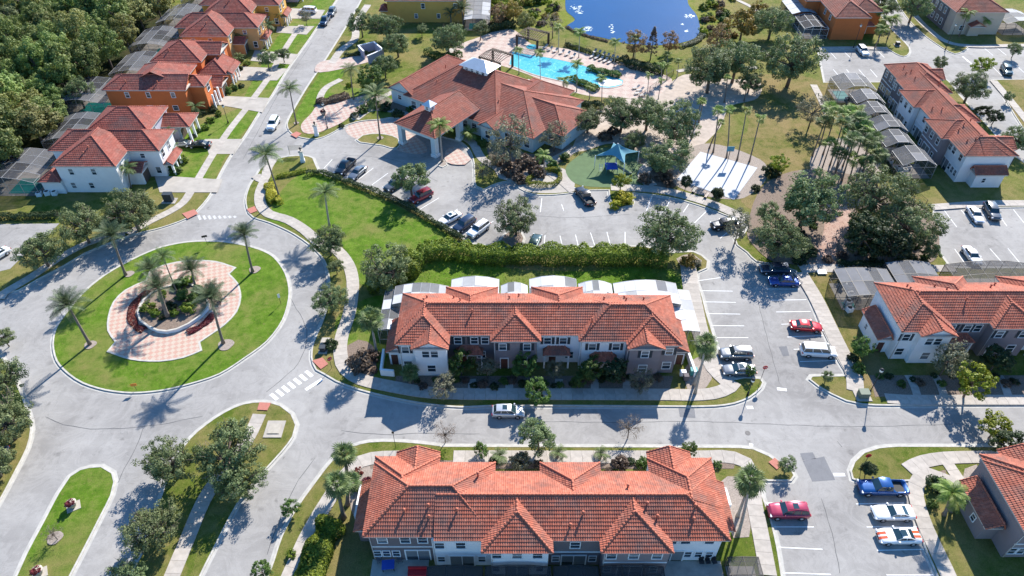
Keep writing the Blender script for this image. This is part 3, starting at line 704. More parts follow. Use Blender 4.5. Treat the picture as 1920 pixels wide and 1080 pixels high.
def seam(pts, w=.06):
    C = catmull([(G(*q).x, G(*q).y) for q in pts], 8, False); L = []; Rr = []
    for i, c_ in enumerate(C):
        d = (C[min(i + 1, len(C) - 1)] - C[max(i - 1, 0)]).normalized(); n = Vector((-d.y, d.x)) * w * (0.6 + .6 * abs(math.sin(i * 1.7))); j = Vector((math.sin(i * 2.3), math.cos(i * 1.9))) * .05
        L.append(c_ + n + j); Rr.append(c_ - n + j)
    m = MB(); k = len(C); m.add([(v.x, v.y, .0095) for v in L] + [(v.x, v.y, .0095) for v in Rr], [(k + i, k + i + 1, i + 1, i) for i in range(k - 1)]); m.build('sealed_crack', M['sealer'])['kind'] = 'structure'
for q in ([(85,782),(120,796),(170,804),(230,803),(300,796),(380,780)], [(268,803),(255,840),(232,880),(222,905)], [(640,808),(720,815),(800,812),(900,814)], [(1000,790),(1150,792),(1300,790),(1460,796),(1600,800),(1800,795)], [(1570,828),(1578,838)], [(400,860),(380,900)], [(900,395),(960,400),(1060,408),(1180,402)], [(1420,560),(1440,640),(1462,720)], [(1540,935),(1560,1000),(1575,1075)], [(455,300),(520,180),(585,80)], [(545,560),(575,620),(560,680),(500,735)], [(590,860),(560,900),(530,960),(500,1040)], [(1700,115),(1780,118),(1900,116)], [(640,290),(740,300),(820,340)]): seam(q, .035)
# ------------------------------------------------------------------ roofs, walls, windows
def tile_plane(acc, poly, tw=0.27, ch=0.36, hb=0.042, hl=0.05, ns=4):
    """courses of barrel tiles laid over a convex roof plane; appended to acc as vertex/face/tone arrays"""
    P = [Vector(p) for p in poly]
    n = (P[1] - P[0]).cross(P[2] - P[0])
    if n.length < 1e-6: return
    n.normalize()
    if n.z < 0: n = -n
    up = Vector((0, 0, 1)) - n * n.z
    if up.length < 1e-4: return
    up.normalize(); u = up.cross(n)
    o = min(P, key=lambda p: p.z)
    q = [((p - o).dot(u), (p - o).dot(up)) for p in P]
    wmax = max(b for a, b in q); umin = min(a for a, b in q); umax = max(a for a, b in q)
    def span(w):
        w = min(max(w, 1e-4), wmax - 1e-4); xs = []
        for i in range(len(q)):
            (a0, b0), (a1, b1) = q[i], q[(i + 1) % len(q)]
            if (b0 - w) * (b1 - w) < 0 or b0 == w: xs.append(a0 + (a1 - a0) * ((w - b0) / (b1 - b0) if b1 != b0 else 0))
        if len(xs) < 2: return (umin + umax) / 2, (umin + umax) / 2
        return min(xs), max(xs)
    nr = max(1, int(round(wmax / ch))); ch = wmax / nr
    k0 = math.floor(umin / tw) - 1; k1 = math.ceil(umax / tw) + 1
    us = np.arange(k0 * ns, k1 * ns + 1) * (tw / ns)
    prof = (np.cos(us / tw * 2 * math.pi) * 0.5 + 0.5) ** 0.7 * hb
    rows = []
    for r in range(nr):
        for w, lift in ((r * ch, hl), ((r + 1) * ch, 0.0)):
            a, b = span(w); uc = np.clip(us, a, b)
            pts = np.array(o)[None, :] + uc[:, None] * np.array(u)[None, :] + w * np.array(up)[None, :] + (prof + lift)[:, None] * np.array(n)[None, :]
            rows.append((pts, uc))
    m = len(us); base = acc['n']
    V = np.concatenate([r[0] for r in rows]); F = []; T = []
    col = (np.arange(m - 1) // ns)
    for i in range(len(rows) - 1):
        a = base + i * m + np.arange(m - 1)
        f = np.stack([a, a + 1, a + 1 + m, a + m], 1)
        ok = (rows[i][1][1:] - rows[i][1][:-1] > 1e-5) | (rows[i + 1][1][1:] - rows[i + 1][1][:-1] > 1e-5)
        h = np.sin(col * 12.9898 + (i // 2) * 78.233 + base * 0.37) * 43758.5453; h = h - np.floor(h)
        if i % 2 == 1: h = h * 0.3  # risers between courses toned darker: gap shade put into the tile colour
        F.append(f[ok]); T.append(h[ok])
    acc['V'].append(V); acc['F'].append(np.concatenate(F)); acc['T'].append(np.concatenate(T)); acc['n'] += len(V)

class Building:
    def __init__(s, name, label, cat, loc, rz=0, tile='tile', ridge='ridge', tw=0.25, ch=0.40, ns=4, group=None):
        s.root = empty(name, (loc[0], loc[1], ZL), rz); tag(s.root, label, cat, group)
        s.acc = {'V': [], 'F': [], 'T': [], 'n': 0}; s.caps = []; s.tile = tile; s.ridge = ridge; s.p = (tw, ch, ns); s.wallmb = []; s.fas = MB(); s.wn = 0
    def plane(s, poly): tile_plane(s.acc, poly, s.p[0], s.p[1], ns=s.p[2])
    def cap(s, a, b, r=0.13): s.caps.append((a, b, r))
    def wing(s, x0, x1, y0, y1, ze, zr, axis='x', e0='hip', e1='hip', r0=None, r1=None, rc=None, fascia=True, gwall=None, capit=True):
        """roof over a rectangle; axis = direction of the ridge; e0/e1 = hip, gable or open at its ends; r0, r1 = ridge ends, rc = ridge line"""
        if axis == 'y': x0, x1, y0, y1 = y0, y1, x0, x1
        rc = (y0 + y1) / 2 if rc is None else rc; hd = (y1 - y0) / 2
        if r0 is None: r0 = x0 + hd if e0 == 'hip' else x0
        if r1 is None: r1 = x1 - hd if e1 == 'hip' else x1
        if r0 > r1: r0 = r1 = (r0 + r1) / 2
        T = (lambda x, y, z: (x, y, z)) if axis == 'x' else (lambda x, y, z: (y, x, z))
        A, B, C, D = T(x0, y0, ze), T(x1, y0, ze), T(x1, y1, ze), T(x0, y1, ze); r, q = T(r0, rc, zr), T(r1, rc, zr)
        one = abs(r0 - r1) < 0.01
        s.plane([A, B, q] if one else [A, B, q, r]); s.plane([C, D, r] if one else [C, D, r, q])
        if e0 == 'hip': s.plane([D, A, r])
        if e1 == 'hip': s.plane([B, C, q])
        if capit:
            if not one: s.cap(r, q)
            if e0 == 'hip': s.cap(A, r); s.cap(D, r)
            if e1 == 'hip': s.cap(B, q); s.cap(C, q)
            for e, P1, P2, rr in ((e0, A, D, r), (e1, B, C, q)):
                if e == 'gable': s.cap(P1, rr, 0.1); s.cap(P2, rr, 0.1)
        for e, P1, P2, rr, sg in ((e0, A, D, r, 1), (e1, B, C, q, -1)):
            if e == 'gable' and gwall:
                d = Vector(T(sg * 0.45, 0, 0)); z = Vector((0, 0, -0.12))
                p1, p2, pr = Vector(P1) + d + z, Vector(P2) + d + z, Vector(rr) + d + z
                k = Vector(T(sg * 0.12, 0, 0))
                s.wall_mb(gwall).add([p1, p2, pr, p1 + k, p2 + k, pr + k], [(0, 1, 2), (5, 4, 3), (0, 3, 4, 1), (1, 4, 5, 2), (2, 5, 3, 0)])
        if fascia:
            X0, X1 = min(A[0], C[0]), max(A[0], C[0]); Y0, Y1 = min(A[1], C[1]), max(A[1], C[1])
            s.wn += 1; i = 0.03 + 0.003 * s.wn; t = 0.19 + 0.002 * s.wn
            s.fas.box(X0 + i, X1 - i, Y0 + i, Y1 - i, ze - t, ze + 0.012)
    def wall_mb(s, m):
        mb = MB(); s.wallmb.append((m, mb)); return mb
    def wall(s, x0, x1, y0, y1, z0, z1, m):
        mb = MB(); mb.box(x0, x1, y0, y1, z0, z1); mb.build('wall', M[m], s.root)
    def window(s, x, y, z, w=1.0, h=1.3, face='-y', shutters=False, frame='trim', bars=1, name='window', sill=True):
        rz = {'-y': 0, '+y': math.pi, '-x': -math.pi / 2, '+x': math.pi / 2}[face]
        key = (w, h, frame, bars)
        if key not in WMESH:
            f = MB(); t = 0.09
            f.box(-w / 2 - t, w / 2 + t, -0.06, 0.02, h / 2, h / 2 + t); f.box(-w / 2 - t, w / 2 + t, -0.09, 0.02, -h / 2 - t, -h / 2)
            f.box(-w / 2 - t, -w / 2, -0.06, 0.02, -h / 2, h / 2); f.box(w / 2, w / 2 + t, -0.06, 0.02, -h / 2, h / 2)
            f.box(-w / 2, w / 2, -0.045, 0.02, -0.03, 0.03)
            for i in range(1, bars): f.box(-w / 2 + w * i / bars - 0.03, -w / 2 + w * i / bars + 0.03, -0.05, 0.02, -h / 2, h / 2)
            g = MB(); g.box(-w / 2, w / 2, -0.015, 0.01, -h / 2, h / 2)
            WMESH[key] = (f.mesh('window_frame', M[frame]), g.mesh('window_pane', M['glass']))
        fr, pn = WMESH[key]
        o = inst(name, fr, s.root, (x, y, z), (0, 0, rz)); inst('pane', pn, o)
        if shutters:
            k2 = ('sh', h)
            if k2 not in WMESH:
                mb = MB(); mb.box(-0.19, 0.19, -0.05, 0.01, -h / 2 - 0.05, h / 2 + 0.05)
                for i in range(7): mb.box(-0.15, 0.15, -0.065, -0.048, -h / 2 + (i + .3) * h / 7.3, -h / 2 + (i + .7) * h / 7.3)
                WMESH[k2] = mb.mesh('shutter', M['shutter'])
            d = w / 2 + 0.32; c, sn = math.cos(rz), math.sin(rz)
            for sg in (-1, 1): inst('shutter', WMESH[k2], s.root, (x + c * d * sg, y + sn * d * sg, z), (0, 0, rz))
        return o
    def door(s, x, y, w=1.0, h=2.1, face='-y', mat='door'):
        rz = {'-y': 0, '+y': math.pi, '-x': -math.pi / 2, '+x': math.pi / 2}[face]
        f = MB(); f.box(-w / 2 - 0.12, -w / 2, -0.06, 0.02, 0, h); f.box(w / 2, w / 2 + 0.12, -0.06, 0.02, 0, h); f.box(-w / 2 - 0.12, w / 2 + 0.12, -0.07, 0.02, h, h + 0.12)
        o = f.build('door_frame', M['trim'], s.root, loc=(x, y, 0), rot=(0, 0, rz))
        g = MB(); g.box(-w / 2, w / 2, -0.02, 0.01, 0.02, h)
        for i in range(max(1, int(w))): g.box(-w / 2 + 0.1 + i * w / max(1, int(w)), -w / 2 - 0.1 + (i + 1) * w / max(1, int(w)), -0.035, -0.018, 0.25, h - 0.2)
        g.build('door_leaf', M[mat], o)
        return o
    def slider(s, x, y, w=2.6, h=2.2, face='+y'):
        rz = {'-y': 0, '+y': math.pi, '-x': -math.pi / 2, '+x': math.pi / 2}[face]
        f = MB()
        for a, b, c, d in ((-w / 2 - .15, w / 2 + .15, h, h + .15), (-w / 2 - .15, -w / 2, 0, h), (w / 2, w / 2 + .15, 0, h), (-.04, .04, 0, h)): f.box(a, b, -.07, .02, c, d)
        o = f.build('patio_door', M['trim'], s.root, loc=(x, y, 0), rot=(0, 0, rz))
        for sg in (-1, 1):
            g = MB(); g.box(min(0.04 * sg, w / 2 * sg), max(0.04 * sg, w / 2 * sg), -.02, .01, .03, h); g.build('pane', M['glass'], o)
    def vent(s, x, y, z, h=0.55):
        if 'vent' not in WMESH:
            mb = MB(); mb.tube([(0, 0, -0.3), (0, 0, h - 0.1)], 0.11, 8); mb.lathe((0, 0, h - 0.1), [(0.17, 0), (0.17, 0.06), (0.05, 0.14)], 8); WMESH['vent'] = mb.mesh('vent', M['ridge'])
        inst('roof_vent', WMESH['vent'], s.root, (x, y, z))
    def finish(s):
        a = s.acc
        me = np_mesh('roof_tiles', np.concatenate(a['V']), np.concatenate(a['F']), M[s.tile], np.concatenate(a['T']))
        o = inst('roof_tiles', me, s.root); o['kind'] = 'stuff'
        for p, q, r in s.caps:
            p = Vector(p); q = Vector(q); n = max(2, int((q - p).length / 0.4)); mb = MB()
            # overlapping half-round cap tiles
            for i in range(n):
                A = p.lerp(q, i / n); B = p.lerp(q, (i + 1.12) / n) if i < n - 1 else q
                mb.tube([A + Vector((0, 0, .05)), B + Vector((0, 0, .03))], [r, r * 0.82], 6, True, True)
            mb.build('ridge_cap', M[s.ridge], s.root)
        s.fas.build('fascia', M['fascia'], s.root)
        for k, mb in s.wallmb: mb.build('gable_wall', M[k], s.root)
        return s.root
WMESH = {}

TH_LABELS = {}
def townhouse(name, label, cx, cy, rz, tile='tile', front=True, rear=True, colors=('white', 'mauve', 'mauve', 'white', 'white', 'mauve'), rcolors=None, detail=True):
    b = Building(name, label, 'townhouses', (cx, cy), rz, tile)
    U = [(-19.25, -13.2, -4.55, 4.5), (-13.2, -6.15, -2.75, 6.2), (-6.15, -0.25, -3.95, 5.0), (-0.25, 5.9, -2.80, 6.15), (5.9, 12.3, -3.95, 5.05), (12.3, 19.25, -4.8, 4.4)]
    rcolors = rcolors or colors
    for i, (u, cf, cr) in enumerate(zip(U, colors, rcolors)):
        x0, x1, y0, y1 = u; ym = 0.4
        if cf == cr: b.wall(x0, x1, y0, y1, -0.1, 5.9, cf)
        else: b.wall(x0, x1, y0, ym, -0.1, 5.9, cf); b.wall(x0, x1, ym, y1, -0.1, 5.9, cr)
    b.wall(-17.0, -12.6, -5.35, -4.5, -0.1, 5.9, colors[0]); b.wall(12.6, 16.9, -5.35, -4.75, -0.1, 5.9, colors[5])
    ze = 6.0
    b.wing(-19.7, 12.0, -3.2, 5.3, ze, 8.15, 'x', 'hip', 'open', r0=-15.4, rc=1.05)
    b.wing(5.6, 19.7, -4.4, 4.9, ze + .03, 8.6, 'x', 'hip', 'hip', r0=10.2, r1=15.0, rc=0.25)
    b.wing(-19.72, -12.2, -5.0, 1.5, ze + .02, 7.95, 'y', 'hip', 'open', r0=-1.25)
    b.wing(12.1, 19.72, -5.2, 0.3, ze + .05, 8.0, 'y', 'hip', 'open', r0=-1.4)
    b.wing(-6.6, 0.4, -4.4, 1.0, ze + .01, 7.85, 'y', 'hip', 'open', r0=-0.9)
    b.wing(-13.4, -5.7, 0.8, 6.7, ze + .015, 7.95, 'y', 'open', 'hip', r1=2.85)
    b.wing(-0.7, 6.9, 0.6, 6.7, ze + .018, 7.95, 'y', 'open', 'hip', r1=2.95)
    b.wing(-17.4, -12.25, -5.85, -1.0, ze - .02, 7.25, 'y', 'gable', 'open', gwall=colors[0])
    b.wing(12.15, 17.3, -5.85, -1.0, ze - .02, 7.25, 'y', 'gable', 'open', gwall=colors[5])
    # single storey entries at both ends
    for sg in (-1, 1):
        xa, xb = (-21.5, -19.26) if sg < 0 else (19.26, 21.5)
        b.wing(min(xa, xb), max(xa, xb), -3.6, 2.6, 2.95, 3.95, 'y', 'gable', 'gable', rc=(xb if sg < 0 else xa) + sg * 0.5, gwall=colors[0 if sg < 0 else 5])
        b.wall(min(xa, xb) + .35 * (sg < 0), max(xa, xb) - .35 * (sg > 0), -3.2, 2.2, -0.1, 2.85, colors[0 if sg < 0 else 5])
        b.window(sg * 21.15, 0.4, 1.6, 0.6, 0.9, '-x' if sg < 0 else '+x')
        b.door(sg * 20.4, -3.2, 0.95, 2.1, '-y')
    # floor bands and downpipes
    for i, (u, cf, cr) in enumerate(zip(U, colors, rcolors)):
        x0, x1, y0, y1 = u
        if i in (1, 2, 5): MB().box(x0 + .05, x1 - .05, y1 - .02, y1 + .06, 2.95, 3.12).build('floor_band', M['trim'], b.root)
        MB().tube([(x1 - .12, y1 + .06, .1), (x1 - .12, y1 + .06, 5.8)], .05, 6).build('downpipe', M['fascia'], b.root)
        MB().tube([(x0 + .14, y0 - .06, .1), (x0 + .14, y0 - .06, 5.8)], .05, 6).build('downpipe', M['fascia'], b.root)
    if front:
        for x, y, sh in ((-18.4, -4.55, 1), (-15.5, -5.35, 0), (-14.3, -5.35, 0), (-11.2, -2.75, 1), (-8.9, -2.75, 1), (-7.4, -2.75, 0), (-4.9, -3.95, 1), (-1.5, -3.95, 1), (1.4, -2.80, 1), (3.6, -2.80, 1), (7.6, -3.95, 1), (10.9, -3.95, 1), (14.75, -5.35, 1), (18.2, -4.8, 1)):
            b.window(x, y - .02, 4.55, 0.95, 1.25, '-y', bool(sh))
        for x, y in ((-18.3, -4.55), (-14.9, -5.35), (-8.0, -2.75), (-2.0, -3.95), (4.6, -2.8), (10.9, -3.95), (14.75, -5.35), (18.2, -4.8)):
            b.window(x, y - .02, 1.6, 1.1, 1.3, '-y', False)
        for x, y in ((-10.6, -2.75), (-4.7, -3.95), (2.2, -2.8), (7.6, -3.95)): b.door(x, y - .02)
        for x, y in ((-9.6, -2.75), (2.7, -2.8), (9.2, -3.95)):
            b.wing(x - 1.9, x + 1.9, y - 1.35, y + .3, 2.85, 3.45, 'x', 'hip', 'hip', r0=x - 1.1, r1=x + 1.1, rc=y + 0.1)
            for q in (x - 1.7, x + 1.7): b.wall(q - .12, q + .12, y - 1.2, y - .96, -.1, 2.72, 'whitewall')
    if rear:
        for x, y in ((-17.9, 4.5), (-15.3, 4.5), (-13.8, 4.5), (-11.9, 6.2), (-9.4, 6.2), (-7.0, 6.2), (-3.2, 5.0), (0.9, 6.15), (3.1, 6.15), (5.3, 6.15), (9.2, 5.05), (11.5, 5.05), (13.4, 4.4), (15.3, 4.4), (17.8, 4.4)):
            b.window(x, y + .02, 4.6, 1.0, 1.25, '+y')
        for x, y in ((-14.2, 4.5), (-9.3, 6.2), (-3.2, 5.0), (3.1, 6.15), (9.2, 5.05), (14.2, 4.4)): b.slider(x, y + .02)
        for x, y in ((-18.4, 4.5), (-17.2, 4.5), (-16.6 + .6, 4.5), (-11.9, 6.2), (-6.8, 6.2), (-5.3, 5.0), (-1.2, 5.0), (.6, 6.15), (5.4, 6.15), (7.0, 5.05), (11.5, 5.05), (16.6, 4.4), (17.7, 4.4), (18.7, 4.4)):
            b.window(x, y + .02, 1.5, 0.75, 1.15, '+y')
    for x, y, z in ((-12, 3.2, 7.1), (-11, 2.0, 7.7), (-4, 2.9, 7.3), (-2.6, 4.0, 6.7), (3, 3.1, 7.2), (9.6, 2.6, 7.4), (12.7, 2.2, 7.6), (12.6, 3.2, 7.0), (15.3, 2.6, 7.3), (-16.2, 2.2, 7.5), (-15.9, 3.4, 6.9), (7.5, -1.8, 7.5), (-9.2, -.2, 7.6)):
        b.vent(x, y, z)
    return b.finish()

townhouse('townhouse_row', 'two-storey townhouse row with white screen roofs behind it, facing the through street', 3.6, 69.7, 0,
          colors=('white', 'slate', 'mauve', 'white', 'white', 'mauve'))
townhouse('townhouse_row', 'nearest townhouse row at the bottom edge, its shaded patio side towards the viewer', 3.65, 41.6, math.pi,
          colors=('white', 'mauve', 'slate', 'white', 'white', 'slate'), rcolors=('white', 'mauve', 'slate', 'white', 'white', 'slate'))
townhouse('townhouse_row', 'townhouse row with white end gable beside the red car park, cut by the right edge', 74.1, 72.1, 0,
          colors=('white', 'mauve', 'mauve', 'white', 'white', 'mauve'))
townhouse('townhouse_row', 'townhouse row running away diagonally with a line of dark screen cages along its side', 90.4, 132.6, math.pi / 2,
          colors=('white', 'mauve', 'white', 'white', 'slate', 'slate'))
townhouse('townhouse_row', 'grey end of a townhouse row in the lower right corner behind the white sports cars', 74.9, 41.9, math.pi,
          colors=('white', 'mauve', 'slate', 'white', 'white', 'mauve'))

# ---- detached houses along the left road
def house(label, wings, walls, wins, tile='tile_red', doors=(), low=()):
    b = Building('detached_house', label, 'house', (0, 0), 0, tile, 'ridge_red', 0.34, 0.44, 3)
    for w in wings: b.wing(*w[0], **w[1])
    for w in walls: b.wall(*w)
    for w in wins: b.window(*w[0], **w[1])
    for d in doors: b.door(*d[0], **d[1])
    return b
def W(*a, **k): return (a, k)
def std_house(label, xl, y, col, two=True, garage=True, deep=10.5, xw=12.0, ext=6.0, gcol=None, dz=0):
    """hipped main block facing the viewer with a street wing towards the road and a garage porch"""
    x0, x1 = xl, xl + xw; hz = 6.0; hr = hz + xw / 4
    wings = [W(x0, x1, y, y + 9, hz, hr, 'y', 'hip', 'open', r0=y + xw / 2),
             W(x0 - 3.2, x1 + ext, y + 5.4, y + deep + 3, hz - .02, hz + (deep - 2.4) / 4 + .2, 'x', 'hip', 'hip'),
             W(x1 - 1.5, x1 + 2.6, y + 2.6, y + 7, 2.9, 3.9, 'x', 'open', 'gable', gwall=col)]
    walls = [(x0 + .45, x1 - .45, y + .45, y + 6.2, -.1, hz - .1, col), (x0 - 2.7, x1 + ext - .5, y + 5.9, y + deep + 2.5, -.1, hz - .12, col), (x1 - .45, x1 + 2.2, y + 3.1, y + 6.4, -.1, 2.8, gcol or col)]
    wins = [W(x0 + 3.0, y + .43, 4.6, .8, 1.2), W(x0 + 7.2, y + .43, 4.6, .8, 1.2), W(x0 + 2.2, y + .43, 1.6, .8, 1.2), W(x0 + 5.6, y + .43, 1.6, .8, 1.2), W(x1 + 2.2, y + 5.88, 4.7, .8, .9), W(x1 + 4.2, y + 5.88, 1.5, .9, 1.4)]
    doors = [W(x1 + 2.2, y + 4.75, 2.6, 2.2, '+x', 'garage'), W(x1 + ext - .5, y + 8.5, 1.0, 2.2, '+x')]
    b = house(label, wings, walls, wins, doors=doors)
    for yy in (y + 7.2, y + 10.2): b.window(x1 + ext - .48, yy, 4.5, 1.1, 1.5, '+x')
    b.window(x0 + xw - .43, y + 2.0, 4.5, 1.0, 1.5, '+x')
    # arched entry posts
    for yy in (y + 6.4, y + 8.2, y + 10.0): b.wall(x1 + ext + .6, x1 + ext + .95, yy, yy + .35, -.1, 2.6, 'trim')
    b.wing(x1 + ext - .5, x1 + ext + 1.4, y + 5.8, y + 11, 2.7, 3.5, 'y', 'gable', 'gable', gwall=col)
    b.vent(x0 + 5.5, y + 2.5, hz + 1.1); b.vent(x0 + 6.1, y + 3.6, hz + 1.7)
    return b
b = std_house('pale blue two-storey house nearest the roundabout with a red hipped roof', -85.1, 109.4, 'white'); 
b.wing(-88.8, -84.6, 109.0, 112.5, 2.8, 4.0, 'y', 'hip', 'open'); b.wall(-88.5, -84.7, 109.4, 113, -.1, 2.7, 'white'); b.finish()
b = Building('detached_house', 'pale grey house behind the blue one with an arched carport porch', 'house', (0, 0), 0, 'tile_red', 'ridge_red', 0.34, 0.44, 3)
b.wing(-84.4, -71.8, 122, 132.4, 6, 8.7, 'x'); b.wall(-83.9, -72.3, 122.4, 132, -.1, 5.9, 'lilac')
b.wing(-74, -66.4, 127.6, 133.4, 3.9, 5.4, 'x', 'open', 'hip'); b.wall(-72.3, -69.5, 128.4, 133, -.1, 3.8, 'lilac')
for yy in (128.1, 130.3, 132.6): b.wall(-67.3, -66.9, yy, yy + .35, -.1, 3.8, 'trim')
b.window(-80, 122.38, 4.6, .8, 1.2); b.window(-76, 122.38, 4.6, .8, 1.2); b.window(-72.28, 125, 4.6, 1, 1.3, '+x'); b.door(-69.48, 130.6, 2.6, 2.2, '+x', 'garage'); b.finish()
b = Building('detached_house', 'burnt orange house with a long plain side wall and three small windows', 'house', (0, 0), 0, 'tile_red', 'ridge_red', 0.34, 0.44, 3)
b.wing(-88.9, -70.7, 139.6, 147, 6, 7.9, 'x', 'hip', 'gable', gwall='orange'); b.wall(-88.4, -71.2, 140.1, 146.6, -.1, 5.9, 'orange')
b.wing(-84.5, -72.5, 142.5, 152.4, 6.02, 8.8, 'y', 'open', 'hip', r0=142.5, r1=147.5, capit=True); b.wall(-84, -73, 145, 152, -.1, 5.9, 'orange')
b.wing(-73, -67.6, 142.2, 147.4, 5.6, 7.0, 'x', 'open', 'hip'); b.wall(-71.2, -68, 142.6, 147, -.1, 5.5, 'orange')
b.wing(-71.5, -66.2, 147.4, 152.6, 2.9, 4.2, 'x', 'open', 'gable', gwall='orange'); b.wall(-73, -66.7, 147.9, 152.2, -.1, 2.8, 'orange')
for x in (-85.2, -80.6, -75.2): b.window(x + 1.2, 140.08, 4.7, .8, 1.2)
for x in (-80, -77.2, -74.4): b.window(x, 140.08, 1.6, 1.1, 1.0)
b.window(-67.98, 144.8, 4.4, 1.4, 1.8, '+x'); b.door(-66.68, 150, 2.8, 2.2, '+x', 'garage')
for yy in (142.6, 144.4, 146.2): b.wall(-66.9, -66.55, yy, yy + .35, -.1, 3.4, 'trim')
b.vent(-84, 141.4, 7.0); b.vent(-77, 141.2, 6.9); b.finish()
b = Building('detached_house', 'burnt orange house with a low front wing roof, third back along the road', 'house', (0, 0), 0, 'tile_red', 'ridge_red', 0.34, 0.44, 3)
b.wing(-83.8, -72.0, 153.8, 165, 6, 8.9, 'y', 'hip', 'hip'); b.wall(-83.3, -72.4, 154.2, 164.6, -.1, 5.9, 'orange')
b.wing(-76, -69, 158, 164.5, 5.9, 7.6, 'x', 'open', 'gable', gwall='cream'); b.wall(-72.4, -69.6, 158.4, 164, -.1, 5.8, 'orange')
b.wing(-73.5, -66.6, 152.9, 160.5, 3.4, 5.3, 'y', 'hip', 'gable', gwall='orange'); b.wall(-72.4, -67.2, 153.4, 160, -.1, 3.3, 'orange')
for yy in (154, 155.6, 157.2, 158.8): b.wall(-66.2, -65.9, yy, yy + .3, -.1, 3.1, 'trim')
b.wing(-67.4, -65.4, 153.6, 159.8, 3.1, 3.8, 'y', 'gable', 'gable', gwall='cream')
b.window(-79, 154.18, 4.7, .9, 1.2); b.window(-75, 154.18, 4.7, .9, 1.2); b.window(-69.58, 161.4, 4.4, 1.4, 1.6, '+x'); b.vent(-80, 156.5, 7.4); b.finish()
std_house('apricot yellow two-storey house with a garage court and tall front porch', -82.2, 168.2, 'peach').finish()
std_house('ochre yellow house partly hidden behind the apricot one', -81.0, 183.4, 'yellow', xw=12.4).finish()
std_house('lilac grey house at the top edge beyond the row of red roofs', -80.5, 201.5, 'lilac').finish()
# ---- far houses along the top
b = Building('detached_house', 'wide ochre house at the top centre with a plain side wall and pool cage', 'house', (0, 0), 0, 'tile_red', 'ridge_red', 0.34, 0.44, 3)
b.wing(-34.8, -13.2, 191.9, 203, 6.0, 8.8, 'x'); b.wall(-34.2, -13.8, 192.3, 202.5, -.1, 5.9, 'yellow')
b.wing(-36.8, -34.2, 192.8, 197, 2.9, 3.9, 'y', 'hip', 'hip'); b.wall(-36.4, -34.2, 193.2, 196.6, -.1, 2.8, 'yellow')
for x in (-24.4, -15.5): b.window(x, 192.28, 4.5, .9, 1.3)
for x in (-26.5, -20.3): b.window(x, 192.28, 1.8, .8, 1.1)
b.finish()
b = Building('detached_house', 'terracotta orange end house beside the upper right car park', 'house', (0, 0), 0, 'tile_brown', 'ridge', 0.34, 0.44, 3)
b.wing(84.0, 93.5, 180.1, 200, 6, 8.5, 'y', 'hip', 'open'); b.wall(84.4, 93.1, 180.5, 199, -.1, 5.9, 'orange')
b.wing(90, 98.2, 184.0, 199, 6.02, 8.2, 'y', 'hip', 'open'); b.wall(93.1, 97.8, 184.4, 198.4, -.1, 5.9, 'orange')
b.wing(80, 96, 192, 206, 6.0, 9.4, 'x'); b.wall(80.5, 95.6, 192.5, 205.6, -.1, 5.9, 'orange')
b.window(84.38, 184, 4.6, .9, 1.2, '-x'); b.window(84.38, 188, 4.6, .9, 1.2, '-x'); b.door(94.6, 184.38, 1.0, 2.1)
b.wing(93, 96.5, 182.6, 184.8, 2.8, 3.5, 'x'); b.finish()
b = Building('detached_house', 'tan end house with white-framed windows at the upper right', 'house', (0, 0), 0, 'tile_brown', 'ridge', 0.34, 0.44, 3)
b.wing(117.0, 131, 183.6, 210, 6, 9.3, 'y', 'hip', 'open', r0=190.4); b.wall(117.5, 130.4, 184.0, 209, -.1, 5.9, 'tan')
b.wall(117.2, 117.5, 187.5, 206, -.1, 5.85, 'slate')
for yy in (189, 191.5, 194, 197, 200):
    b.window(117.18, yy, 4.6, 1.1, 1.5, '-x'); b.window(117.18, yy, 1.7, 1.1, 1.5, '-x')
b.window(120.4, 183.98, 1.8, 1.1, 1.3); b.wing(121.5, 125.5, 181.9, 184.4, 2.8, 3.8, 'y', 'gable', 'open', gwall='tan'); b.wall(122, 125, 183, 184, -.1, 2.7, 'tan'); b.finish()

# ---- clubhouse
b = Building('clubhouse', 'large single-storey clubhouse with russet tiled hips and a white roof lantern', 'clubhouse', (-4, 138), R(-35), 'tile_brown', 'ridge', 0.32, 0.42, 3)
e = 3.5
b.wing(-19, 6.5, -8, 14, e, 8.3, 'x', 'hip', 'hip', r0=-11.5, r1=-3.2, rc=5.2)
b.wing(-24.2, -16.5, -7.4, 13.5, e + .02, 5.9, 'y', 'gable', 'hip', gwall='aqua')
b.wing(-3.5, 15.2, -7.2, 12.8, e + .03, 6.9, 'x', 'open', 'hip', r1=5.6, rc=3.4)
b.wing(5, 19.6, -2.8, 9.4, e - .03, 6.1, 'x', 'open', 'hip', r1=13.6)
b.wing(0, 11.2, 4, 15.4, e + .05, 6.5, 'y', 'open', 'hip', r1=10.2)
b.wing(2.4, 7.0, -9.0, -3, e - .05, 4.9, 'y', 'gable', 'open', gwall='aqua')
for w in ((-18.5, 3, -7.5, 13.5), (-23.7, -18.5, -6.9, 13), (3, 14.8, -6.8, 12.3), (14.8, 19.1, -2.3, 8.9), (2.9, 6.5, -8.5, -6.8)): b.wall(*w, -.1, e - .15, 'aqua')
for x in (-16.5, -14): b.window(x, -7.52, 1.7, 1.3, 1.7)
for x in (-2.0, 0.4): b.window(x, -7.52, 1.7, 1.2, 1.7)
b.window(4.7, -8.52, 1.7, 1.2, 1.6)
for x in (8.5, 11, 13.4): b.window(x, -6.82, 1.7, 1.2, 1.6)
for x in (16.4, 18.0): b.window(x, -2.32, 1.7, 1.0, 1.6)
b.window(-21.2, -6.92, 1.9, 1.0, 1.0); b.slider(-6.5, -7.52, 3.4, 2.4, '-y')
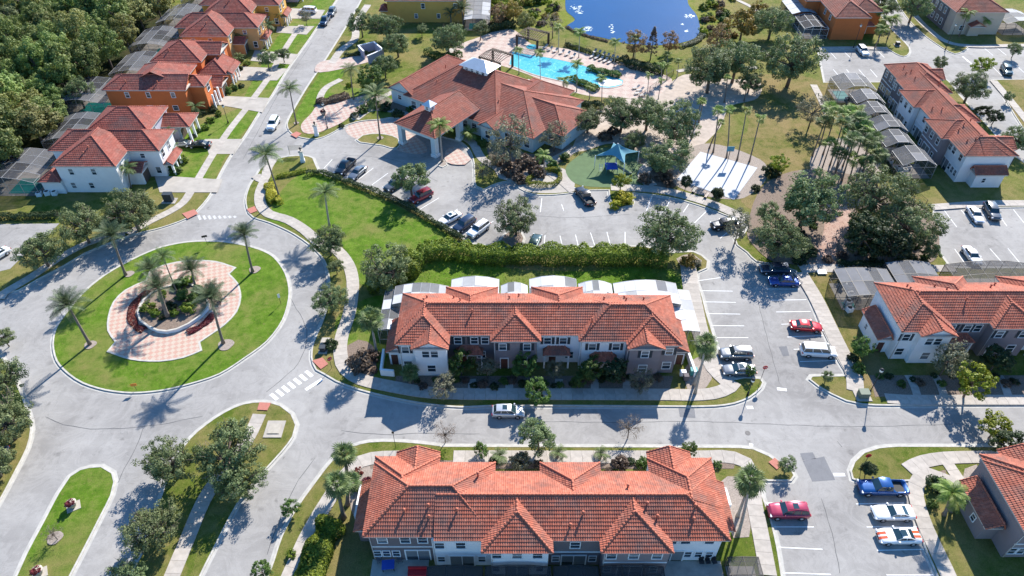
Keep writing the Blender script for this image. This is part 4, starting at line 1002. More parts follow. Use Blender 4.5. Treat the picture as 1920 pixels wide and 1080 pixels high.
# lantern
b.wall(-10.6, -4.1, 3.2, 6.9, 6.0, 8.6, 'whitewall')
for i in range(4): b.window(-9.6 + i * 1.5, 3.18, 7.95, 0.75, 0.75)
for i in range(2): b.window(-4.08, 4.2 + i * 1.7, 7.95, 0.75, 0.75, '+x')
lm = MB(); X0, X1, Y0, Y1, ZE, ZT = -11.3, -3.4, 2.5, 7.6, 8.6, 10.0; yc = (Y0 + Y1) / 2
lm.add([(X0, Y0, ZE), (X1, Y0, ZE), (X1, Y1, ZE), (X0, Y1, ZE), (X0 + 2.6, yc, ZT), (X1 - 2.6, yc, ZT)], [(0, 1, 5, 4), (1, 2, 5), (2, 3, 4, 5), (3, 0, 4), (3, 2, 1, 0)])
for i in range(1, 20):   # standing seams of the sheet roof
    x = X0 + 0.4 * i
    z = ZE + min(1, (x - X0) / 2.6, (X1 - x) / 2.6) * (ZT - ZE); y2 = Y0 + min(1, (x - X0) / 2.6, (X1 - x) / 2.6) * (yc - Y0)
    if z > ZE + .1: lm.tube([(x, Y0, ZE + .02), (x, y2, z + .02)], .025, 4, False)
lm.build('lantern_roof', M['silverroof'], b.root)
# porte cochere
b.wing(-10.8, 0.2, -20.0, -5.0, 4.7, 7.3, 'y', 'hip', 'gable', r0=-14.4, gwall='aqua')
for x0, x1, y0, y1 in ((-10.3, -9.2, -19.6, -18.5), (-1.4, -.3, -19.6, -18.5), (-1.4, -.3, -11.6, -10.4), (-10.3, -9.2, -11.6, -10.4)):
    b.wall(x0, x1, y0, y1, -.1, 4.6, 'aqua'); b.wall(x0 - .15, x1 + .15, y0 - .15, y1 + .15, -.1, .5, 'whitewall')
b.wall(-9.2, -1.4, -19.5, -18.9, 3.7, 4.5, 'aqua'); b.wall(-1.3, -.7, -18.5, -8, 3.7, 4.5, 'aqua'); b.wall(-10.1, -9.5, -18.5, -8, 3.7, 4.5, 'aqua')
b.wall(-6.3, -4.8, -15.2, -13.7, 6.2, 8.1, 'whitewall')
lm = MB(); lm.add([(-6.7, -15.6, 8.1), (-4.4, -15.6, 8.1), (-4.4, -13.3, 8.1), (-6.7, -13.3, 8.1), (-5.55, -14.45, 9.1)], [(0, 1, 4), (1, 2, 4), (2, 3, 4), (3, 0, 4), (3, 2, 1, 0)]); lm.build('lantern_roof', M['silverroof'], b.root)
b.window(-5.55, -15.22, 7.5, .6, .6); b.window(-4.78, -14.45, 7.5, .6, .6, '+x')
for x, y, z in ((2.5, -1.5, 5.4), (9.4, -2, 5.2), (-14, -2, 5.6), (-16.4, 4, 6.2)): b.vent(x, y, z)
b.finish()

# ------------------------------------------------------------------ screen cages
def cage(label, x0, x1, y0, y1, h=3.0, rise=1.1, nx=4, ny=2, rm=('screen_mid',), wm='screen_dark', axis='x', rz=0, org=(0, 0), group=None, post='bronze', floor=None, pool=None, seed=0):
    """lanai cage: arched roof of screen panels on a light metal frame; arch spans along axis"""
    r = random.Random(seed); root = empty('screen_enclosure', (org[0], org[1], ZL), rz); tag(root, label, 'screen enclosure', group)
    def P(i, j):
        a, b_ = i / nx, j / ny
        z = h + rise * math.sin(math.pi * (0.08 + 0.84 * (a if axis == 'x' else b_)))
        return Vector((x0 + (x1 - x0) * a, y0 + (y1 - y0) * b_, z))
    f = MB(); t = 0.045
    def bar(a, b_, k=t): f.tube([a, b_], k, 4, False, False)
    for i in range(nx + 1):
        for j in range(ny): bar(P(i, j), P(i, j + 1), .035)
    for j in range(ny + 1):
        for i in range(nx): bar(P(i, j), P(i + 1, j), .035)
    per = [(i, 0) for i in range(nx)] + [(nx, j) for j in range(ny)] + [(nx - i, ny) for i in range(nx)] + [(0, ny - j) for j in range(ny)]
    for (i, j) in per:
        p = P(i, j); bar(Vector((p.x, p.y, 0)), p)
    n = len(per)
    for k in range(n):
        a, b_ = P(*per[k]), P(*per[(k + 1) % n])
        bar(Vector((a.x, a.y, 1.0)), Vector((b_.x, b_.y, 1.0)), .03); bar(Vector((a.x, a.y, h)), Vector((b_.x, b_.y, h)), .03)
    f.build('frame', M[post], root)
    for i in range(nx):
        for j in range(ny):
            q = [P(i, j), P(i + 1, j), P(i + 1, j + 1), P(i, j + 1)]; c = sum(q, Vector()) / 4
            MB().add([c + (p - c) * .97 for p in q] + [c + (p - c) * .97 - Vector((0, 0, .012)) for p in q], [(0, 1, 2, 3), (7, 6, 5, 4), (0, 4, 5, 1), (1, 5, 6, 2), (2, 6, 7, 3), (3, 7, 4, 0)]).build('roof_panel', M[r.choice(rm)], root)
    for k in range(n):
        a, b_ = P(*per[k]), P(*per[(k + 1) % n])
        MB().add([(a.x, a.y, .02), (b_.x, b_.y, .02), tuple(b_), tuple(a)], [(0, 1, 2, 3)]).build('side_screen', M[wm], root)
    if floor: 
        MB().box(x0 + .1, x1 - .1, y0 + .1, y1 - .1, -.1, .03).build('patio_slab', M[floor], root)
    if pool:
        MB().box(x0 + pool[0], x1 - pool[1], y0 + pool[2], y1 - pool[3], .0, .05).build('pool', M['pool_small'], root)
    return root
# behind the middle row
WH = ('screen_white', 'screen_white', 'screen_white', 'screen_pale', 'screen_grey')
gm_ = 'screened patios behind the middle townhouse row'
for k, (lab, a, b_, y1, n) in enumerate((('white panelled patio cage at the left end wrapping the corner', -18.0, -9.8, 79.2, 6), ('white arched patio cage behind the first rear hip', -9.4, -2.0, 80.8, 4), ('white patio cage sunk between the two rear hips', -1.7, 2.4, 79.4, 4), ('brightest white arched patio cage behind the second rear hip', 2.7, 10.0, 80.9, 4), ('narrow white patio cage right of the second rear hip', 10.3, 15.4, 79.8, 5), ('widest white patio cage at the right end beside the car park', 15.7, 25.4, 79.9, 6))):
    cage(lab, a, b_, 76.5 if k in (1, 3) else 75.2, y1, 3.4, 1.0, n, 2, WH, 'screen_grey', 'x', group=gm_, post='greyframe', floor='drive', seed=k + 3)
cage('grey sloping patio cage wrapping the left end wall of the middle row', -19.6, -16.9, 70.5, 79.0, 2.9, .3, 2, 4, ('screen_grey', 'screen_mid', 'screen_white'), 'screen_dark', 'x', group=gm_, post='greyframe', seed=21)
cage('white sloping patio cage wrapping the right end wall of the middle row', 24.0, 27.4, 70.2, 79.0, 2.9, .3, 2, 4, ('screen_white', 'screen_white', 'screen_pale'), 'screen_dark', 'x', group=gm_, post='greyframe', seed=22)
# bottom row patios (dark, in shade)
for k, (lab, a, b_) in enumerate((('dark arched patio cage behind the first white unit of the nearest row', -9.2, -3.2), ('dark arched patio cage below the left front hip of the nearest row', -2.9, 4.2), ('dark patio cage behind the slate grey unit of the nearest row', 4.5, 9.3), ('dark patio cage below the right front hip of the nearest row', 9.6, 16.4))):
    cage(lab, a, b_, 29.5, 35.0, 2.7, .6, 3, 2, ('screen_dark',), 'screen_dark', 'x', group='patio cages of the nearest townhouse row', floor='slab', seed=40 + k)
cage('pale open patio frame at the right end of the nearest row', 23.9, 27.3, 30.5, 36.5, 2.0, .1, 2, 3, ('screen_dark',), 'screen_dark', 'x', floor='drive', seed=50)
# along the diagonal row
gd = 'dark screen cages along the diagonal townhouse row'
names = ['nearest dark screen cage with a grey ribbed roof by the white end wall', 'second dark screen cage from the white end wall of the diagonal row', 'third dark screen cage from the white end wall of the diagonal row', 'fourth dark screen cage counting away from the white end wall', 'fifth dark screen cage counting away from the white end wall', 'farthest and palest screen cage at the car park end of the diagonal row']
for k, (ya, yb) in enumerate(((114.0, 120.2), (120.8, 126.6), (127.0, 132.6), (133.0, 138.6), (139.0, 144.4), (145.0, 152.5))):
    cage(names[k], (75.4, 74.8, 75.6, 75.0, 75.7, 74.2)[k], (81.9, 81.0, 81.8, 81.2, 81.9, 82.4)[k], ya + .45, yb - .35, 2.6, 1.7, 3, 2, ('screen_mid', 'screen_mid', 'screen_grey'), 'screen_dark', 'x', group=gd, post='greyframe', floor='slab', seed=60 + k, pool=(.8, 4.5, 1, 1) if k in (0, 5) else None)
# behind the right row
gr_ = 'screened patios behind the right townhouse row'
cage('grey sloping patio cage with a small green pool behind the right row', 51.6, 60.0, 77.6, 84.0, 2.9, .5, 5, 2, ('screen_grey', 'screen_mid', 'screen_grey'), 'screen_dark', 'x', group=gr_, floor='drive', pool=(.5, 6, .6, 4.5), seed=71)
cage('raised grey patio cage behind the first rear hip of the right row', 60.3, 67.4, 79.0, 85.4, 3.1, .6, 4, 2, ('screen_grey', 'screen_mid'), 'screen_dark', 'x', group=gr_, floor='drive', seed=72)
cage('open framed patio cage with bare crossed braces behind the right row', 70.0, 84.0, 79.0, 85.2, 2.8, 1.0, 6, 2, ('screen_dark',), 'screen_dark', 'x', group=gr_, floor='drive', seed=73)
# beside the left houses
gl = 'pool cages behind the houses on the left'
for k, (lab, a, b_, ya, yb) in enumerate((('dark pool cage with green water behind the blue house', -100, -89.2, 108.5, 119), ('grey pool cage behind the grey house', -95, -84.8, 123, 133.5), ('grey pool cage with green water behind the long orange house', -101, -89.4, 139, 150), ('grey pool cage behind the second orange house', -94.5, -84.2, 153.5, 164), ('grey pool cage behind the apricot house', -96, -85.8, 168.5, 179.5), ('pale pool cage behind the ochre house', -95, -84.8, 184, 195), ('small pool cage with teal water at the top of the row', -94, -84.8, 200, 211))):
    cage(lab, a, b_, ya, yb, 2.7, 1.5, 4, 4, ('screen_mid', 'screen_dark', 'screen_mid'), 'screen_dark', 'x', group=gl, post='greyframe', floor='drive', pool=(4.2, 1.2, .9, 4.5), seed=80 + k)
cage('pale grey cage beside the wide ochre house', -13.0, -6.0, 186.5, 202, 2.9, .4, 3, 5, ('screen_pale', 'screen_grey'), 'screen_dark', 'x', floor='drive', pool=(1.2, 1.2, .9, 10.5), seed=90)
cage('white roofed cage behind the terracotta end house', 76.5, 83.4, 190, 200, 2.9, 1.0, 3, 3, ('screen_white', 'screen_pale'), 'screen_dark', 'x', floor='slab', seed=91)
cage('low dark cage with bright white ribs beside the terracotta end house', 77.2, 83.6, 181, 189.6, 2.6, .9, 3, 2, ('screen_dark',), 'screen_dark', 'x', floor='slab', post='trim', seed=92)
cage('pale cage at the far right beside the tan house', 131.8, 140, 183.5, 192, 2.8, 1.2, 3, 3, ('screen_pale', 'screen_grey'), 'screen_dark', 'x', floor='slab', seed=93)
# ------------------------------------------------------------------ vegetation
npr = np.random.RandomState(5)
def leaf_quads(C, N, size, rs):
    """one bent leaf clump (quad) at every point C facing about N"""
    n = len(C)
    N = N / np.maximum(1e-6, np.linalg.norm(N, axis=1, keepdims=True))
    a = rs.normal(size=(n, 3)); a -= (a * N).sum(1, keepdims=True) * N; a /= np.linalg.norm(a, axis=1, keepdims=True)
    b = np.cross(N, a); s = size * rs.uniform(0.6, 1.35, (n, 1)); k = rs.uniform(0.45, 0.95, (n, 1))
    V = np.stack([C - a * s, C + b * s * k, C + a * s, C - b * s * k], 1).reshape(-1, 3)
    return V, np.arange(4 * n).reshape(n, 4)
def crown_mesh(name, mat, seed, leaves=4200, clumps=90, hz=0.72, size=0.055, fill=0.35, shape='round', spread=0.17, sparse=0.0):
    rs = np.random.RandomState(seed)
    d = rs.normal(size=(clumps, 3)); d /= np.linalg.norm(d, axis=1, keepdims=True)
    rad = rs.uniform(fill, 1.0, clumps) ** 0.55
    if shape == 'round':
        # lobed outline
        lob = rs.normal(size=(9, 3)); lob /= np.linalg.norm(lob, axis=1, keepdims=True)
        w = np.max(d @ lob.T, axis=1); rad = rad * (0.56 + 0.46 * np.clip((w - 0.45) / 0.5, 0, 1))
        cc = d * rad[:, None] * np.array([1, 1, hz]); cc[:, 2] = np.where(cc[:, 2] < -0.30 * hz, -0.30 * hz + (cc[:, 2] + .3 * hz) * .35, cc[:, 2])
        cc *= 1.22 * (1 - spread * .6)
    elif shape == 'cone':
        z = rs.uniform(0, 1, clumps) ** 0.8; an = rs.uniform(0, 6.28, clumps); r = (1 - z) ** 0.8 * rs.uniform(0.4, 1, clumps) ** .5
        cc = np.stack([r * np.cos(an), r * np.sin(an), (z * 2 - .8) * hz], 1); d = cc.copy()
    n = leaves; idx = rs.randint(0, clumps, n)
    off = rs.normal(size=(n, 3)); off /= np.linalg.norm(off, axis=1, keepdims=True); rr = rs.uniform(0.3, 1, (n, 1)) ** .5 * spread * rs.uniform(.7, 1.3, clumps)[idx][:, None]
    C = cc[idx] + off * rr * np.array([1, 1, .8])
    N = off * .9 + cc[idx] * .5 + rs.normal(size=(n, 3)) * .55 + np.array([0, 0, .35])
    V, F = leaf_quads(C, N, size, rs)
    ct = rs.uniform(0, 1, clumps)
    T = np.clip(ct[idx] * .5 + rs.uniform(0, 1, n) * .5 + 0.0, 0, 1)
    me = np_mesh(name, V, F, mat, T)
    return me, cc
def trunk_mesh(cc, seed, h0, rad=0.055, limbs=9, lean=0.0, full=False):
    """h0 = distance from the ground to the crown centre in crown radii"""
    r = random.Random(seed); mb = MB()
    f = Vector((r.uniform(-.08, .08), r.uniform(-.08, .08), -0.28 if h0 > .7 else -.15))
    mb.tube([(0, 0, -h0 - .02), (f.x * .3, f.y * .3, (-h0 + f.z) / 2), f], [rad * 1.25, rad, rad * .85], 7)
    ids = list(range(len(cc))); r.shuffle(ids)
    for i in ids[:limbs]:
        c = Vector(cc[i]); m = f.lerp(c, .5) + Vector((r.uniform(-.06, .06), r.uniform(-.06, .06), -.04))
        mb.tube([f, m, c], [rad * .62, rad * .38, rad * .16], 5)
        if full:
            for _ in range(4):
                e = c + Vector((r.uniform(-.25, .25), r.uniform(-.25, .25), r.uniform(-.05, .28))); mb.tube([m.lerp(c, r.uniform(.3, .9)), e], [rad * .16, rad * .05], 4)
    return mb.mesh('trunk', M['bark'])
KIND = {}
def kind(key, leaf, n, h0, **kw):
    L = []
    limbs = kw.pop('limbs', 9); rad = kw.pop('rad', .055); full = kw.pop('full', False)
    for i in range(n):
        sd = abs(hash_s(key)) % 9973 + i * 17
        me, cc = crown_mesh('crown_' + key, LEAF[leaf], sd, **kw)
        L.append((me, trunk_mesh(cc, sd, h0, rad, limbs, full=full)))
    KIND[key] = (L, h0)
def hash_s(s):
    h = 7
    for ch in s: h = (h * 31 + ord(ch)) % 100003
    return h
kind('oak', 'oak', 7, 1.0, leaves=13000, clumps=170, size=.028, spread=.145, hz=.74, limbs=26, rad=.06, full=True)
kind('oak_s', 'oak', 3, 1.25, leaves=7000, clumps=90, size=.042, spread=.19, hz=.85)
kind('wood', 'wood', 5, 1.5, leaves=7500, clumps=110, size=.045, spread=.2, hz=1.0)
kind('wood_y', 'wood_y', 3, 1.5, leaves=6500, clumps=95, size=.045, spread=.2, hz=1.0)
kind('green', 'green', 3, 1.3, leaves=5500, clumps=80, size=.05, spread=.18, hz=1.0)
kind('dark', 'dark', 3, 1.2, leaves=6000, clumps=80, size=.05, spread=.18, hz=.95)
kind('lime', 'lime', 2, 1.3, leaves=3000, clumps=60, size=.06, spread=.18, hz=.9)
kind('pale', 'pale', 4, 1.35, leaves=2600, clumps=80, size=.042, spread=.18, hz=1.0, limbs=16, rad=.04, full=True)
kind('bare', 'bare', 3, 1.4, leaves=900, clumps=60, size=.035, spread=.2, hz=1.05, limbs=22, rad=.04, full=True)
kind('rust', 'rust', 2, 1.2, leaves=3600, clumps=90, size=.045, spread=.18, hz=1.1, full=True)
kind('ochre', 'ochre', 3, 1.1, leaves=4200, clumps=90, size=.052, spread=.18, hz=.85)
kind('cypress', 'brown', 2, 1.9, leaves=4200, clumps=120, size=.05, spread=.14, hz=1.7, shape='cone', rad=.07)
kind('topiary', 'dark', 1, 1.5, leaves=5200, clumps=160, size=.075, spread=.22, hz=.95, fill=.5)
def crown_only(key, leaf, n, **kw):
    L = []
    for i in range(n): L.append((crown_mesh('foliage_' + key, LEAF[leaf], hash_s(key) % 997 + i * 13, **kw)[0], None))
    KIND[key] = (L, .45)
for k in ('green', 'dark', 'lime', 'brown', 'red', 'yellow', 'pale', 'hedge', 'ochre'): crown_only('b_' + k, k, 2, leaves=1500, clumps=45, size=.10, spread=.24, hz=.7)
ZC = {}
def group_noun(g):
    return 'planter plant' if 'planter' in g else ('scrub bush' if 'scrub' in g else ('undergrowth shrub' if 'undergrowth' in g else ('foundation shrub' if 'foundation' in g else 'shrub')))
tr = random.Random(77)
MARKS = [(105,330,'the cage behind the blue house'), (160,230,'the cage behind the grey house'), (205,140,'the long orange house cage'), (255,90,'the second orange house cage'), (300,50,'the cage behind the apricot house'), (345,15,'the cage behind the ochre house'), (0,100,'the upper left edge'), (0,250,'the lower left edge'), (100,0,'the left top edge'), (230,0,'the middle top edge'),
 (822,230,'the porte cochere'), (1020,345,'the triangular hedge'), (957,264,'the large pale club tree'), (1040,254,'the small pale club tree'), (1155,300,'the shade sail'), (610,215,'the paved forecourt'), (704,180,'the oval island palm'), (1103,222,'the club corner oak'), (1257,292,'the court oaks'), (1345,330,'the basketball court'), (1160,375,'the car park island'),
 (1568,420,'the brick path'), (1516,378,'the large left park oak'), (1648,368,'the large right park oak'), (1462,446,'the oak over the blue cars'), (1712,424,'the oak by the right car park'), (1600,495,'the walk above the right row'),
 (760,700,'the white left end unit'), (864,684,'the first leafy front tree'), (985,686,'the centre front tree'), (1084,712,'the white unit door tree'), (1202,714,'the mauve end unit tree'), (1655,690,'the white gable of the right row'), (1781,674,'the pale tree of the right row'), (1872,672,'the dark tree of the right row'), (740,870,'the left end of the nearest row'), (905,868,'the slim tree behind the nearest row'), (1011,850,'the big street tree'), (1180,860,'the bare street tree'), (1320,870,'the right end of the nearest row'),
 (900,20,'the pale cage of the ochre house'), (975,20,'the ochre bank tree'), (1037,42,'the bare pond tree'), (1000,60,'the larger pergola'), (1060,10,'the left pond edge'), (1312,58,'the right pond corner'), (1347,72,'the rusty brown pond tree'), (1395,42,'the ochre pond tree'), (1320,0,'the top of the right pond bank'),
 (320,300,'the blue house porch'), (380,235,'the grey house porch'), (420,160,'the orange house porches'), (470,90,'the apricot house porch'), (510,40,'the ochre house porch'), (300,580,'the stout planter palm'), (350,530,'the top of the planter'), (390,560,'the right tip of the planter'), (1540,270,'the left of the palm clump'), (1600,290,'the right of the palm clump')]
USED = {}
COLW = {'b_green': 'green', 'b_dark': 'dark green', 'b_lime': 'lime', 'b_brown': 'brown', 'b_hedge': 'yellow green', 'b_ochre': 'ochre', 'b_pale': 'pale', 'b_yellow': 'yellow', 'b_red': 'red', 'wood': 'deep green', 'wood_y': 'olive', 'oak': 'grey green', 'fan': 'dark', 'fan_lt': 'bright'}
def where(noun, k, px, py, r, small, big):
    m = min(MARKS, key=lambda q: (q[0] - px) ** 2 + (q[1] - py) ** 2); dx, dy = px - m[0], py - m[1]; d = math.hypot(dx, dy)
    side = ('right of' if dx > 0 else 'left of') if abs(dx) > abs(dy) * 1.2 else ('below' if dy > 0 else 'above')
    far = 'close' if d < 12 else ('just' if d < 24 else ('further' if d < 48 else 'well'))
    size = 'small' if r < small else ('large' if r > big else 'medium')
    for extra in ('', 'rounded ', 'low ', 'spreading ', 'ragged ', 'full ', 'narrow '):
        s_ = '%s %s%s %s %s %s %s' % (size, extra if extra in ('', 'rounded ') else '', COLW.get(k, 'green'), noun, far, side, m[2])
        if s_ not in USED: USED[s_] = 1; return s_
    return s_
def tree(k, px, py, rpx, label=None, group=None, cat=None, name=None, zs=1.0, world=None, r=None):
    L, h0 = KIND[k]
    if world is None:
        r = 3.0
        for _ in range(5):
            zc = h0 * r * zs + (0 if L[0][1] else 0); P = G(px, py, zc + ZL)
            depth = P.y * _c + (CAM_H - P.z) * _s; r = rpx * depth / FPX
        x, y = P.x, P.y
    else: x, y = world
    me, tk = L[tr.randrange(len(L))]
    bush = tk is None
    if group and group != 'x':
        qx, qy = PJ(x, y, h0 * r); qr = r * FPX / (y * _c + (CAM_H - 2) * _s)
        if name == 'woodland_tree': label = where('woodland tree', k, qx, qy, qr, 24, 34)
        else: label = where(group_noun(group), k, qx, qy, qr, 8.5, 14)
    nm = name or ('shrub' if bush else ('oak_tree' if k.startswith('oak') else 'tree'))
    rz = tr.uniform(0, 6.28)
    if bush:
        o = inst(nm, me, None, (x, y, ZL + r * h0 * zs), (0, 0, rz), (r, r, r * zs)); tag(o, label, cat or 'shrub', group); return o
    root = empty(nm, (x, y, ZL), rz); tag(root, label, cat or 'tree', group)
    u_ = tr.uniform(.88, 1.12); root.scale = (r * u_, r / u_, r * zs * tr.uniform(.92, 1.1))
    c = inst('crown', me, root, (0, 0, h0)); c['kind'] = 'stuff'; inst('trunk', tk, root, (0, 0, h0))
    return root

# ---- palms
def frond_mesh(name, mat, L=2.6, droop=0.9, n=17, lw=0.5, w=0.045, lift=.25, seed=0, vee=.35):
    rs = random.Random(seed); mb = MB(); pts = []; tones = []
    for i in range(9):
        t = i / 8; pts.append(Vector((L * (t - .12 * droop * t * t), 0, L * (lift * t - droop * .55 * t * t))))
    mb.tube(pts, [.045 * (1 - .85 * i / 8) for i in range(9)], 4, False)
    for i in range(n):
        t = .12 + .87 * i / (n - 1); k = t * 8; a = int(min(7, k)); p = pts[a].lerp(pts[a + 1], k - a); d = (pts[a + 1] - pts[a]).normalized()
        ll = lw * (1 - abs(t - .45) ** 1.6 * 1.5) * rs.uniform(.85, 1.1) * L / 2.6
        for sg in (-1, 1):
            q = p + d * ll * .55 + Vector((0, sg * ll * .85, ll * (vee - droop * .35)))
            e = q + d * ll * .15 + Vector((0, sg * ll * .2, -ll * droop * .3))
            mb.add([p - d * w, p + d * w, q + d * w * .9, q - d * w * .9], [(0, 1, 2, 3)]); mb.add([q - d * w * .9, q + d * w * .9, e], [(0, 1, 2)])
    me = mb.mesh(name, mat); at = me.attributes.new('tone', 'FLOAT', 'FACE'); at.data.foreach_set('value', [rs.random() for _ in me.polygons]); return me
def fan_mesh(name, mat, L=1.0, Rf=0.8, seed=0):
    rs = random.Random(seed); mb = MB()
    mb.tube([(0, 0, 0), (L * .6, 0, .12), (L, 0, .05)], [.03, .025, .02], 4, False)
    n = 13
    for i in range(n):
        a = (i / (n - 1) - .5) * 4.3; l = Rf * (1 - .25 * abs(i / (n - 1) - .5)) * rs.uniform(.85, 1.1)
        dx, dy = math.cos(a), math.sin(a); px_, py_ = -dy, dx; w = .07
        p = Vector((L, 0, .05)); m = p + Vector((dx * l * .6, dy * l * .6, .03)); e = p + Vector((dx * l, dy * l, -.18 * l - .05))
        mb.add([p, m + Vector((px_ * w, py_ * w, 0)), e, m - Vector((px_ * w, py_ * w, 0))], [(0, 1, 2, 3)])
    me = mb.mesh(name, mat); at = me.attributes.new('tone', 'FLOAT', 'FACE'); at.data.foreach_set('value', [rs.random() for _ in me.polygons]); return me
FR = {
 'date': [frond_mesh('date_frond', LEAF['palm_gr'], 2.7, .8, 30, .42, .02, .42, i, .45) for i in range(2)],
 'queen': [frond_mesh('feather_frond', LEAF['palm_lt'], 2.5, 1.25, 16, .62, .05, .42, 5 + i, .1) for i in range(2)],
 'royal': [frond_mesh('feather_frond', LEAF['palm'], 2.6, 1.15, 22, .5, .03, .40, 9 + i, .2) for i in range(2)],
 'fan': [fan_mesh('fan_frond', LEAF['palm'], .85, .85, i) for i in range(2)],
 'fan_lt': [fan_mesh('fan_frond', LEAF['palm_lt'], .8, .8, 4 + i) for i in range(2)],
}
def crown_join(key, n=16, s=.62):
    """one joined crown for palms too small in view to pick fronds apart"""
    r = random.Random(3); V = []; F = []; T = []; k = 0
    for i in range(n):
        me = FR[key][i % 2]; e = math.radians(r.uniform(-35, 60)); mt = Matrix.Rotation(i * 2.4, 4, 'Z') @ Matrix.Rotation(-e, 4, 'Y') @ Matrix.Scale(s * r.uniform(.85, 1.1), 4)
        for v in me.vertices: V.append(tuple(mt @ v.co))
        for p in me.polygons: F.append([k + q for q in p.vertices])
        k += len(me.vertices)
    me2 = bpy.data.meshes.new('palm_crown'); me2.from_pydata(V, [], F); me2.materials.append(FR[key][0].materials[0])
    at = me2.attributes.new('tone', 'FLOAT', 'FACE'); at.data.foreach_set('value', [r.random() for _ in me2.polygons]); return me2
CJ = {k: crown_join(k, 18 if k != 'fan' else 26, 1.0) for k in FR}
pr = random.Random(9)
def palm(k, base, top, label=None, rad=None, group=None, joined=False, n=None, trunk='palm_trunk', tr_r=.17, sc=1.0, skirt=False, bz=ZL):
    bw = G(*base, bz); h = TOPH(base[0], base[1], top[1]); tw = G(top[0], top[1], h)
    dx, dy = tw.x - bw.x, tw.y - bw.y
    lim = .22 * h; l = math.hypot(dx, dy)
    if l > lim: dx *= lim / l; dy *= lim / l
    root = empty('palm_tree', (bw.x, bw.y, bz)); tag(root, label, 'palm tree', group)
    mb = MB(); N = 7; pts = []; rr = []
    for i in range(N + 1):
        t = i / N; pts.append(Vector((dx * (t ** 1.3), dy * (t ** 1.3), (h - bz) * t))); rr.append(tr_r * (1.25 - .45 * t) if i else tr_r * 1.9)
    mb.tube(pts, rr, 8)
    for i in range(1, int(h * 2.5)):   # leaf scars
        t = i / (h * 2.5); p = Vector((dx * t ** 1.3, dy * t ** 1.3, (h - bz) * t)); r0 = tr_r * (1.3 - .45 * t)
        mb.tube([p - Vector((0, 0, .03)), p + Vector((0, 0, .03))], [r0 * 1.06, r0 * 1.02], 7, False)
    mb.build('trunk', M[trunk], root)
    T = Vector((dx, dy, h - bz))
    if rad is not None:
        depth = bw.y * _c + (CAM_H - h) * _s; L = rad * depth / FPX
        sc = L / {'date': 2.5, 'queen': 2.25, 'royal': 2.3, 'fan': 1.6, 'fan_lt': 1.55}[k]
    if joined:
        c = inst('crown', CJ[k], root, T, (0, 0, pr.uniform(0, 6)), (sc, sc, sc)); c['kind'] = 'stuff'
    else:
        n = n or {'date': 34, 'queen': 18, 'royal': 18, 'fan': 26, 'fan_lt': 22}[k]
        for i in range(n):
            t = i / n
            e = {'date': 78 - 95 * t, 'queen': 62 - 80 * t, 'royal': 60 - 80 * t, 'fan': 80 - 130 * t, 'fan_lt': 75 - 110 * t}[k] + pr.uniform(-7, 7)
            s = sc * pr.uniform(.88, 1.1) * (.8 + .2 * min(1, t * 3))
            inst('frond', FR[k][i % 2], root, T, (0, -math.radians(e), i * 2.39996 + pr.uniform(-.15, .15)), (s, s, s))
    return root
palm('date', (169,646), (128,574), 'date palm on the left rim of the roundabout lawn', 42)
palm('date', (236,516), (210,443), 'date palm at the upper left of the roundabout lawn', 34)
palm('date', (474,510), (458,441), 'date palm at the upper right rim of the roundabout lawn', 30)
palm('date', (419,644), (396,560), 'dark date palm at the right side of the roundabout paving', 40)
palm('date', (314,592), (297,540), 'stout date palm inside the planter, left of centre', 38, bz=.8, tr_r=.25)
palm('date', (368,541), (359,507), 'short date palm at the top of the roundabout planter', 32, bz=.8)
palm('date', (296,530), (281,505), 'bushy date palm at the left tip of the roundabout planter', 30, bz=.5)
palm('royal', (333,551), (306,482), 'slim tall palm rising from the middle of the roundabout planter', 24, bz=.8, tr_r=.09)
palm('royal', (618,424), (609,362), 'palm standing on the bright triangle lawn', 30, trunk='palm_trunk_gr', tr_r=.15)
palm('royal', (525,373), (498,291), 'tall palm beside the clipped yellow hedge by the road', 32, tr_r=.15)
palm('royal', (556,233), (543,167), 'tall palm on the road verge above the club driveway entrance', 24, tr_r=.13)
palm('royal', (663,187), (657,131), 'palm behind the paved forecourt of the club', 20, tr_r=.12)
palm('royal', (713,261), (704,180), 'tall palm on the oval grass island before the porte cochere', 32, tr_r=.14)
palm('queen', (829,303), (824,236), 'bright palm in front of the porte cochere columns', 24, tr_r=.15, trunk='palm_trunk_gr')
palm('fan', (653,897), (646,852), 'uppermost of the three fan palms at the left end of the nearest row', 27, tr_r=.2)
palm('fan', (645,971), (631,908), 'lowest of the three fan palms at the left end of the nearest row', 30, tr_r=.2)
palm('fan', (652,946), (655,904), 'middle fan palm of three at the left end of the nearest row', 25, tr_r=.2)
palm('fan', (1383,1004), (1407,900), 'taller fan palm at the right end of the nearest row', 32, tr_r=.16, trunk='palm_trunk_gr')
palm('fan', (1383,968), (1402,915), 'shorter fan palm at the right end of the nearest row', 24, tr_r=.15, trunk='palm_trunk_gr')
palm('fan', (1303,738), (1324,645), 'fan palm at the right end of the middle row', 24, tr_r=.15, trunk='palm_trunk_gr')
palm('fan', (1301,722), (1326,660), 'lower fan palm leaning beside the right end of the middle row', 20, tr_r=.14, trunk='palm_trunk_gr')
palm('fan', (706,660), (695,600), 'fan palm at the left end of the middle row', 28, tr_r=.15, trunk='palm_trunk_gr')
palm('fan', (769,718), (768,698), 'short fan palm under the windows of the first white unit', 20, tr_r=.15)
palm('queen', (1770,965), (1773,925), 'arching palm beside the grey end wall in the lower right', 32)
palm('queen', (1782,958), (1790,940), 'low second palm clump beside the grey end wall', 22)
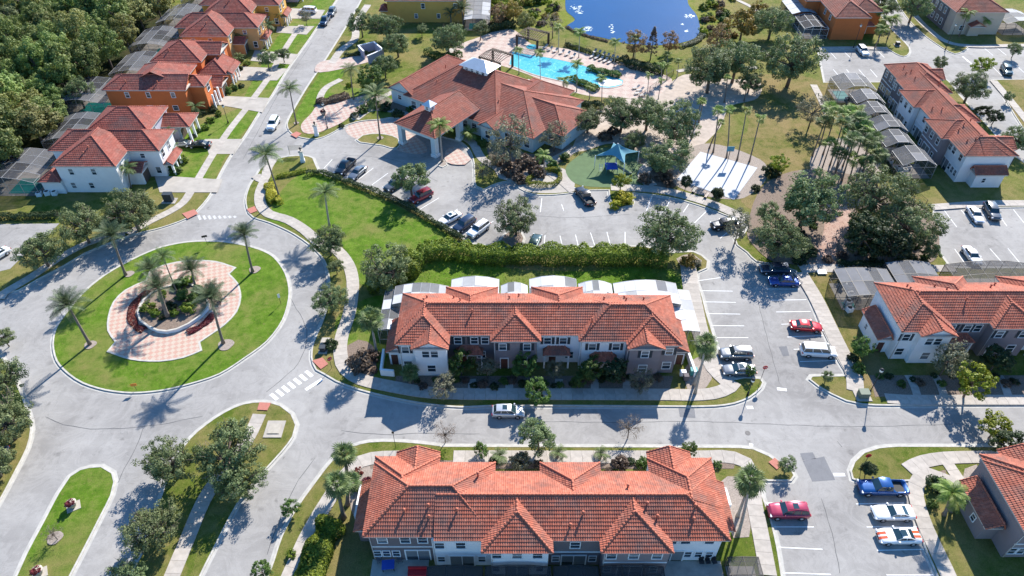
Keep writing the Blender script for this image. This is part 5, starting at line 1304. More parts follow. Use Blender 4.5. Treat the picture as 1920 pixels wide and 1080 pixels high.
for b, t, r, l in (((246,352),(240,316),18,'palm in front of the blue house garage'), ((318,278),(316,252),17,'palm beside the grey car in the first driveway'), ((326,300),(322,278),15,'low palm at the corner of the blue house'), ((368,222),(366,200),18,'palm by the grey house porch'), ((398,178),(396,160),15,'bright palm in front of the long orange house'), ((385,150),(382,133),14,'bright palm between the two orange houses'), ((432,148),(428,130),15,'palm on the lawn of the second orange house'), ((440,92),(440,62),16,'tall palm at the front of the apricot house'), ((447,118),(448,108),13,'pink tinged palm by the apricot house driveway'), ((505,85),(503,48),15,'palm before the ochre house'), ((508,40),(506,16),13,'palm before the lilac house at the top'), ((460,66),(456,46),12,'palm between apricot and ochre houses'), ((526,50),(524,28),10,'small palm near the white van')):
    palm('queen' if 'bright' in l else 'royal', b, t, l, r, joined=True, tr_r=.11)
palm('date', (869,46), (866,18), 'large date palm beside the wide ochre house', 22)
palm('date', (846,46), (845,26), 'smaller date palm beside the wide ochre house', 16, joined=True)
G3 = 'slim palms around the swimming pool'
for b, t, r, l in (((1047,98),(1048,52),12,'slim palm behind the larger pergola'), ((1085,108),(1087,60),13,'slim palm beside the pond shore lawn'), ((1151,127),(1154,79),12,'slim palm at the pond side of the deck loungers'), ((973,139),(972,95),11,'slim palm between the two pergolas at the pool edge'), ((1013,155),(1012,99),12,'slim palm at the near pool edge'), ((1081,172),(1082,120),13,'slim palm over the middle of the pool'), ((1056,190),(1057,150),14,'palm behind the club roof at the near deck'), ((1128,190),(1129,147),12,'slim palm by the shallow end of the pool'), ((1105,186),(1107,163),11,'short palm by the near planting bed'), ((1190,113),(1191,72),12,'slim palm against the bare trees at the shore'), ((1269,146),(1273,115),9,'first palm outside the pool fence'), ((1250,150),(1249,120),9,'palm at the corner of the pool fence'), ((1240,156),(1240,121),9,'second palm inside the fence corner'), ((1234,186),(1240,150),8,'palm low along the pool fence'), ((1212,190),(1217,140),9,'pale palm near the fence gate'), ((1252,118),(1251,102),9,'short palm by the shore hedge')):
    palm('queen', b, t, l, r, joined=True, tr_r=.08, group=G3, trunk='palm_trunk_gr')
for b, t, r, l in (((1337,286),(1347,208),13,'leftmost tall fan palm beside the basketball court'), ((1362,296),(1368,207),13,'second tall fan palm from the left beside the court'), ((1382,300),(1400,207),12,'third tall fan palm from the left beside the court'), ((1405,303),(1425,222),13,'rightmost tall fan palm beside the court'), ((1330,278),(1352,230),9,'short dark fan palm left of the court palms'), ((1296,261),(1315,190),10,'leaning tall palm on the sandy plaza'), ((1310,230),(1318,193),9,'shorter twin palm on the sandy plaza'), ((1358,192),(1364,146),9,'palm in front of the big twin oaks'), ((1395,190),(1400,165),9,'palm at the right edge of the twin oaks')):
    palm('fan_lt', b, t, l, r, joined=True, tr_r=.12)
G4 = 'clump of tall fan palms between the park lawn and the screen cages'
for i, (b, t) in enumerate((((1523,293),(1545,232)), ((1543,290),(1566,215)), ((1556,310),(1580,232)), ((1566,325),(1590,255)), ((1578,340),(1600,262)), ((1538,270),(1556,205)), ((1590,300),(1612,225)), ((1600,310),(1622,240)), ((1608,330),(1630,268)), ((1590,275),(1604,207)), ((1620,300),(1640,262)), ((1570,290),(1590,212)), ((1580,312),(1604,245)), ((1618,320),(1636,280)), ((1562,335),(1574,290)), ((1590,345),(1603,298)), ((1612,345),(1624,305)), ((1540,320),(1556,272)), ((1632,330),(1648,292)))):
    palm('fan_lt' if i % 2 else 'fan', b, t, where('fan palm', 'fan_lt' if i % 2 else 'fan', t[0], t[1], 10 + i % 3 * 4, 11, 17), 19, joined=True, tr_r=.12, group=G4)
for b, t, l in (((1633,62),(1652,20),'palm beside the terracotta end house door'), ((1648,70),(1662,38),'second palm by the white car at the terracotta house'), ((1664,72),(1676,35),'dark palm at the corner of the upper right road'), ((1786,60),(1800,22),'palm before the tan end house'), ((1798,68),(1815,24),'tall palm left of the tan house entry'), ((1835,64),(1848,36),'palm right of the tan house entry'), ((1640,90),(1656,55),'palm over the upper right parking kerb')):
    palm('queen', b, t, l, 15, joined=True, tr_r=.12)
palm('queen', (1020,334), (1020,292), 'palm inside the triangular clipped hedge', 16, joined=True, tr_r=.12)
palm('queen', (878,262), (880,250), 'low bright palm beside the porte cochere', 18, joined=True, tr_r=.1)
palm('royal', (935,862), (937,855), 'low palm behind the nearest row, left of the big street tree', 18, joined=True) ; palm('royal', (1045,858), (1046,850), 'low palm behind the nearest row, right of the big street tree', 18, joined=True); palm('royal', (1125,860), (1127,852), 'low palm tuft beside the back walk of the nearest row', 17, joined=True)

# ---- single trees: kind, crown centre, radius in the photograph, label
TR = [
 ('oak',243,392,50,'grey green oak by the mailbox west of the crossing'), ('oak',151,424,41,'middle oak of the row above the left road'), ('oak',72,467,43,'leftmost oak of the row above the left road'), ('oak',206,414,26,'small oak tucked between the row oaks'),
 ('oak',2,790,56,'large oak at the left edge below the roundabout'), ('oak',-4,712,42,'upper oak at the left edge beside the roundabout'), ('oak_s',5,632,20,'small tree at the left edge above the oaks'), ('oak',-20,868,45,'oak cut by the left edge over the verge'),
 ('oak',318,868,50,'left oak of the pair on the path island'), ('oak',425,850,62,'largest oak, over the path on the island'), ('oak',452,905,42,'lower right oak of the path island'), ('oak',283,990,52,'round oak on the lower left kerb of the path island'), ('oak',238,1078,34,'oak at the bottom edge of the path island'),
 ('oak',615,454,32,'oak at the kerb beside the triangle lawn'), ('oak_s',629,499,16,'small tree between the two kerb oaks'), ('oak',619,560,33,'lower oak on the kerb opposite the roundabout'), ('oak',724,500,48,'bushy oak at the left end of the big hedge'),
 ('oak',968,407,41,'oak in the middle of the club car park'), ('oak',1252,436,54,'wide oak at the right end of the big hedge'), ('oak_s',768,332,34,'tree shading the dark parked car near the club'),
 ('oak',1516,378,62,'large oak left of the brick path'), ('oak',1462,446,48,'oak over the parked blue cars'), ('oak',1648,368,60,'large oak right of the brick path'), ('oak',1712,424,52,'oak beside the right hand car park'), ('dark',1620,440,42,'dark drooping tree beside the brick path'), ('dark',1672,462,36,'low dark tree below the right oaks'), ('oak_s',1747,470,17,'small tree by the kerb of the right car park'),
 ('oak',1335,128,50,'left one of the big twin oaks near the pond'), ('oak',1382,112,46,'right one of the big twin oaks near the pond'), ('oak',1490,112,54,'big oak on the park lawn left of the upper car park'), ('oak',1450,38,36,'oak beside the white roofed cage'), ('oak',1408,150,26,'lower skirt oak next to the twin oaks'),
 ('oak',1167,214,38,'leftmost oak behind the playground'), ('oak',1216,212,36,'second oak behind the playground'), ('oak',1262,228,50,'large oak between playground and court'), ('oak',1250,292,42,'front oak between playground and court'), ('oak',1103,222,30,'oak at the right corner of the clubhouse'), ('oak',1190,262,22,'small oak above the shade sail'),
 ('pale',957,264,44,'pale feathery tree before the clubhouse'), ('pale',1040,254,26,'small pale tree by the clubhouse wing'), ('pale',905,318,18,'pale tree on the club island kerb'), ('pale',922,300,14,'pale shrub tree beside the club walk'),
 ('oak',722,46,30,'dark oak above the trash enclosure'), ('oak_s',676,42,23,'oak at the top by the crossing path'), ('oak',744,80,28,'oak right of the trash enclosure'), ('oak',840,72,34,'oak in front of the wide ochre house'), ('oak_s',790,55,12,'small oak in the shade of the ochre house'), ('oak_s',720,120,22,'tree on the lawn below the trash enclosure'), ('green',693,140,24,'bushy tree near the forecourt palms'),
 ('oak_s',500,112,17,'young tree by the second driveway'), ('oak_s',530,102,13,'small round tree by the second driveway'), ('pale',572,32,12,'thin tree by the white van'), ('bare',1037,42,22,'bare tree by the pond near the larger pergola'),
 ('rust',1190,84,22,'left rusty tree on the pond shore'), ('cypress',1223,84,16,'narrow cypress on the pond shore'), ('rust',1256,82,18,'right rusty tree on the pond shore'), ('rust',1347,72,24,'rusty brown tree left of the ochre ones'), ('ochre',1395,42,32,'ochre tree beside the pond'), ('ochre',1420,20,20,'second ochre tree at the top edge'),
 ('ochre',962,22,20,'ochre tree between pool cage and pond scrub'), ('rust',935,30,18,'rusty tree by the pool cage'), ('oak_s',900,55,17,'tree behind the plaza corner'), ('wood_y',985,40,17,'olive scrub tree by the pond'),
 ('oak',1823,160,34,'large tree behind the diagonal row'), ('lime',1843,118,20,'yellow green tree beside the upper right lot'), ('oak_s',1763,117,14,'small tree at the head of the diagonal row'), ('dark',1843,208,14,'dark tree between road and diagonal row'), ('dark',1868,217,16,'second dark tree by the narrow road'), ('oak',1912,262,28,'oak at the right edge behind the diagonal row'), ('oak_s',1891,182,10,'small tree on the right verge'), ('pale',1527,205,30,'light green bushy tree on the park lawn'), ('lime',1460,308,19,'small yellow green tree on the park lawn'),
 ('oak',1655,10,28,'oak at the top beside the upper right road'), ('oak',1716,12,30,'oak across the upper right road'), ('oak_s',1905,92,14,'small tree at the right edge of the upper lot'),
 ('lime',1826,716,35,'bright yellow green tree before the right row'), ('pale',1781,674,35,'large pale tree before the white unit of the right row'), ('dark',1872,672,28,'dark tree before the right row'), ('green',1618,652,20,'leafy tree by the walk of the right row'), ('lime',1872,798,30,'yellow green tree over the right road kerb'), ('dark',1896,834,30,'dark tree behind the lower right roof'),
 ('topiary',1629,878,14,'round clipped tree on the corner above the blue pickup'), ('oak_s',1477,872,18,'young tree on the corner above the maroon car'), ('oak_s',1551,706,12,'young tree on the small island by the white van'), ('green',1406,695,11,'young tree in front of the silver coupe'), ('topiary',1287,343,11,'left clipped ball tree by the court'), ('topiary',1345,362,12,'right clipped ball tree by the court'),
 ('green',864,682,25,'first leafy tree before the middle row'), ('pale',914,690,22,'pale thin tree before the slate unit'), ('green',985,684,26,'leafy tree before the mauve centre unit'), ('pale',1039,692,20,'sparse tree before the centre door'), ('green',1106,690,25,'leafy tree before the white unit door'), ('dark',1155,692,26,'dense dark tree before the last white unit'), ('pale',1202,714,25,'pale yellowish tree at the mauve end unit'), ('pale',833,722,26,'pale yellowish tree before the first white unit'), ('green',1008,736,26,'street tree behind the silver hatchback'), ('green',1084,712,16,'small tree left of the white unit door'),
 ('oak_s',1011,818,35,'large street tree behind the nearest row'), ('bare',1181,800,25,'bare tree behind the nearest row'), ('green',1293,842,15,'small tree peeking over the nearest row'), ('bare',833,811,22,'bare sapling at the road behind the nearest row'), ('green',903,842,15,'slim tree behind the nearest row, left'),
 ('green',544,953,17,'young tree on the verge at the lower left road'), ('green',490,1072,19,'young tree at the bottom edge of the verge'), ('bare',98,1000,17,'bare sapling on the long median'),
 ('lime',1165,338,17,'small tree in the yellow island by the car park'), ('pale',1386,425,30,'pale tree over the black jeep'), ('oak_s',1440,400,22,'olive tree at the edge of the dark park bed'),
]
NAMES = {'oak': 'oak_tree', 'oak_s': 'shade_tree', 'wood_y': 'scrub_tree', 'green': 'leafy_tree', 'dark': 'evergreen_tree', 'lime': 'yellow_green_tree', 'pale': 'feathery_tree', 'bare': 'bare_tree', 'rust': 'rusty_tree', 'ochre': 'ochre_tree', 'cypress': 'cypress_tree', 'topiary': 'clipped_tree', 'wood': 'woodland_tree'}
for k, x, y, r, l in TR: tree(k, x, y, r, l, name=NAMES[k])
# woodland at the upper left: every tree its own object
wr = random.Random(31); pts = []
poly = [G(*p) for p in ((-60,380),(30,345),(100,290),(150,232),(205,165),(262,95),(325,25),(345,-60),(-400,-120),(-500,200))]
def inside(x, y, P):
    c = False
    for i in range(len(P)):
        a, b = P[i], P[i - 1]
        if (a.y > y) != (b.y > y) and x < (b.x - a.x) * (y - a.y) / (b.y - a.y) + a.x: c = not c
    return c
tries = 0
while len(pts) < 285 and tries < 14000:
    tries += 1
    x, y = wr.uniform(-225, -70), wr.uniform(90, 262)
    if not inside(x, y, poly): continue
    if x < -0.82 * y - 34: continue
    if any((x - a) ** 2 + (y - b) ** 2 < 4.6 ** 2 for a, b in pts): continue
    pts.append((x, y)); t = wr.random(); r = wr.uniform(2.6, 4.6)
    tree('wood' if t < .68 else ('wood_y' if t < .86 else 'oak'), 0, 0, 0, 'woodland tree in the dense wood at the upper left', 'trees of the dense wood at the upper left', world=(x, y), r=r, name='woodland_tree', zs=wr.uniform(.85, 1.3))

# ---- shrubs and hedges
def bush(k, px, py, rpx, label, group=None, zs=1.0, name='shrub', z=0): 
    o = tree('b_' + k, px, py, rpx, label, group, 'shrub', name, zs); o.location.z += z; return o
GP = 'leafy plants in the roundabout planter'
for x, y, r, k in ((277,580,14,'hedge'), (292,592,10,'hedge'), (320,578,13,'dark'), (328,592,9,'hedge'), (353,583,15,'hedge'), (345,558,15,'green'), (363,566,14,'green'), (343,535,14,'green'), (358,530,12,'hedge'), (372,548,12,'green'), (308,556,9,'hedge'), (380,560,10,'dark'), (330,540,9,'dark'), (305,600,7,'dark')):
    bush(k, x, y, r, 'leafy green plant in the round walled planter', GP, .9, 'planter_shrub', .55)
GB = 'foundation shrubs along the house fronts'
for x0, x1, y, n in ((770,1245,712,26), (1640,1915,712,14), (700,1370,872,16)):
    for i in range(n):
        x = x0 + (x1 - x0) * (i + .5) / n + tr.uniform(-4, 4)
        bush(tr.choice(['dark', 'green', 'dark', 'brown']), x, y + tr.uniform(-8, 12), tr.uniform(6, 11), 'low dark foundation shrub along a townhouse front', GB, .8)
GC = 'shrubs in the beds around the clubhouse'
for x, y, r, k in ((938,300,17,'brown'), (960,318,20,'brown'), (985,305,22,'brown'), (1008,322,16,'brown'), (975,335,14,'brown'), (1035,310,12,'green'), (1060,295,11,'green'), (1045,320,9,'green'), (1010,300,12,'dark'), (905,268,10,'green'), (930,262,8,'green'), (680,205,12,'green'), (700,195,14,'green'), (722,200,13,'dark'), (745,212,12,'dark'), (665,215,9,'dark'), (640,235,6,'dark'), (770,205,9,'green'), (693,165,14,'lime'), (655,158,8,'lime'), (1080,205,14,'green'), (1090,195,10,'green'), (1070,188,10,'dark'), (1135,255,14,'brown'), (1150,245,12,'brown'), (1210,335,14,'brown'), (1245,330,16,'brown'), (1232,310,14,'dark'), (1255,345,10,'brown')):
    bush(k, x, y, r, 'rounded shrub in a planting bed around the clubhouse', GC)
GPk = 'undergrowth shrubs in the shaded park bed'
for i in range(46):
    x = tr.uniform(1425, 1740); y = tr.uniform(395, 492)
    if 1535 < x < 1595 and y < 470: continue
    bush(tr.choice(['dark', 'dark', 'green', 'brown', 'hedge']), x, y, tr.uniform(8, 17), 'low undergrowth shrub in the shaded park bed', GPk)
for x, y, r, k, l in ((676,678,26,'brown','large brown mulched shrub at the left end of the middle row'), (695,668,16,'brown','smaller brown shrub beside the fan palm'), (702,694,8,'brown','round brown ball shrub by the white wall'), (620,645,14,'dark','dark shrub by the utility boxes at the kerb'), (1165,370,17,'yellow','yellow croton bush filling the car park island'), (1180,372,13,'yellow','second yellow croton bush on the car park island'), (1155,384,12,'yellow','lower yellow croton bush on the car park island'), (1292,489,17,'ochre','low dry shrub bed on the kerb tip by the oak'), (1306,495,10,'pale','pale shrub at the kerb tip'), (690,905,14,'red','red leaved shrub by the nearest row wall'), (672,884,10,'red','small red shrub near the back walk'), (675,915,14,'green','green shrub beside the red one'), (1757,905,20,'dark','dense dark shrub group by the lower right walk'), (1748,945,12,'green','green shrub by the arching palms'), (1610,690,14,'green','shrub at the corner of the right row'), (1600,670,12,'dark','dark shrub below the leafy tree'), (979,866,22,'pale','wide pale shrub by the back walk of the nearest row'), (1164,866,16,'brown','brown shrub by the bare tree'), (1205,868,14,'green','green shrub beside the bare tree'), (600,190,9,'brown','brown ornamental grass before the forecourt'), (420,850-640,9,'hedge','garden shrub'), (545,1040,10,'hedge','loose shrub at the hedge end'), (1448,320,18,'dark','dark shrub under the small park tree'), (1418,352,10,'dark','dark shrub at the lawn edge'), (310,300,10,'green','shrub by the blue house drive'), (340,300,12,'hedge','round shrub on the first lawn'), (325,318,12,'green','shrubs beside the blue house porch')):
    if l == 'garden shrub': continue
    bush(k, x, y, r, l)
GQ = 'garden shrubs along the fronts of the left houses'
for x, y in ((335,320),(318,305),(372,245),(385,238),(395,225),(410,213),(378,212),(440,165),(452,160),(425,170),(448,128),(462,118),(480,70),(490,60),(505,58),(465,85),(400,205),(360,255),(530,22),(515,34)):
    bush(tr.choice(['green', 'hedge', 'dark', 'green']), x, y, tr.uniform(6, 10), 'small garden shrub in front of the left house row', GQ)
GR = 'scrub bushes between the ochre house and the pond'
for i in range(60):
    x = tr.uniform(905, 1055); y = tr.uniform(-30, 48)
    bush(tr.choice(['lime', 'hedge', 'ochre', 'green', 'lime', 'brown']), x, y, tr.uniform(6, 13), 'wild scrub bush on the bank between house and pond', GR)
for i in range(34):
    x = tr.uniform(1318, 1380); y = tr.uniform(-30, 70)
    bush(tr.choice(['lime', 'hedge', 'ochre', 'green', 'brown']), x, y, tr.uniform(5, 11), 'wild scrub bush on the right bank of the pond', 'scrub bushes on the right bank of the pond')
def hedge(label, pxs, w, h, leaf, n, size=.16, z=ZL, name='hedge', world=None):
    """clipped or loose hedge following a line: leaves through its whole volume"""
    rs = np.random.RandomState(hash_s(label) % 9999)
    wp = [(a.x, a.y) for a in (G(*p) for p in pxs)] if world is None else world
    C = catmull(wp, 10, False); P = np.array([[p.x, p.y] for p in C]); seg = np.linalg.norm(np.diff(P, axis=0), axis=1); cum = np.concatenate([[0], np.cumsum(seg)])
    s = rs.uniform(0, cum[-1], n); i = np.clip(np.searchsorted(cum, s) - 1, 0, len(seg) - 1); t = (s - cum[i]) / np.maximum(seg[i], 1e-6)
    c = P[i] + (P[i + 1] - P[i]) * t[:, None]; d = (P[i + 1] - P[i]) / np.maximum(seg[i], 1e-6)[:, None]; nn = np.stack([-d[:, 1], d[:, 0]], 1)
    bulge = 1 + .22 * np.sin(s * 1.7 + 1.3 * np.sin(s * .63)) * np.sin(s * .41 + 1)
    a = rs.uniform(-1, 1, n); b = rs.uniform(0, 1, n)
    # push to the shell
    m = rs.uniform(0, 1, n); a = np.where(m < .45, np.sign(a) * rs.uniform(.8, 1.05, n), a); b = np.where(m >= .45, rs.uniform(.8, 1.06, n), b)
    rr = 1 - .25 * np.maximum(0, b - .6) / .4 * np.abs(a)
    X = c + nn * (a * w / 2 * rr * bulge)[:, None]; Z = z + b * h * bulge + rs.normal(size=n) * .06
    N = np.concatenate([nn * a[:, None], (b - .35)[:, None] * 1.4], 1) + rs.normal(size=(n, 3)) * .55
    V, F = leaf_quads(np.concatenate([X, Z[:, None]], 1), N, size, rs)
    o = inst(name, np_mesh(name, V, F, LEAF[leaf], np.clip(rs.uniform(0, 1, n) * .7 + .3 * b, 0, 1))); tag(o, label, 'hedge'); return o  # leaf tone rises with height: sunlit top put into the colour
hedge('tall yellow green hedge along the south side of the club car park', [(772,500),(800,482),(850,478),(900,487),(980,487),(1060,488),(1140,488),(1205,490),(1250,495)], 3.5, 2.3, 'hedge', 30000, .13)
hedge('loose end of the tall hedge beside the bushy oak', [(690,540),(720,535),(755,520),(780,505)], 3.4, 2.4, 'hedge', 7000, .17)
hedge('low clipped hedge between the triangle lawn and the car park', [(575,330),(600,327),(650,345),(700,362),(760,388),(800,412),(845,440),(870,452)], 1.1, .9, 'dark', 9000, .11)
hedge('clipped yellow hedge blocks beside the road bend', [(507,350),(510,368),(518,382),(528,378)], 2.0, .9, 'yellow', 3800, .12)
hedge('curved yellow green hedge above the tall road palm', [(507,345),(518,335),(545,330),(575,322)], .9, .6, 'lime', 1800, .11)
hedge('triangular clipped lime hedge around the island palm', [(988,345),(1000,333),(1020,324),(1045,325),(1050,340),(1040,349),(1015,351),(990,349),(988,345)], .75, .9, 'lime', 5500, .09)
hedge('dense hedge beside the lower left path', [(627,985),(612,1010),(600,1035),(590,1065),(578,1110)], 3.0, 1.8, 'hedge', 14000, .13)
hedge('dark hedge along the left wall by the shaded lawn', [(-60,410),(30,411),(115,408)], 1.3, 1.0, 'dark', 5000, .12)
hedge('planting strip between pool and lounger deck', [(1103,131),(1125,138),(1150,143),(1163,146)], 1.8, 1.0, 'green', 2600, .15)
hedge('planting strip on the near side of the pool', [(1072,150),(1085,158),(1100,163),(1120,172)], 1.8, 1.0, 'green', 2600, .15)
hedge('dark hedge at the upper end of the pool deck', [(1165,118),(1190,128),(1220,135),(1245,140)], 2.6, 1.6, 'dark', 4200, .16)
hedge('low hedge between deck and pond lawn', [(1060,86),(1090,96),(1120,107),(1160,118)], 1.2, .8, 'dark', 2600, .14)
hedge('dark hedge behind the clubhouse deck wall', [(1062,195),(1085,203),(1110,205),(1132,206)], 1.6, 1.6, 'dark', 3000, .15)
hedge('dark hedge by the trash enclosure path', [(645,108),(665,105),(690,103)], .9, .8, 'dark', 1200, .14)
hedge('dark shrubs strip along the plaza top', [(905,62),(930,55),(965,50)], 3.0, 1.6, 'dark', 3600, .17)
hedge('low dark hedge below the park bed by the crossing', [(1568,497),(1620,499),(1700,498),(1735,494)], 1.2, .7, 'dark', 3200, .12)
hedge('short hedge screening the ochre house shrubs', [(800,100),(830,112),(865,105)], 2.2, 1.2, 'green', 2600, .16)
hedge('low shrubs along the diagonal row cages', [(1592,190),(1612,250),(1650,300),(1690,350)], 1.4, .8, 'dark', 3500, .15)
for nm, pts_, lf, n in (('red flower bed around the left side of the planter', [(282,548),(262,560),(250,578),(247,598),(255,614),(272,622)], 'red', 3600), ('red flower bed at the lower right side of the planter', [(352,626),(372,618),(390,605),(402,590)], 'red', 2600), ('dry flower bed at the upper right of the planter', [(390,535),(402,545),(410,560),(408,575)], 'brown', 1500)):
    hedge(nm, pts_, 1.15, .3, lf, n, .08, name='flower_bed')
# ornamental grasses on the forecourt
hedge('brown ornamental grass bed by the paved forecourt', [(600,196),(620,192),(640,186),(652,182)], 2.4, .9, 'brown', 3000, .13, name='grass_bed')
# scattered leaf litter and tufts that give the lawns relief
def tufts(name, poly_px, n, size, leaf, seed):
    rs = np.random.RandomState(seed); P = [G(*p) for p in poly_px]; xs = [p.x for p in P]; ys = [p.y for p in P]; C = []
    while len(C) < n:
        x, y = rs.uniform(min(xs), max(xs)), rs.uniform(min(ys), max(ys))
        if inside(x, y, P): C.append((x, y, ZL + .06))
    C = np.array(C); N = rs.normal(size=(n, 3)) * .8 + np.array([0, 0, .6]); V, F = leaf_quads(C, N, size, rs)
    o = inst(name, np_mesh(name, V, F, LEAF[leaf], rs.uniform(0, 1, n))); o['kind'] = 'stuff'
tufts('grass_tufts', [(780,510),(860,485),(1260,505),(1280,535),(780,550)], 2600, .08, 'hedge', 4)
tufts('fallen_leaves', [(1430,350),(1600,330),(1745,400),(1740,495),(1450,492)], 2600, .10, 'brown', 5)
tufts('fallen_leaves', [(1130,250),(1290,240),(1290,340),(1200,345)], 1500, .10, 'brown', 6)
# ------------------------------------------------------------------ vehicles
def paint(name, col, rough=.28, metal=.35): return plain('paint_' + name, col, rough, 0, metal=metal, spec=.5, coat=.8)
PT = {'white': paint('white', (.80, .80, .80), metal=0), 'black': paint('black', (.012, .012, .014)), 'navy': paint('navy', (.02, .035, .07)), 'silver': paint('silver', (.24, .25, .26), metal=.6), 'maroon': paint('maroon', (.22, .015, .03)), 'maroon2': paint('cherry', (.34, .03, .07)), 'red': paint('red', (.50, .015, .02)), 'blue': paint('blue', (.01, .06, .28)), 'brightblue': paint('bright_blue', (.006, .07, .25)), 'teal': paint('teal', (.02, .06, .07)), 'greenb': paint('bottle_green', (.02, .05, .045)), 'grey': paint('grey', (.10, .11, .12)), 'stripe': paint('orange_stripe', (.75, .10, .02), metal=0), 'palesilver': paint('pale_silver', (.56, .58, .60), metal=.4)}
M['tyre'] = plain('tyre', (.02, .02, .02), .9, .1, 5); M['rim'] = plain('alloy_rim', (.5, .5, .52), .35, .05, 5, metal=.8)
M['carglass'] = plain('car_glass', (.02, .045, .055), .06, 0, spec=1.0); M['headlight'] = plain('headlight', (.75, .77, .8), .1, 0, spec=.8); M['taillight'] = plain('taillight', (.45, .01, .01), .2, 0, spec=.6); M['plastic'] = plain('dark_plastic', (.03, .03, .03), .7, .1, 4)
SPEC = {  # length, width, sill, belt stations (x, top z, half width), greenhouse: base front/rear, top front/rear, roof z, glass count
 'sedan': dict(L=4.75, W=1.82, st=[(-2.37, .72, .70), (-2.25, .92, .82), (-1.5, .98, .91), (-.6, .98, .91), (.7, .95, .91), (1.5, .86, .90), (2.2, .72, .80), (2.37, .58, .66)], gb=(1.05, -1.75), gt=(.28, -1.05), h=1.43),
 'coupe': dict(L=4.8, W=1.90, st=[(-2.40, .80, .74), (-2.25, 1.0, .88), (-1.5, 1.03, .96), (-.6, .97, .93), (.7, .93, .93), (1.5, .88, .95), (2.2, .74, .84), (2.40, .58, .66)], gb=(.75, -1.75), gt=(-.05, -.95), h=1.34),
 'hatch': dict(L=4.4, W=1.78, st=[(-2.20, .85, .76), (-2.1, 1.0, .84), (-1.5, 1.0, .89), (-.6, 1.0, .89), (.7, .96, .89), (1.4, .88, .88), (2.05, .72, .78), (2.20, .58, .64)], gb=(1.15, -2.05), gt=(.35, -1.55), h=1.5),
 'suv': dict(L=4.8, W=1.92, st=[(-2.40, .95, .82), (-2.3, 1.12, .90), (-1.5, 1.12, .96), (-.6, 1.12, .96), (.7, 1.10, .96), (1.5, 1.05, .95), (2.2, .95, .86), (2.40, .72, .74)], gb=(1.0, -2.28), gt=(.42, -2.0), h=1.76),
 'van': dict(L=5.1, W=1.98, st=[(-2.55, .95, .86), (-2.45, 1.08, .94), (-1.5, 1.08, .99), (-.6, 1.08, .99), (.9, 1.08, .99), (1.7, .98, .96), (2.4, .82, .84), (2.55, .62, .70)], gb=(1.75, -2.48), gt=(.85, -2.25), h=1.80),
 'pickup': dict(L=5.8, W=2.0, st=[(-2.90, 1.02, .92), (-2.85, 1.05, .97), (-1.5, 1.05, .99), (-.6, 1.08, .99), (.9, 1.10, .99), (1.8, 1.08, .98), (2.7, 1.0, .92), (2.90, .75, .82)], gb=(1.30, -.95), gt=(.62, -.72), h=1.86, bed=(-2.78, -1.05)),
 'jeep': dict(L=4.6, W=1.9, st=[(-2.30, 1.0, .84), (-2.2, 1.15, .90), (-1.5, 1.15, .93), (-.6, 1.15, .93), (.7, 1.12, .93), (1.5, 1.10, .90), (2.15, 1.05, .84), (2.30, .80, .78)], gb=(.75, -2.2), gt=(.50, -2.1), h=1.82),
}
CARM = {}
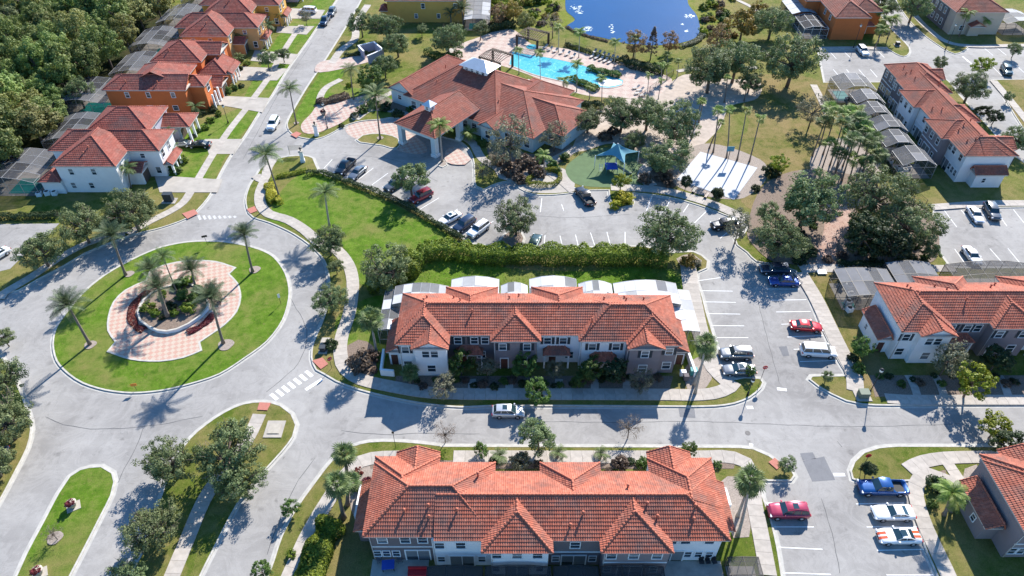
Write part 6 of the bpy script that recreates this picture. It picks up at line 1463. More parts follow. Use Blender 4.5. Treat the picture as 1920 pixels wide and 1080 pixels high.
def car_meshes(k):
    if k in CARM: return CARM[k]
    S = SPEC[k]; out = {}
    # body: lofted rings of eight points
    mb = MB(); rings = []
    bed = S.get('bed')
    xs = S['st']
    fine = []
    for i in range(len(xs) - 1):
        for j in range(4):
            t = j / 4; a, b = xs[i], xs[i + 1]; fine.append(tuple(a[q] + (b[q] - a[q]) * t for q in range(3)))
    fine.append(xs[-1])
    n = 12; vs = []
    wz = .34
    for x, zt, hw in fine:
        inb = bed and bed[0] < x < bed[1]; zz = zt
        zb = .24; ring = [(x, -hw * .82, zb), (x, -hw * .98, .38), (x, -hw, .62 * zt + .1), (x, -hw * .965, zt * .93), (x, -hw * .87, zt), (x, -hw * .5, zt + .035)]
        if inb: ring[5] = (x, -hw * .84, .62)
        ring += [(p[0], -p[1], p[2]) for p in ring[::-1]]; vs += ring
    fs = []
    for i in range(len(fine) - 1):
        for q in range(n): fs.append((i * n + q, (i + 1) * n + q, (i + 1) * n + (q + 1) % n, i * n + (q + 1) % n))
    fs.append(tuple(range(n))); fs.append(tuple((len(fine) - 1) * n + q for q in range(n - 1, -1, -1)))
    mb.add(vs, fs, True); 
    W = S['W'] / 2; ax = (S['L'] / 2 - .95, -S['L'] / 2 + 1.0); R_ = .36 if k in ('suv', 'pickup', 'jeep') else .32
    out['body'] = mb.mesh('body', M['plastic'])
    # wheel arches as dark lips
    out['arches'] = []
    for x in ax:
        for sg in (-1, 1):
            pts = [Vector((x + (R_ + .07) * math.cos(a), sg * (W * .985), R_ + (R_ + .07) * math.sin(a))) for a in [math.pi * i / 8 for i in range(9)]]
            wm = MB(); wm.tube(pts, .035, 4, False); out['arches'].append(wm.mesh('wheel_arch', M['plastic']))
    # greenhouse
    (bf, br), (tf, trr) = S['gb'], S['gt']; h = S['h']
    def at(x):
        for i in range(len(xs) - 1):
            if xs[i][0] <= x <= xs[i + 1][0]:
                t = (x - xs[i][0]) / (xs[i + 1][0] - xs[i][0]); return [xs[i][q] + (xs[i + 1][q] - xs[i][q]) * t for q in (1, 2)]
        return xs[0][1:]
    zf, wf = at(bf); zr, wr_ = at(br); wb = W * .86; wt = W * .70
    A = [(bf, -wb * .93, zf - .04), (bf, wb * .93, zf - .04), (br, wb * .93, zr - .06), (br, -wb * .93, zr - .06)]
    B = [(tf, -wt * .94, h - .06), (tf, wt * .94, h - .06), (trr, wt * .94, h - .08), (trr, -wt * .94, h - .08)]
    g = MB(); g.add(A + B, [(4, 5, 6, 7), (1, 0, 4, 5), (3, 2, 6, 7), (0, 3, 7, 4), (2, 1, 5, 6)])
    out['pillars'] = g.mesh('cabin', M['plastic'])
    r = MB(); mid = (tf + trr) / 2
    rv = [(tf + .04, -wt * .93, h - .07), (tf + .04, wt * .93, h - .07), (mid, wt * .98, h - .02), (trr - .04, wt * .93, h - .08), (trr - .04, -wt * .93, h - .08), (mid, -wt * .98, h - .02), (tf - .12, -wt * .6, h), (tf - .12, wt * .6, h), (mid, wt * .6, h + .03), (trr + .12, wt * .6, h - .02), (trr + .12, -wt * .6, h - .02), (mid, -wt * .6, h + .03)]
    r.add(rv, [(0, 1, 7, 6), (1, 2, 8, 7), (2, 3, 9, 8), (3, 4, 10, 9), (4, 5, 11, 10), (5, 0, 6, 11), (6, 7, 8, 11), (11, 8, 9, 10)], True)
    out['roof'] = r.mesh('roof', M['plastic'])
    def panel(q, inset=.06, off=.014):
        q = [Vector(p) for p in q]; c = sum(q, Vector()) / 4; nrm = (q[1] - q[0]).cross(q[3] - q[0]).normalized()
        if nrm.dot(c - Vector((0, 0, .9))) < 0: nrm = -nrm
        q2 = [c + (p - c) * (1 - inset) + nrm * off for p in q]
        m_ = MB(); m_.add(q2 + [p - nrm * .03 for p in q2], [(0, 1, 2, 3), (4, 7, 6, 5), (0, 4, 5, 1), (1, 5, 6, 2), (2, 6, 7, 3), (3, 7, 4, 0)]); return m_
    out['windshield'] = panel([A[0], A[1], B[1], B[0]], .06).mesh('windshield', M['carglass'])
    out['rear_window'] = panel([A[3], A[2], B[2], B[3]], .12).mesh('rear_window', M['carglass'])
    ns = 2 if k in ('coupe', 'pickup') else 3
    sw = []
    for sg in (0, 1):
        a0, a1, b0, b1 = (Vector(A[0]), Vector(A[3]), Vector(B[0]), Vector(B[3])) if sg == 0 else (Vector(A[1]), Vector(A[2]), Vector(B[1]), Vector(B[2]))
        for i in range(ns):
            t0, t1 = i / ns, (i + 1) / ns; q = [a0.lerp(a1, t0), a0.lerp(a1, t1), b0.lerp(b1, t1), b0.lerp(b1, t0)]
            q = [p + Vector((0, 0, .04 if j < 2 else 0)) for j, p in enumerate(q)]
            sw.append(panel(q, .10, .012).mesh('side_window', M['carglass']))
    out['side'] = sw
    t = MB(); t.tube([(0, -.11, 0), (0, .11, 0)], R_, 14); tm = t.mesh('tyre', M['tyre']); t = MB(); t.tube([(0, -.116, 0), (0, .116, 0)], R_ * .62, 12); out['wheel'] = (tm, t.mesh('rim', M['rim']))
    out['ax'] = ax; out['R'] = R_; out['W'] = W
    L2 = S['L'] / 2
    t = MB(); t.box(-.10, .10, -.17, .17, -.08, .08); out['lamp'] = t
    out['head'] = t.mesh('headlight', M['headlight']); t = MB(); t.box(-.07, .07, -.15, .15, -.1, .1); out['tail'] = t.mesh('taillight', M['taillight'])
    t = MB(); t.box(-.09, .09, -.10, .10, -.07, .07); out['mirror'] = t.mesh('mirror', M['plastic'])
    t = MB(); t.box(-.04, .04, -.45, .45, -.1, .1); out['grille'] = t.mesh('grille', M['plastic'])
    t = MB(); t.box(-.03, .03, -.22, .22, -.07, .07); out['plate'] = t.mesh('licence_plate', M['trim'])
    out['xs'] = xs
    if bed:
        t = MB(); t.box(bed[0] + .08, bed[1] - .02, -W * .82, W * .82, .60, .66); out['bed'] = t.mesh('cargo_bed', M['plastic'])
    CARM[k] = out; return out
def car(k, col, px, py, hpx, hpy, label, extra=None, name='parked_car', cat='car', group=None, z=0.0):
    """centre at (px, py) on the picture, nose towards (hpx, hpy)"""
    m = car_meshes(k); c = G(px, py, .75); h = G(hpx, hpy, .75); ang = math.atan2(h.y - c.y, h.x - c.x)
    root = empty(name, (c.x, c.y, z), ang); tag(root, label, cat, group); P = PT[col]; S = SPEC[k]; L2 = S['L'] / 2; xs = m['xs']
    inst('body', m['body'], root, mat=P); inst('cabin', m['pillars'], root, mat=P if k != 'jeep' else M['black']); inst('roof', m['roof'], root, mat=(extra or {}).get('roof', P))
    for a_ in m['arches']: inst('wheel_arch', a_, root)
    inst('windshield', m['windshield'], root); inst('rear_window', m['rear_window'], root)
    for s in m['side']: inst('side_window', s, root)
    for x in m['ax']:
        for sg in (-1, 1):
            w = inst('wheel', m['wheel'][0], root, (x, sg * (m['W'] * .90), m['R'])); inst('rim', m['wheel'][1], w)
    zf = xs[-2][1] - .10; zr = xs[1][1] - .18
    for sg in (-1, 1):
        inst('headlight', m['head'], root, (L2 - .14, sg * (xs[-2][2] - .12), zf - .02), (0, 0, -sg * .35)); inst('taillight', m['tail'], root, (-L2 + .06, sg * (xs[1][2] - .16), zr))
        inst('mirror', m['mirror'], root, (S['gb'][0] - .32, sg * (m['W'] + .02), 1.02 if S['h'] < 1.6 else 1.2), mat=P)
    inst('grille', m['grille'], root, (L2 - .02, 0, .52)); inst('licence_plate', m['plate'], root, (-L2 - .005, 0, .62))
    if 'bed' in m: inst('cargo_bed', m['bed'], root)
    if extra and 'stripes' in extra:
        for y in (-.28, .28):
            t = MB(); pts = [(x, zt + .045, ) for x, zt, hw in xs if x > .7]
            vs = []; 
            for x, z_ in pts: vs += [(x, y - .16, z_), (x, y + .16, z_)]
            t.add(vs, [(2 * i, 2 * i + 2, 2 * i + 3, 2 * i + 1) for i in range(len(pts) - 1)])
            vs2 = [(x, yy, zt + .045) for x, zt, hw in xs if x < -1.4 for yy in (y - .16, y + .16)]
            t.add(vs2, [(2 * i, 2 * i + 2, 2 * i + 3, 2 * i + 1) for i in range(len(vs2) // 2 - 1)]); t.build('racing_stripe', PT['stripe'], root)
    if extra and 'sunroof' in extra:
        t = MB(); mx = (S['gt'][0] + S['gt'][1]) / 2 + .15; t.box(mx - .32, mx + .32, -.38, .38, S['h'] + .015, S['h'] + .035); t.build('sunroof', M['carglass'], root)
    if extra and 'rack' in extra:
        t = MB()
        for y in (-.52, .52): t.tube([(S['gt'][0] - .1, y, S['h'] + .06), (S['gt'][1] + .15, y, S['h'] + .04)], .025, 4)
        t.build('roof_rack', M['black'], root)
    return root
SR = {'sunroof': 1}; RK = {'rack': 1}
for a in (
 ('coupe','white',1686,1004,1600,1004,'white sports coupe with orange bonnet stripes in the lower right bay',{'stripes':1,'sunroof':1}),
 ('coupe','white',1675,960,1590,960,'plain white sports coupe between the blue pickup and striped coupe'),
 ('pickup','brightblue',1655,913,1560,912,'bright blue pickup truck with black open bed in the lower right',None),
 ('suv','maroon2',1478,957,1400,957,'cherry red SUV with roof rails in the lower right car park',{'rack':1,'sunroof':1}),
 ('hatch','palesilver',953,770,1100,770,'silver hatchback on the through street before the middle row',SR),
 ('suv','silver',1380,662,1300,662,'silver SUV beside the right end of the middle row',RK),
 ('sedan','silver',1386,692,1300,692,'silver sedan next to the silver SUV, nearer the island tree',SR),
 ('sedan','red',1512,610,1600,616,'bright red sedan in the right car park'),
 ('van','white',1535,657,1640,663,'white minivan below the red sedan'),
 ('sedan','blue',1470,526,1400,524,'blue sedan in tree shade'),
 ('suv','navy',1452,504,1380,502,'dark car half hidden under the oak above the blue sedan'),
 ('jeep','black',1357,420,1330,424,'black off-road car at the curve of the lot under the pale tree'),
 ('pickup','black',1097,367,1075,340,'black pickup truck beside the playground kerb'),
 ('sedan','white',843,408,812,424,'white sedan with a dark sunroof in the club lot',SR),
 ('suv','navy',870,420,845,437,'dark blue SUV between two white cars in the club lot'),
 ('suv','white',897,429,873,447,'white SUV with dark rails in the club lot',RK),
 ('suv','maroon',789,367,762,380,'maroon SUV by the shade tree in the club lot'),
 ('suv','grey',740,345,715,360,'dark grey SUV mostly under the shade tree'),
 ('pickup','black',647,312,625,335,'black pickup truck at the left end of the club lot'),
 ('sedan','silver',670,322,645,343,'silver sedan right beside the black pickup'),
 ('sedan','greenb',1002,453,1012,430,'bottle green sedan backed against the tall hedge'),
 ('suv','white',1618,95,1640,120,'white SUV before the terracotta end house'),
 ('suv','teal',1888,131,1900,150,'dark teal SUV in the upper right lot'),
 ('sedan','white',1829,401,1845,425,'white sedan beside the dark SUV in the right lot'),
 ('suv','grey',1861,396,1875,420,'dark SUV with silver roof in the right lot'),
 ('sedan','white',1823,478,1850,515,'white sedan alone at the near side of the right lot'),
 ('sedan','black',374,271,330,271,'black sedan in the first driveway', None),
 ('sedan','silver',338,270,300,272,'silver car under the palm in the first driveway', None),
 ('sedan','white',-8,480,-40,500,'white car at the left edge in the lot behind the hedge', None),
 ('sedan','navy',-6,868,-20,900,'dark car at the left edge under the oaks', None)):
    k, c, x, y, hx, hy, l = a[:7]; ex = a[7] if len(a) > 7 else None
    dz = ZL + .065 if 'driveway' in l or 'left edge' in l else 0.0
    car(k, c, x, y, hx, hy, l, ex, 'pickup_truck' if k == 'pickup' else 'parked_car', 'pickup truck' if k == 'pickup' else 'car', z=dz)
car('suv', 'white', 512, 231, 498, 256, 'white SUV driving down the left road', None, 'moving_car', 'car')
car('pickup', 'navy', 609, 38, 595, 62, 'dark pickup towing a trailer up the left road', None, 'pickup_truck', 'pickup truck')
car('van', 'white', 577, 20, 540, 18, 'white passenger van in a driveway at the top left', None, 'parked_van', 'van', z=ZL + .065)
car('suv', 'grey', 622, 22, 615, 34, 'dark trailer load behind the pickup on the left road', None, 'towed_car', 'car')
# ------------------------------------------------------------------ smaller things
# round planter with its white wall
PW = [(257,584),(261,600),(276,611),(294,619),(311,621),(331,617),(353,607),(375,592),(390,576),(388,556),(371,538),(347,529),(322,533),(300,539),(284,547),(267,562)]
pw = catmull([(G(x, y, .8).x, G(x, y, .8).y) for x, y in PW]); pw = ccw(pw)
pl = empty('planter', (0, 0, 0)); tag(pl, 'low white walled oval planter in the middle of the roundabout paving', 'planter')
ring('planter_wall', offset(pw, -0.22), pw, ZL, .74, M['whitewall'], pl); ring('wall_cap', offset(pw, -0.25), offset(pw, .04), .74, .79, M['concrete'], pl)
sheet('soil', offset(pw, -0.15), .60, M['mulch'], pl)
def post_light(base, head_y, label, arm=True, h=None):
    b = G(*base, ZL); h = h or TOPH(base[0], base[1], head_y)
    r = empty('street_lamp', (b.x, b.y, ZL)); tag(r, label, 'street lamp')
    m = MB(); m.lathe((0, 0, 0), [(.17, 0), (.15, .5), (.08, .7)], 10); m.tube([(0, 0, .6), (0, 0, h - .45)], [.07, .05], 8); m.build('pole', M['black'], r)
    m = MB(); m.lathe((0, 0, h - .45), [(.10, 0), (.22, .1), (.27, .45), (.20, .5)], 10); m.build('lamp_globe', M['palelamp'], r)
    m = MB(); m.lathe((0, 0, h + .05), [(.30, 0), (.18, .14), (.03, .22)], 10); m.build('lamp_cap', M['black'], r)
M['palelamp'] = plain('lamp_glass', (.75, .76, .70), .3, .05, 3)
post_light((1630,737), 694, 'street lamp on the corner before the right townhouse row')
post_light((428,231), 198, 'street lamp on the second lawn of the left houses')
post_light((614,241), 194, 'lamp post at the near side of the paved forecourt')
post_light((1772,94), 46, 'street lamp beside the tan end house')
post_light((1600,90), 47, 'lamp post before the terracotta end house')
post_light((1402,740), 716, 'short lamp on the island corner right of the middle row', h=3.2)
def sign(base, top_y, label, col='trim', w=.55, hh=.7, rz=0, round_=False, name='road_sign', writing=None):
    b = G(*base, ZL); h = max(1.2, TOPH(base[0], base[1], top_y)); r = empty(name, (b.x, b.y, ZL), rz); tag(r, label, 'road sign')
    m = MB(); m.tube([(0, 0, 0), (0, 0, h)], .035, 6); m.build('post', M['black'], r)
    m = MB()
    if round_: m.tube([(0, -.045, h - .3), (0, -.07, h - .3)], .38, 8, True, False)
    else: m.box(-w / 2, w / 2, -.07, -.045, h - hh, h)
    p = m.build('sign_plate', M[col], r)
    if writing:
        t = bpy.data.curves.new('lettering', 'FONT'); t.body = writing; t.size = .24; t.align_x = 'CENTER'; t.align_y = 'CENTER'; t.extrude = .004
        o = bpy.data.objects.new('lettering', t); COL.objects.link(o); bpy.context.view_layer.update(); me = bpy.data.meshes.new_from_object(o); bpy.data.objects.remove(o); me.materials.clear(); me.materials.append(M['trim']); inst('lettering', me, p, (0, -.078, h - .3), (math.pi / 2, 0, 0))
M['stopred'] = plain('stop_red', (.50, .02, .02), .5, .05, 2)
sign((1614,880), 853, 'stop sign on the corner by the blue pickup', 'stopred', round_=True, rz=math.pi, writing='STOP')
sign((1426,712), 686, 'stop sign at the small island right of the middle row', 'stopred', round_=True, writing='STOP')
sign((622,690), 670, 'stop sign at the crosswalk below the kerb oaks', 'stopred', round_=True, rz=R(40), writing='STOP')
sign((742,839), 809, 'thin sign post on the verge behind the nearest row', 'black', .3, .4)
sign((389,459), 441, 'dark one-way sign at the top of the roundabout', 'black', .9, .4, R(20))
sign((120,597), 576, 'white arrow sign at the left rim of the roundabout', 'trim', .35, .8, R(-30))
sign((527,570), 551, 'white arrow sign at the right rim of the roundabout', 'trim', .35, .8, R(30))
sign((256,731), 719, 'small orange sign at the bottom rim of the roundabout', 'hydrant', .8, .5, R(15))
sign((1703,90), 78, 'small sign at the tip of the upper right lawn', 'trim', .3, .4)
def pot(x, y, label, s=1.0, flower='flower_pink', z=ZL):
    b = G(x, y, z); r = empty('flower_pot', (b.x, b.y, z)); tag(r, label, 'flower pot')
    m = MB(); m.obox((0, 0), (1, .6), 1.5 * s, 1.3 * s, 0, .06); m.build('plinth', M['pot'], r)
    m = MB(); m.lathe((0, 0, .06), [(.28 * s, 0), (.45 * s, .35 * s), (.60 * s, .75 * s), (.64 * s, .82 * s)], 14); m.build('pot_body', M['pot'], r)
    inst('foliage', KIND['b_' + flower][0][0][0], r, (0, 0, 1.0 * s), (0, 0, 0), (.62 * s, .62 * s, .5 * s))
crown_only('b_flower_pink', 'red', 1, leaves=700, clumps=30, size=.12, spread=.25, hz=.8)
crown_only('b_flower_dark', 'dark', 1, leaves=700, clumps=30, size=.12, spread=.25, hz=.8)
pot(138,950,'upper stone flower pot with pink flowers on the long median',1.0); pot(75,1076,'lower stone flower pot on the long median at the bottom edge',1.0)
pot(666,222,'large dark planted pot on the lawn by the club forecourt',1.0,'flower_dark'); pot(607,216,'terracotta pot of red flowers in the middle of the paved forecourt',1.1)
def cabinet(x, y, label, w=.9, d=.7, h=.8, col='box_green', pad=True, rz=0, z=ZL, name='utility_box'):
    b = G(x, y, z); r = empty(name, (b.x, b.y, z), rz); tag(r, label, 'utility box')
    if pad: m = MB(); m.box(-w * .8, w * .8, -d * .9, d * .9, 0, .10); m.build('pad', M['drive'], r)
    m = MB(); m.box(-w / 2, w / 2, -d / 2, d / 2, .1, h); m.box(-w / 2 - .04, w / 2 + .04, -d / 2 - .04, d / 2 + .04, h, h + .06); m.build('cabinet', M[col], r)
    m = MB(); m.box(-w * .4, w * .4, -d / 2 - .03, -d / 2 + .01, .2, h - .1); m.build('door', M[col], r)
cabinet(318,377,'dark mailbox kiosk with a pale roof on the verge west of the crossing',1.6,1.0,1.7,'shutter')
cabinet(1617,743,'grey green utility box on the corner beside the right street lamp',1.3,1.0,1.0)
cabinet(612,643,'pale utility box at the kerb below the lower oak',1.1,.9,.6,'pot')
cabinet(606,658,'dark utility box by the kerb shrubs',.8,.7,.9,'shutter')
cabinet(1300,703,'teal box beside the bins at the right end of the middle row',.9,.7,1.0,'blueteal',name='utility_box') if 'blueteal' in M else None
M['blueteal'] = plain('teal_bin', (.05, .25, .25), .6, .1, 3)
cabinet(1299,702,'teal lidded bin at the right end of the middle row',.9,.7,1.1,'blueteal',False,name='wheelie_bin')
cabinet(1285,712,'grey bin left of the teal bin',.6,.6,1.0,'slate',False,name='wheelie_bin'); cabinet(1279,704,'white box by the end wall of the middle row',.8,.5,.9,'trim',False)
cabinet(1682,85,'small dark box on the upper right verge',.9,.9,.9,'shutter'); cabinet(1540,512,'pale utility box lid on the dry lawn strip',1.4,.9,.25,'trim',False)
cabinet(515,805,'square concrete drain pad on the path island',1.5,1.5,.12,'pot') 
# low white walls hiding the bins
def wall_run(label, pts, h=1.3, t=.22, col='whitewall', pl=None):
    w = [G(x, y, h) for x, y in pts]; r = empty('garden_wall', (w[0].x, w[0].y, ZL)); tag(r, label, 'garden wall')
    for i in range(len(w) - 1):
        a, b = w[i], w[i + 1]; c = (a + b) / 2 - w[0]; d = b - a; m = MB(); m.obox((c.x, c.y), (d.x, d.y), d.length + (t if i else 0), t, 0, h - .12 + .004 * i); m.build('wall_panel', M[col], r)
        m = MB(); m.obox((c.x, c.y), (d.x, d.y), d.length + .1, t + .1, h - .12 + .004 * i, h - .05 + .004 * i); m.build('wall_cap', M['trim'], r)
wall_run('white corner wall at the left end of the middle row', [(719,655),(714,693),(737,695)])
wall_run('white wall at the right end of the middle row', [(1290,657),(1304,697)])
wall_run('white corner wall at the left end of the nearest row', [(694,911),(677,911),(666,967)])
wall_run('white corner wall at the right end of the nearest row', [(1346,915),(1360,916),(1369,947)])
# trash enclosure
r = empty('trash_enclosure', (0, 0, ZL)); tag(r, 'roofless blue grey block trash enclosure at the end of the paved spur', 'enclosure')
q = [G(x, y, 2.2) for x, y in ((672,86),(701,79),(718,93),(690,105))]
for i, (a, b) in enumerate(((q[0], q[1]), (q[1], q[2]), (q[2], q[3]), (q[3] * .55 + q[0] * .45, q[0]))):
    d = b - a; c = (a + b) / 2; m = MB(); m.obox((c.x, c.y), (d.x, d.y), d.length + .2, .25, -.05, 2.1 + .004 * i); m.build('block_wall', M['aquadark'] if 'aquadark' in M else M['navyp'] if 'navyp' in M else M['lilac'], r)
    m = MB(); m.obox((c.x, c.y), (d.x, d.y), d.length + .35, .38, 2.11 + .004 * i, 2.22 + .004 * i); m.build('wall_cap', M['trim'], r)
# pergolas
def pergola(cx, cy, a, L, Wd, h, label):
    r = empty('pergola', (cx, cy, ZL), a); tag(r, label, 'pergola')
    for x in (-L / 2 + .3, L / 2 - .3):
        for y in (-Wd / 2 + .3, Wd / 2 - .3): m = MB(); m.box(x - .22, x + .22, y - .22, y + .22, 0, h - .3); m.build('post', M['darkwood'], r)
    for y in (-Wd / 2 + .3, Wd / 2 - .3): m = MB(); m.box(-L / 2, L / 2, y - .12, y + .12, h - .3, h); m.build('beam', M['darkwood'], r)
    # shallow hipped rafters with cross battens
    n = 13
    for i in range(n):
        x = -L / 2 + L * (i + .5) / n; k = 1 - abs(x) / (L / 2)
        m = MB(); z1 = h + .05 + .95 * min(1, k * 1.6 + .15); m.tube([(x, -Wd / 2 - .2, h + .02), (x, 0, z1), (x, Wd / 2 + .2, h + .02)], .075, 4, True, False); m.build('rafter', M['darkwood'], r)
    for j in range(7):
        y = -Wd / 2 + Wd * (j + .5) / 7; k = 1 - abs(y) / (Wd / 2); z = h + .12 + .85 * k
        m = MB(); m.tube([(-L / 2 * (1 - k * .5), y, z), (L / 2 * (1 - k * .5), y, z)], .05, 4, True, False); m.build('batten', M['timber_lt'], r)
M['timber_lt'] = plain('weathered_batten', (.30, .22, .16), .8, .2, 4)
pergola(-3.9, 163.7, R(-35), 6.6, 6.0, 3.1, 'dark timber pergola nearest the clubhouse lantern'); pergola(5.4, 176.8, R(-33), 6.8, 6.2, 3.1, 'dark timber pergola over the spa at the pool corner')
P = [Vector((5.2 + 1.5 * math.cos(t * .5236), 175.9 + 1.5 * math.sin(t * .5236))) for t in range(12)]; sheet('spa_water', P, ZL + .10, M['pool'])
# shade sail and play equipment
r = empty('shade_sail', (20.7, 118.9, ZL)); tag(r, 'turquoise canvas shade sail tent over the playground', 'shade sail')
K = [Vector(p) - Vector((20.7, 118.9, 0)) for p in ((16.4, 118.0, 3.0), (21.8, 115.2, 3.0), (25.2, 119.6, 3.0), (20.5, 122.8, 3.0))]; top = Vector((0, 0, 5.2))
for i in range(4):
    a, b = K[i], K[(i + 1) % 4]; mid = (a + b) / 2 * .62 + Vector((0, 0, 3.15 * .38)); m = MB(); pts = []
    ns = 8
    for j in range(ns + 1):
        t = j / ns; e = a * (1 - t) + b * t; e = e * (1 - .42 * math.sin(math.pi * t)); e.z = 3.0 + .35 * math.sin(math.pi * t); pts.append(e)
    vs = [tuple(top)]
    for f in (.33, .66, 1.0):
        for e in pts: p = top.lerp(e, f); p.z -= .35 * math.sin(math.pi * f); vs.append(tuple(p))
    fs = [(0, 1 + j, 2 + j) for j in range(ns)] + [(1 + k * (ns + 1) + j, 1 + (k + 1) * (ns + 1) + j, 2 + (k + 1) * (ns + 1) + j, 2 + k * (ns + 1) + j) for k in range(2) for j in range(ns)]
    m.add(vs, fs, True); m.build('canvas', M['sail'], r)
    m = MB(); m.tube([(a.x, a.y, 0), (a.x, a.y, 3.05)], .08, 8); m.build('mast', M['trim'], r)
m = MB(); m.tube([(0, 0, 0), (0, 0, 5.2)], .1, 8); m.build('mast', M['trim'], r)
r = empty('play_structure', (19.6, 117.0, ZL)); tag(r, 'blue and green play structure with slide under the shade sail', 'play structure')
m = MB(); m.box(-1.2, 1.2, -1.2, 1.2, 1.2, 1.32); m.build('platform', M['blueobj'], r)
for x in (-1.1, 1.1):
    for y in (-1.1, 1.1): m = MB(); m.tube([(x, y, 0), (x, y, 2.4)], .06, 6); m.build('post', M['blueteal'], r)
m = MB(); m.tube([(1.2, 0, 1.3), (2.4, -.4, .7), (3.4, -.8, .2), (4, -1, .18)], .28, 8, False); m.build('slide', M['box_green'], r)
for x in (-2.4, -1.8): m = MB(); m.tube([(x, -.2, 0), (x, -.2, 1.9)], .04, 5); m.build('ladder_rail', M['trim'], r)
for i in range(5): m = MB(); m.tube([(-2.4, -.2, .3 + i * .35), (-1.8, -.2, .3 + i * .35)], .03, 4); m.build('rung', M['trim'], r)
# basketball hoop
b = G(1364,303,ZL); r = empty('basketball_hoop', (b.x, b.y, ZL)); tag(r, 'basketball hoop with pale blue backboard at the head of the court', 'basketball hoop')
m = MB(); m.tube([(0, 0, 0), (0, 0, 3.0), (-.3, -.8, 3.3)], .07, 6); m.build('pole', M['black'], r)
m = MB(); m.box(-1.0, .45, -.9, -.84, 2.9, 4.0); m.build('backboard', M['backboard'] if 'backboard' in M else M['sail'], r); m = MB()
m.tube([(-.3 + .23 * math.cos(t * .628), -1.15 + .23 * math.sin(t * .628), 3.05) for t in range(11)], .02, 4, False); m.build('rim', M['hydrant'], r)
# benches and bins by the court
for x, y, c, l in ((1301,359,'black','black bench at the court entrance'), (1324,369,'door','dark red bench by the right clipped ball tree')):
    b = G(x, y, ZL); r = empty('bench', (b.x, b.y, ZL), R(60)); tag(r, l, 'bench')
    for k in range(3): m = MB(); m.box(-.8, .8, -.25 + k * .17, -.12 + k * .17, .42, .46); m.build('seat_slat', M[c], r)
    m = MB(); m.box(-.8, .8, .25, .3, .5, .9); m.build('backrest', M[c], r)
    for s in (-.65, .65): m = MB(); m.box(s - .04, s + .04, -.2, .25, 0, .42); m.build('leg', M['black'], r)
# pool loungers
def lounger():
    r = empty('pool_lounger', (0, 0, 0)); m = MB(); m.box(-.9, .35, -.33, .33, .28, .35); m.build('seat', M['lounger'], r)
    m = MB(); m.add([(.35, -.33, .3), (.35, .33, .3), (.95, .33, .75), (.95, -.33, .75), (.35, -.33, .36), (.35, .33, .36), (.92, .33, .82), (.92, -.33, .82)], [(3, 2, 1, 0), (4, 5, 6, 7), (0, 1, 5, 4), (1, 2, 6, 5), (2, 3, 7, 6), (3, 0, 4, 7)]); m.build('backrest', M['lounger'], r)
    for x in (-.75, .4):
        for y in (-.28, .28): m = MB(); m.box(x - .03, x + .03, y - .03, y + .03, 0, .29); m.build('leg', M['black'], r)
    return r
l0 = lounger(); first = True
rows = [('pool loungers in a double row towards the pond', [(1114 + i * 8.2, 99 + i * 2.7) for i in range(6)] + [(1110 + i * 8.2, 107 + i * 2.7) for i in range(5)], R(52)), ('pool loungers by the pond side palms', [(1022,90),(1031,94),(1041,97),(1053,100),(1064,103),(1074,107)], R(45)), ('pool loungers in the row behind the clubhouse roof', [(1008 + i * 7, 156 + i * 2.4) for i in range(5)] + [(981,153),(989,154)], R(-120)), ('loungers by the shallow end', [(1192,166),(1200,170),(1196,176),(1204,180)], R(20))]
for gi, (gr, sp, a) in enumerate(rows):
    for x, y in sp:
        o = l0 if first else copy_tree(l0); first = False; b = G(x, y, ZL + .05); o.location = b; o.rotation_euler = (0, 0, a); o['category'] = 'pool lounger'; o['group'] = gr; o['label'] = 'grey ' + gr.replace('loungers', 'lounger', 1)
# fences: posts, rails and joined thin pickets
def fence(label, pts, h=1.4, step=2.4, mat='black'):
    w = [G(x, y, ZL) for x, y in pts]; r = empty('metal_fence', (0, 0, 0)); tag(r, label, 'fence'); m2 = MB()
    for i in range(len(w) - 1):
        a, b = w[i], w[i + 1]; d = b - a; n = max(1, int(d.length / step))
        for j in range(n + (i == len(w) - 2)): p = a + d * (j / n); m = MB(); m.box(-.04, .04, -.04, .04, 0, h + .05); m.build('post', M[mat], r, loc=tuple(p))
        for z in (.15, h): m = MB(); m.tube([a + Vector((0, 0, z)), b + Vector((0, 0, z))], .025, 4); m.build('rail', M[mat], r)
        k = int(d.length / .28)
        for j in range(k): p = a + d * ((j + .5) / k); m2.box(p.x - .011, p.x + .011, p.y - .011, p.y + .011, ZL + .15, ZL + h)
    o = m2.build('pickets', M[mat], r); o['kind'] = 'stuff'
fence('black metal fence from the plaza corner down to the playground oaks', [(1262,141),(1240,156),(1218,172),(1198,187)])
fence('black metal fence along the pond side of the pool deck', [(1060,84),(1100,96),(1150,108),(1200,124),(1262,141)])
fence('black metal fence behind the clubhouse deck', [(1052,192),(1090,204),(1130,208),(1170,200)])
fence('black fence around the yard of the diagonal row', [(1695,352),(1735,385)], 1.2)
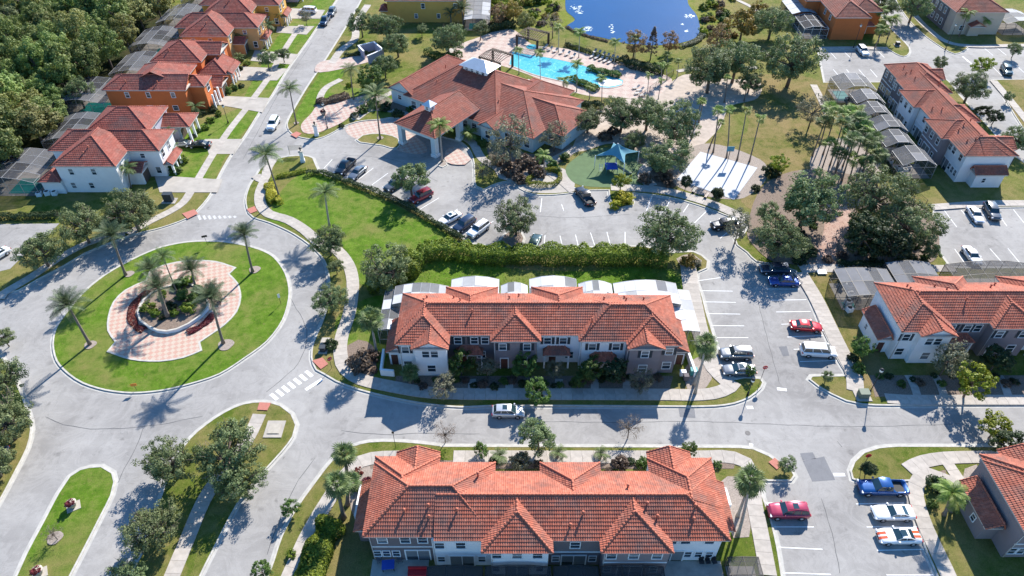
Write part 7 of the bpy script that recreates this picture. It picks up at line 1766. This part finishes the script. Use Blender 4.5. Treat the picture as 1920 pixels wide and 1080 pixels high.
# entrance pylons of the club
for b_, ty, l in (((594,254),231,'white entrance pylon with a finial at the club forecourt'), ((568,303),284,'white entrance pylon at the lawn tip opposite the forecourt')):
    b = G(*b_, ZL); h = TOPH(b_[0], b_[1], ty) - .6; h = max(2.4, min(h, 3.4)); r = empty('entrance_pylon', (b.x, b.y, ZL), R(15)); tag(r, l, 'pylon')
    m = MB(); m.box(-.45, .45, -.45, .45, 0, .5); m.box(-.36, .36, -.36, .36, .5, h); m.build('shaft', M['whitewall'], r); m = MB(); m.box(-.5, .5, -.5, .5, h, h + .15); m.build('cap', M['pot'], r)
    m = MB(); m.lathe((0, 0, h + .15), [(.12, 0), (.08, .2), (.22, .35), (.2, .6), (.03, .8)], 8); m.build('finial', M['black'], r)
b = G(556,290,ZL); r = empty('sign_frame', (b.x, b.y, ZL), R(5)); tag(r, 'grey lattice sign frame beside the lower entrance pylon', 'sign frame')
for x in (-1.3, 1.3): m = MB(); m.tube([(x, 0, 0), (x, 0, 2.2)], .05, 6); m.build('post', M['pot'], r)
for i in range(5): m = MB(); m.box(-1.4, 1.4, -.03, .03, 1.1 + i * .24, 1.2 + i * .24); m.build('slat', M['pot'], r)
# people-free clutter: air conditioners, patio furniture
GA = 'air conditioners beside the diagonal row cages'
for x, y in ((1588,188),(1596,196),(1600,208),(1612,214),(1606,222),(1620,238),(1632,252),(1640,258),(1663,300),(1668,306),(1684,318),(1690,330),(1696,322),(1702,316)):
    b = G(x, y, ZL); r = empty('air_conditioner', (b.x, b.y, ZL), rng.uniform(0, .4)); tag(r, 'white air conditioner in the planting strip along the diagonal row', 'air conditioner', GA)
    m = MB(); m.box(-.42, .42, -.42, .42, 0, .7); m.build('casing', M['trim'], r); m = MB(); m.tube([(0, 0, .70), (0, 0, .73)], .32, 10); m.build('fan_grille', M['black'], r)
for x, y, l in ((1590,540,'uppermost air conditioner beside the grey cage of the right row'), (1594,556,'middle air conditioner beside the grey cage of the right row'), (1589,570,'lower air conditioner beside the grey cage of the right row'), (1591,583,'square white air conditioner nearest the white gable of the right row'), (90,365,'left air conditioner under the side wall of the blue house'), (104,365,'second air conditioner under the side wall of the blue house'), (75,367,'pale box at the corner of the blue house')):
    b = G(x, y, ZL); r = empty('air_conditioner', (b.x, b.y, ZL), rng.uniform(0, .4)); tag(r, l, 'air conditioner')
    m = MB(); m.box(-.45, .45, -.45, .45, 0, .8); m.build('casing', M['trim'], r); m = MB(); m.tube([(0, 0, .80), (0, 0, .83)], .34, 10); m.build('fan_grille', M['black'], r)
# patio of the nearest row
ps = MB(); ps.box(-15.8, -9.4, 29, 37.2, -.02, .16); ps.build('patio', M['slab'])['kind'] = 'structure'
ps = MB(); ps.box(16.6, 23.6, 29, 37.0, -.02, .165); ps.build('patio', M['slab'])['kind'] = 'structure'
def umbrella(x, y, label, col):
    b = G(x, y, 0.16); r = empty('patio_umbrella', (b.x, b.y, .16)); tag(r, label, 'patio umbrella'); m = MB(); m.tube([(0, 0, 0), (0, 0, 2.1)], .03, 6); m.build('pole', M['trim'], r)
    m = MB(); n = 8; vs = [(0, 0, 2.3)] + [(1.2 * math.cos(6.283 * i / n), 1.2 * math.sin(6.283 * i / n), 1.9) for i in range(n)]; m.add(vs, [(0, 1 + i, 1 + (i + 1) % n) for i in range(n)]); m.build('canopy', M[col], r)
b = G(729,1064,.16); r = empty('patio_table', (b.x, b.y, .16), .1); tag(r, 'blue covered patio table outside the slate end unit of the nearest row', 'patio table')
m = MB(); m.box(-.7, .7, -.55, .55, .66, .74); m.build('table_top', M['blueobj'], r)
for x in (-.6, .6):
    for y in (-.45, .45): m = MB(); m.box(x - .04, x + .04, y - .04, y + .04, 0, .66); m.build('leg', M['black'], r)
b = G(784,1075,.16); r = empty('patio_sofa', (b.x, b.y, .16), 0); tag(r, 'dark red patio sofa at the bottom edge beside the blue table', 'patio sofa')
m = MB(); m.box(-1.1, 1.1, -.4, .4, .15, .45); m.build('seat', M['redobj'], r); m = MB(); m.box(-1.1, 1.1, .25, .42, .46, .85); m.build('backrest', M['redobj'], r)
for x, l in ((712,'grey grill under the triple window of the nearest row'), (750,'grey folding chair beside the blue table')):
    b = G(x, 1052, .16); r = empty('patio_chair', (b.x, b.y, .16), .3); tag(r, l, 'patio chair'); m = MB(); m.box(-.28, .28, -.28, .28, .4, .46); m.build('seat', M['slate'], r); m = MB(); m.box(-.28, .28, .24, .3, .47, .95); m.build('backrest', M['slate'], r)
    for xx in (-.24, .24):
        for yy in (-.24, .24): m = MB(); m.box(xx - .02, xx + .02, yy - .02, yy + .02, 0, .4); m.build('leg', M['black'], r)
for i, x in enumerate((1314,1326,1338)):
    b = G(x, 1056, .17); r = empty('patio_chair', (b.x, b.y, .17), .1 * i); tag(r, 'dark patio chair in the row of three before the right end unit windows', 'patio chair', 'three dark patio chairs'); m = MB(); m.box(-.28, .28, -.28, .28, .4, .46); m.build('seat', M['black'], r); m = MB(); m.box(-.28, .28, .24, .3, .47, .95); m.build('backrest', M['black'], r)
# lily pads
def pads(cx, cy, rx, ry, n, seed):
    rs = random.Random(seed); m = MB()
    for _ in range(n):
        a = rs.uniform(0, 6.28); q = rs.random() ** .5; c = G(cx + rx * q * math.cos(a), cy + ry * q * math.sin(a), ZL + .09); s = rs.uniform(.12, .34)
        m.add([(c.x + s * math.cos(t * .785), c.y + s * .8 * math.sin(t * .785), ZL + .085 + rs.uniform(0, .01)) for t in range(8)], [tuple(range(8))])
    m.build('lily_pads', M['lily'])['kind'] = 'stuff'
M['lily'] = plain('lily_pad', (.42, .50, .47), .5, .2, 2)
for i, a in enumerate(((1082,14,10,4,26),(1086,22,8,4,20),(1100,54,12,5,34),(1146,50,4,5,12),(1147,60,5,3,10),(1292,30,10,4,26),(1279,46,3,2,5),(1286,58,5,2,8),(1076,12,12,6,8))): pads(*a, i)
# manholes
for c, l in (((73,450),'manhole cover on the lot behind the left oaks'), ((488,255),'manhole cover on the left road below the white moving car'), ((1402,812),'manhole cover on the through street right of the nearest row'), ((516,803),'round iron cover on the square pad of the path island')):
    w = G(*c); z = .25 if 'pad' in l else 0
    if c[0] == 73: z = .22
    tag(MB().lathe((w.x, w.y, z), [(0.36, 0.0), (0.36, 0.02), (0.3, 0.022)], 14, False).build('manhole_cover', M['cover']), l, 'manhole cover')
# reeds on the pond shore
hedge('pale reeds along the near right shore of the pond', [(1275,90),(1290,86),(1305,80),(1318,68)], 1.6, .7, 'pale', 2600, .14, name='reed_bed')
hedge('low shore plants along the near left shore of the pond', [(1062,52),(1080,62),(1110,72),(1140,80)], .9, .4, 'brown', 1800, .12, name='reed_bed')
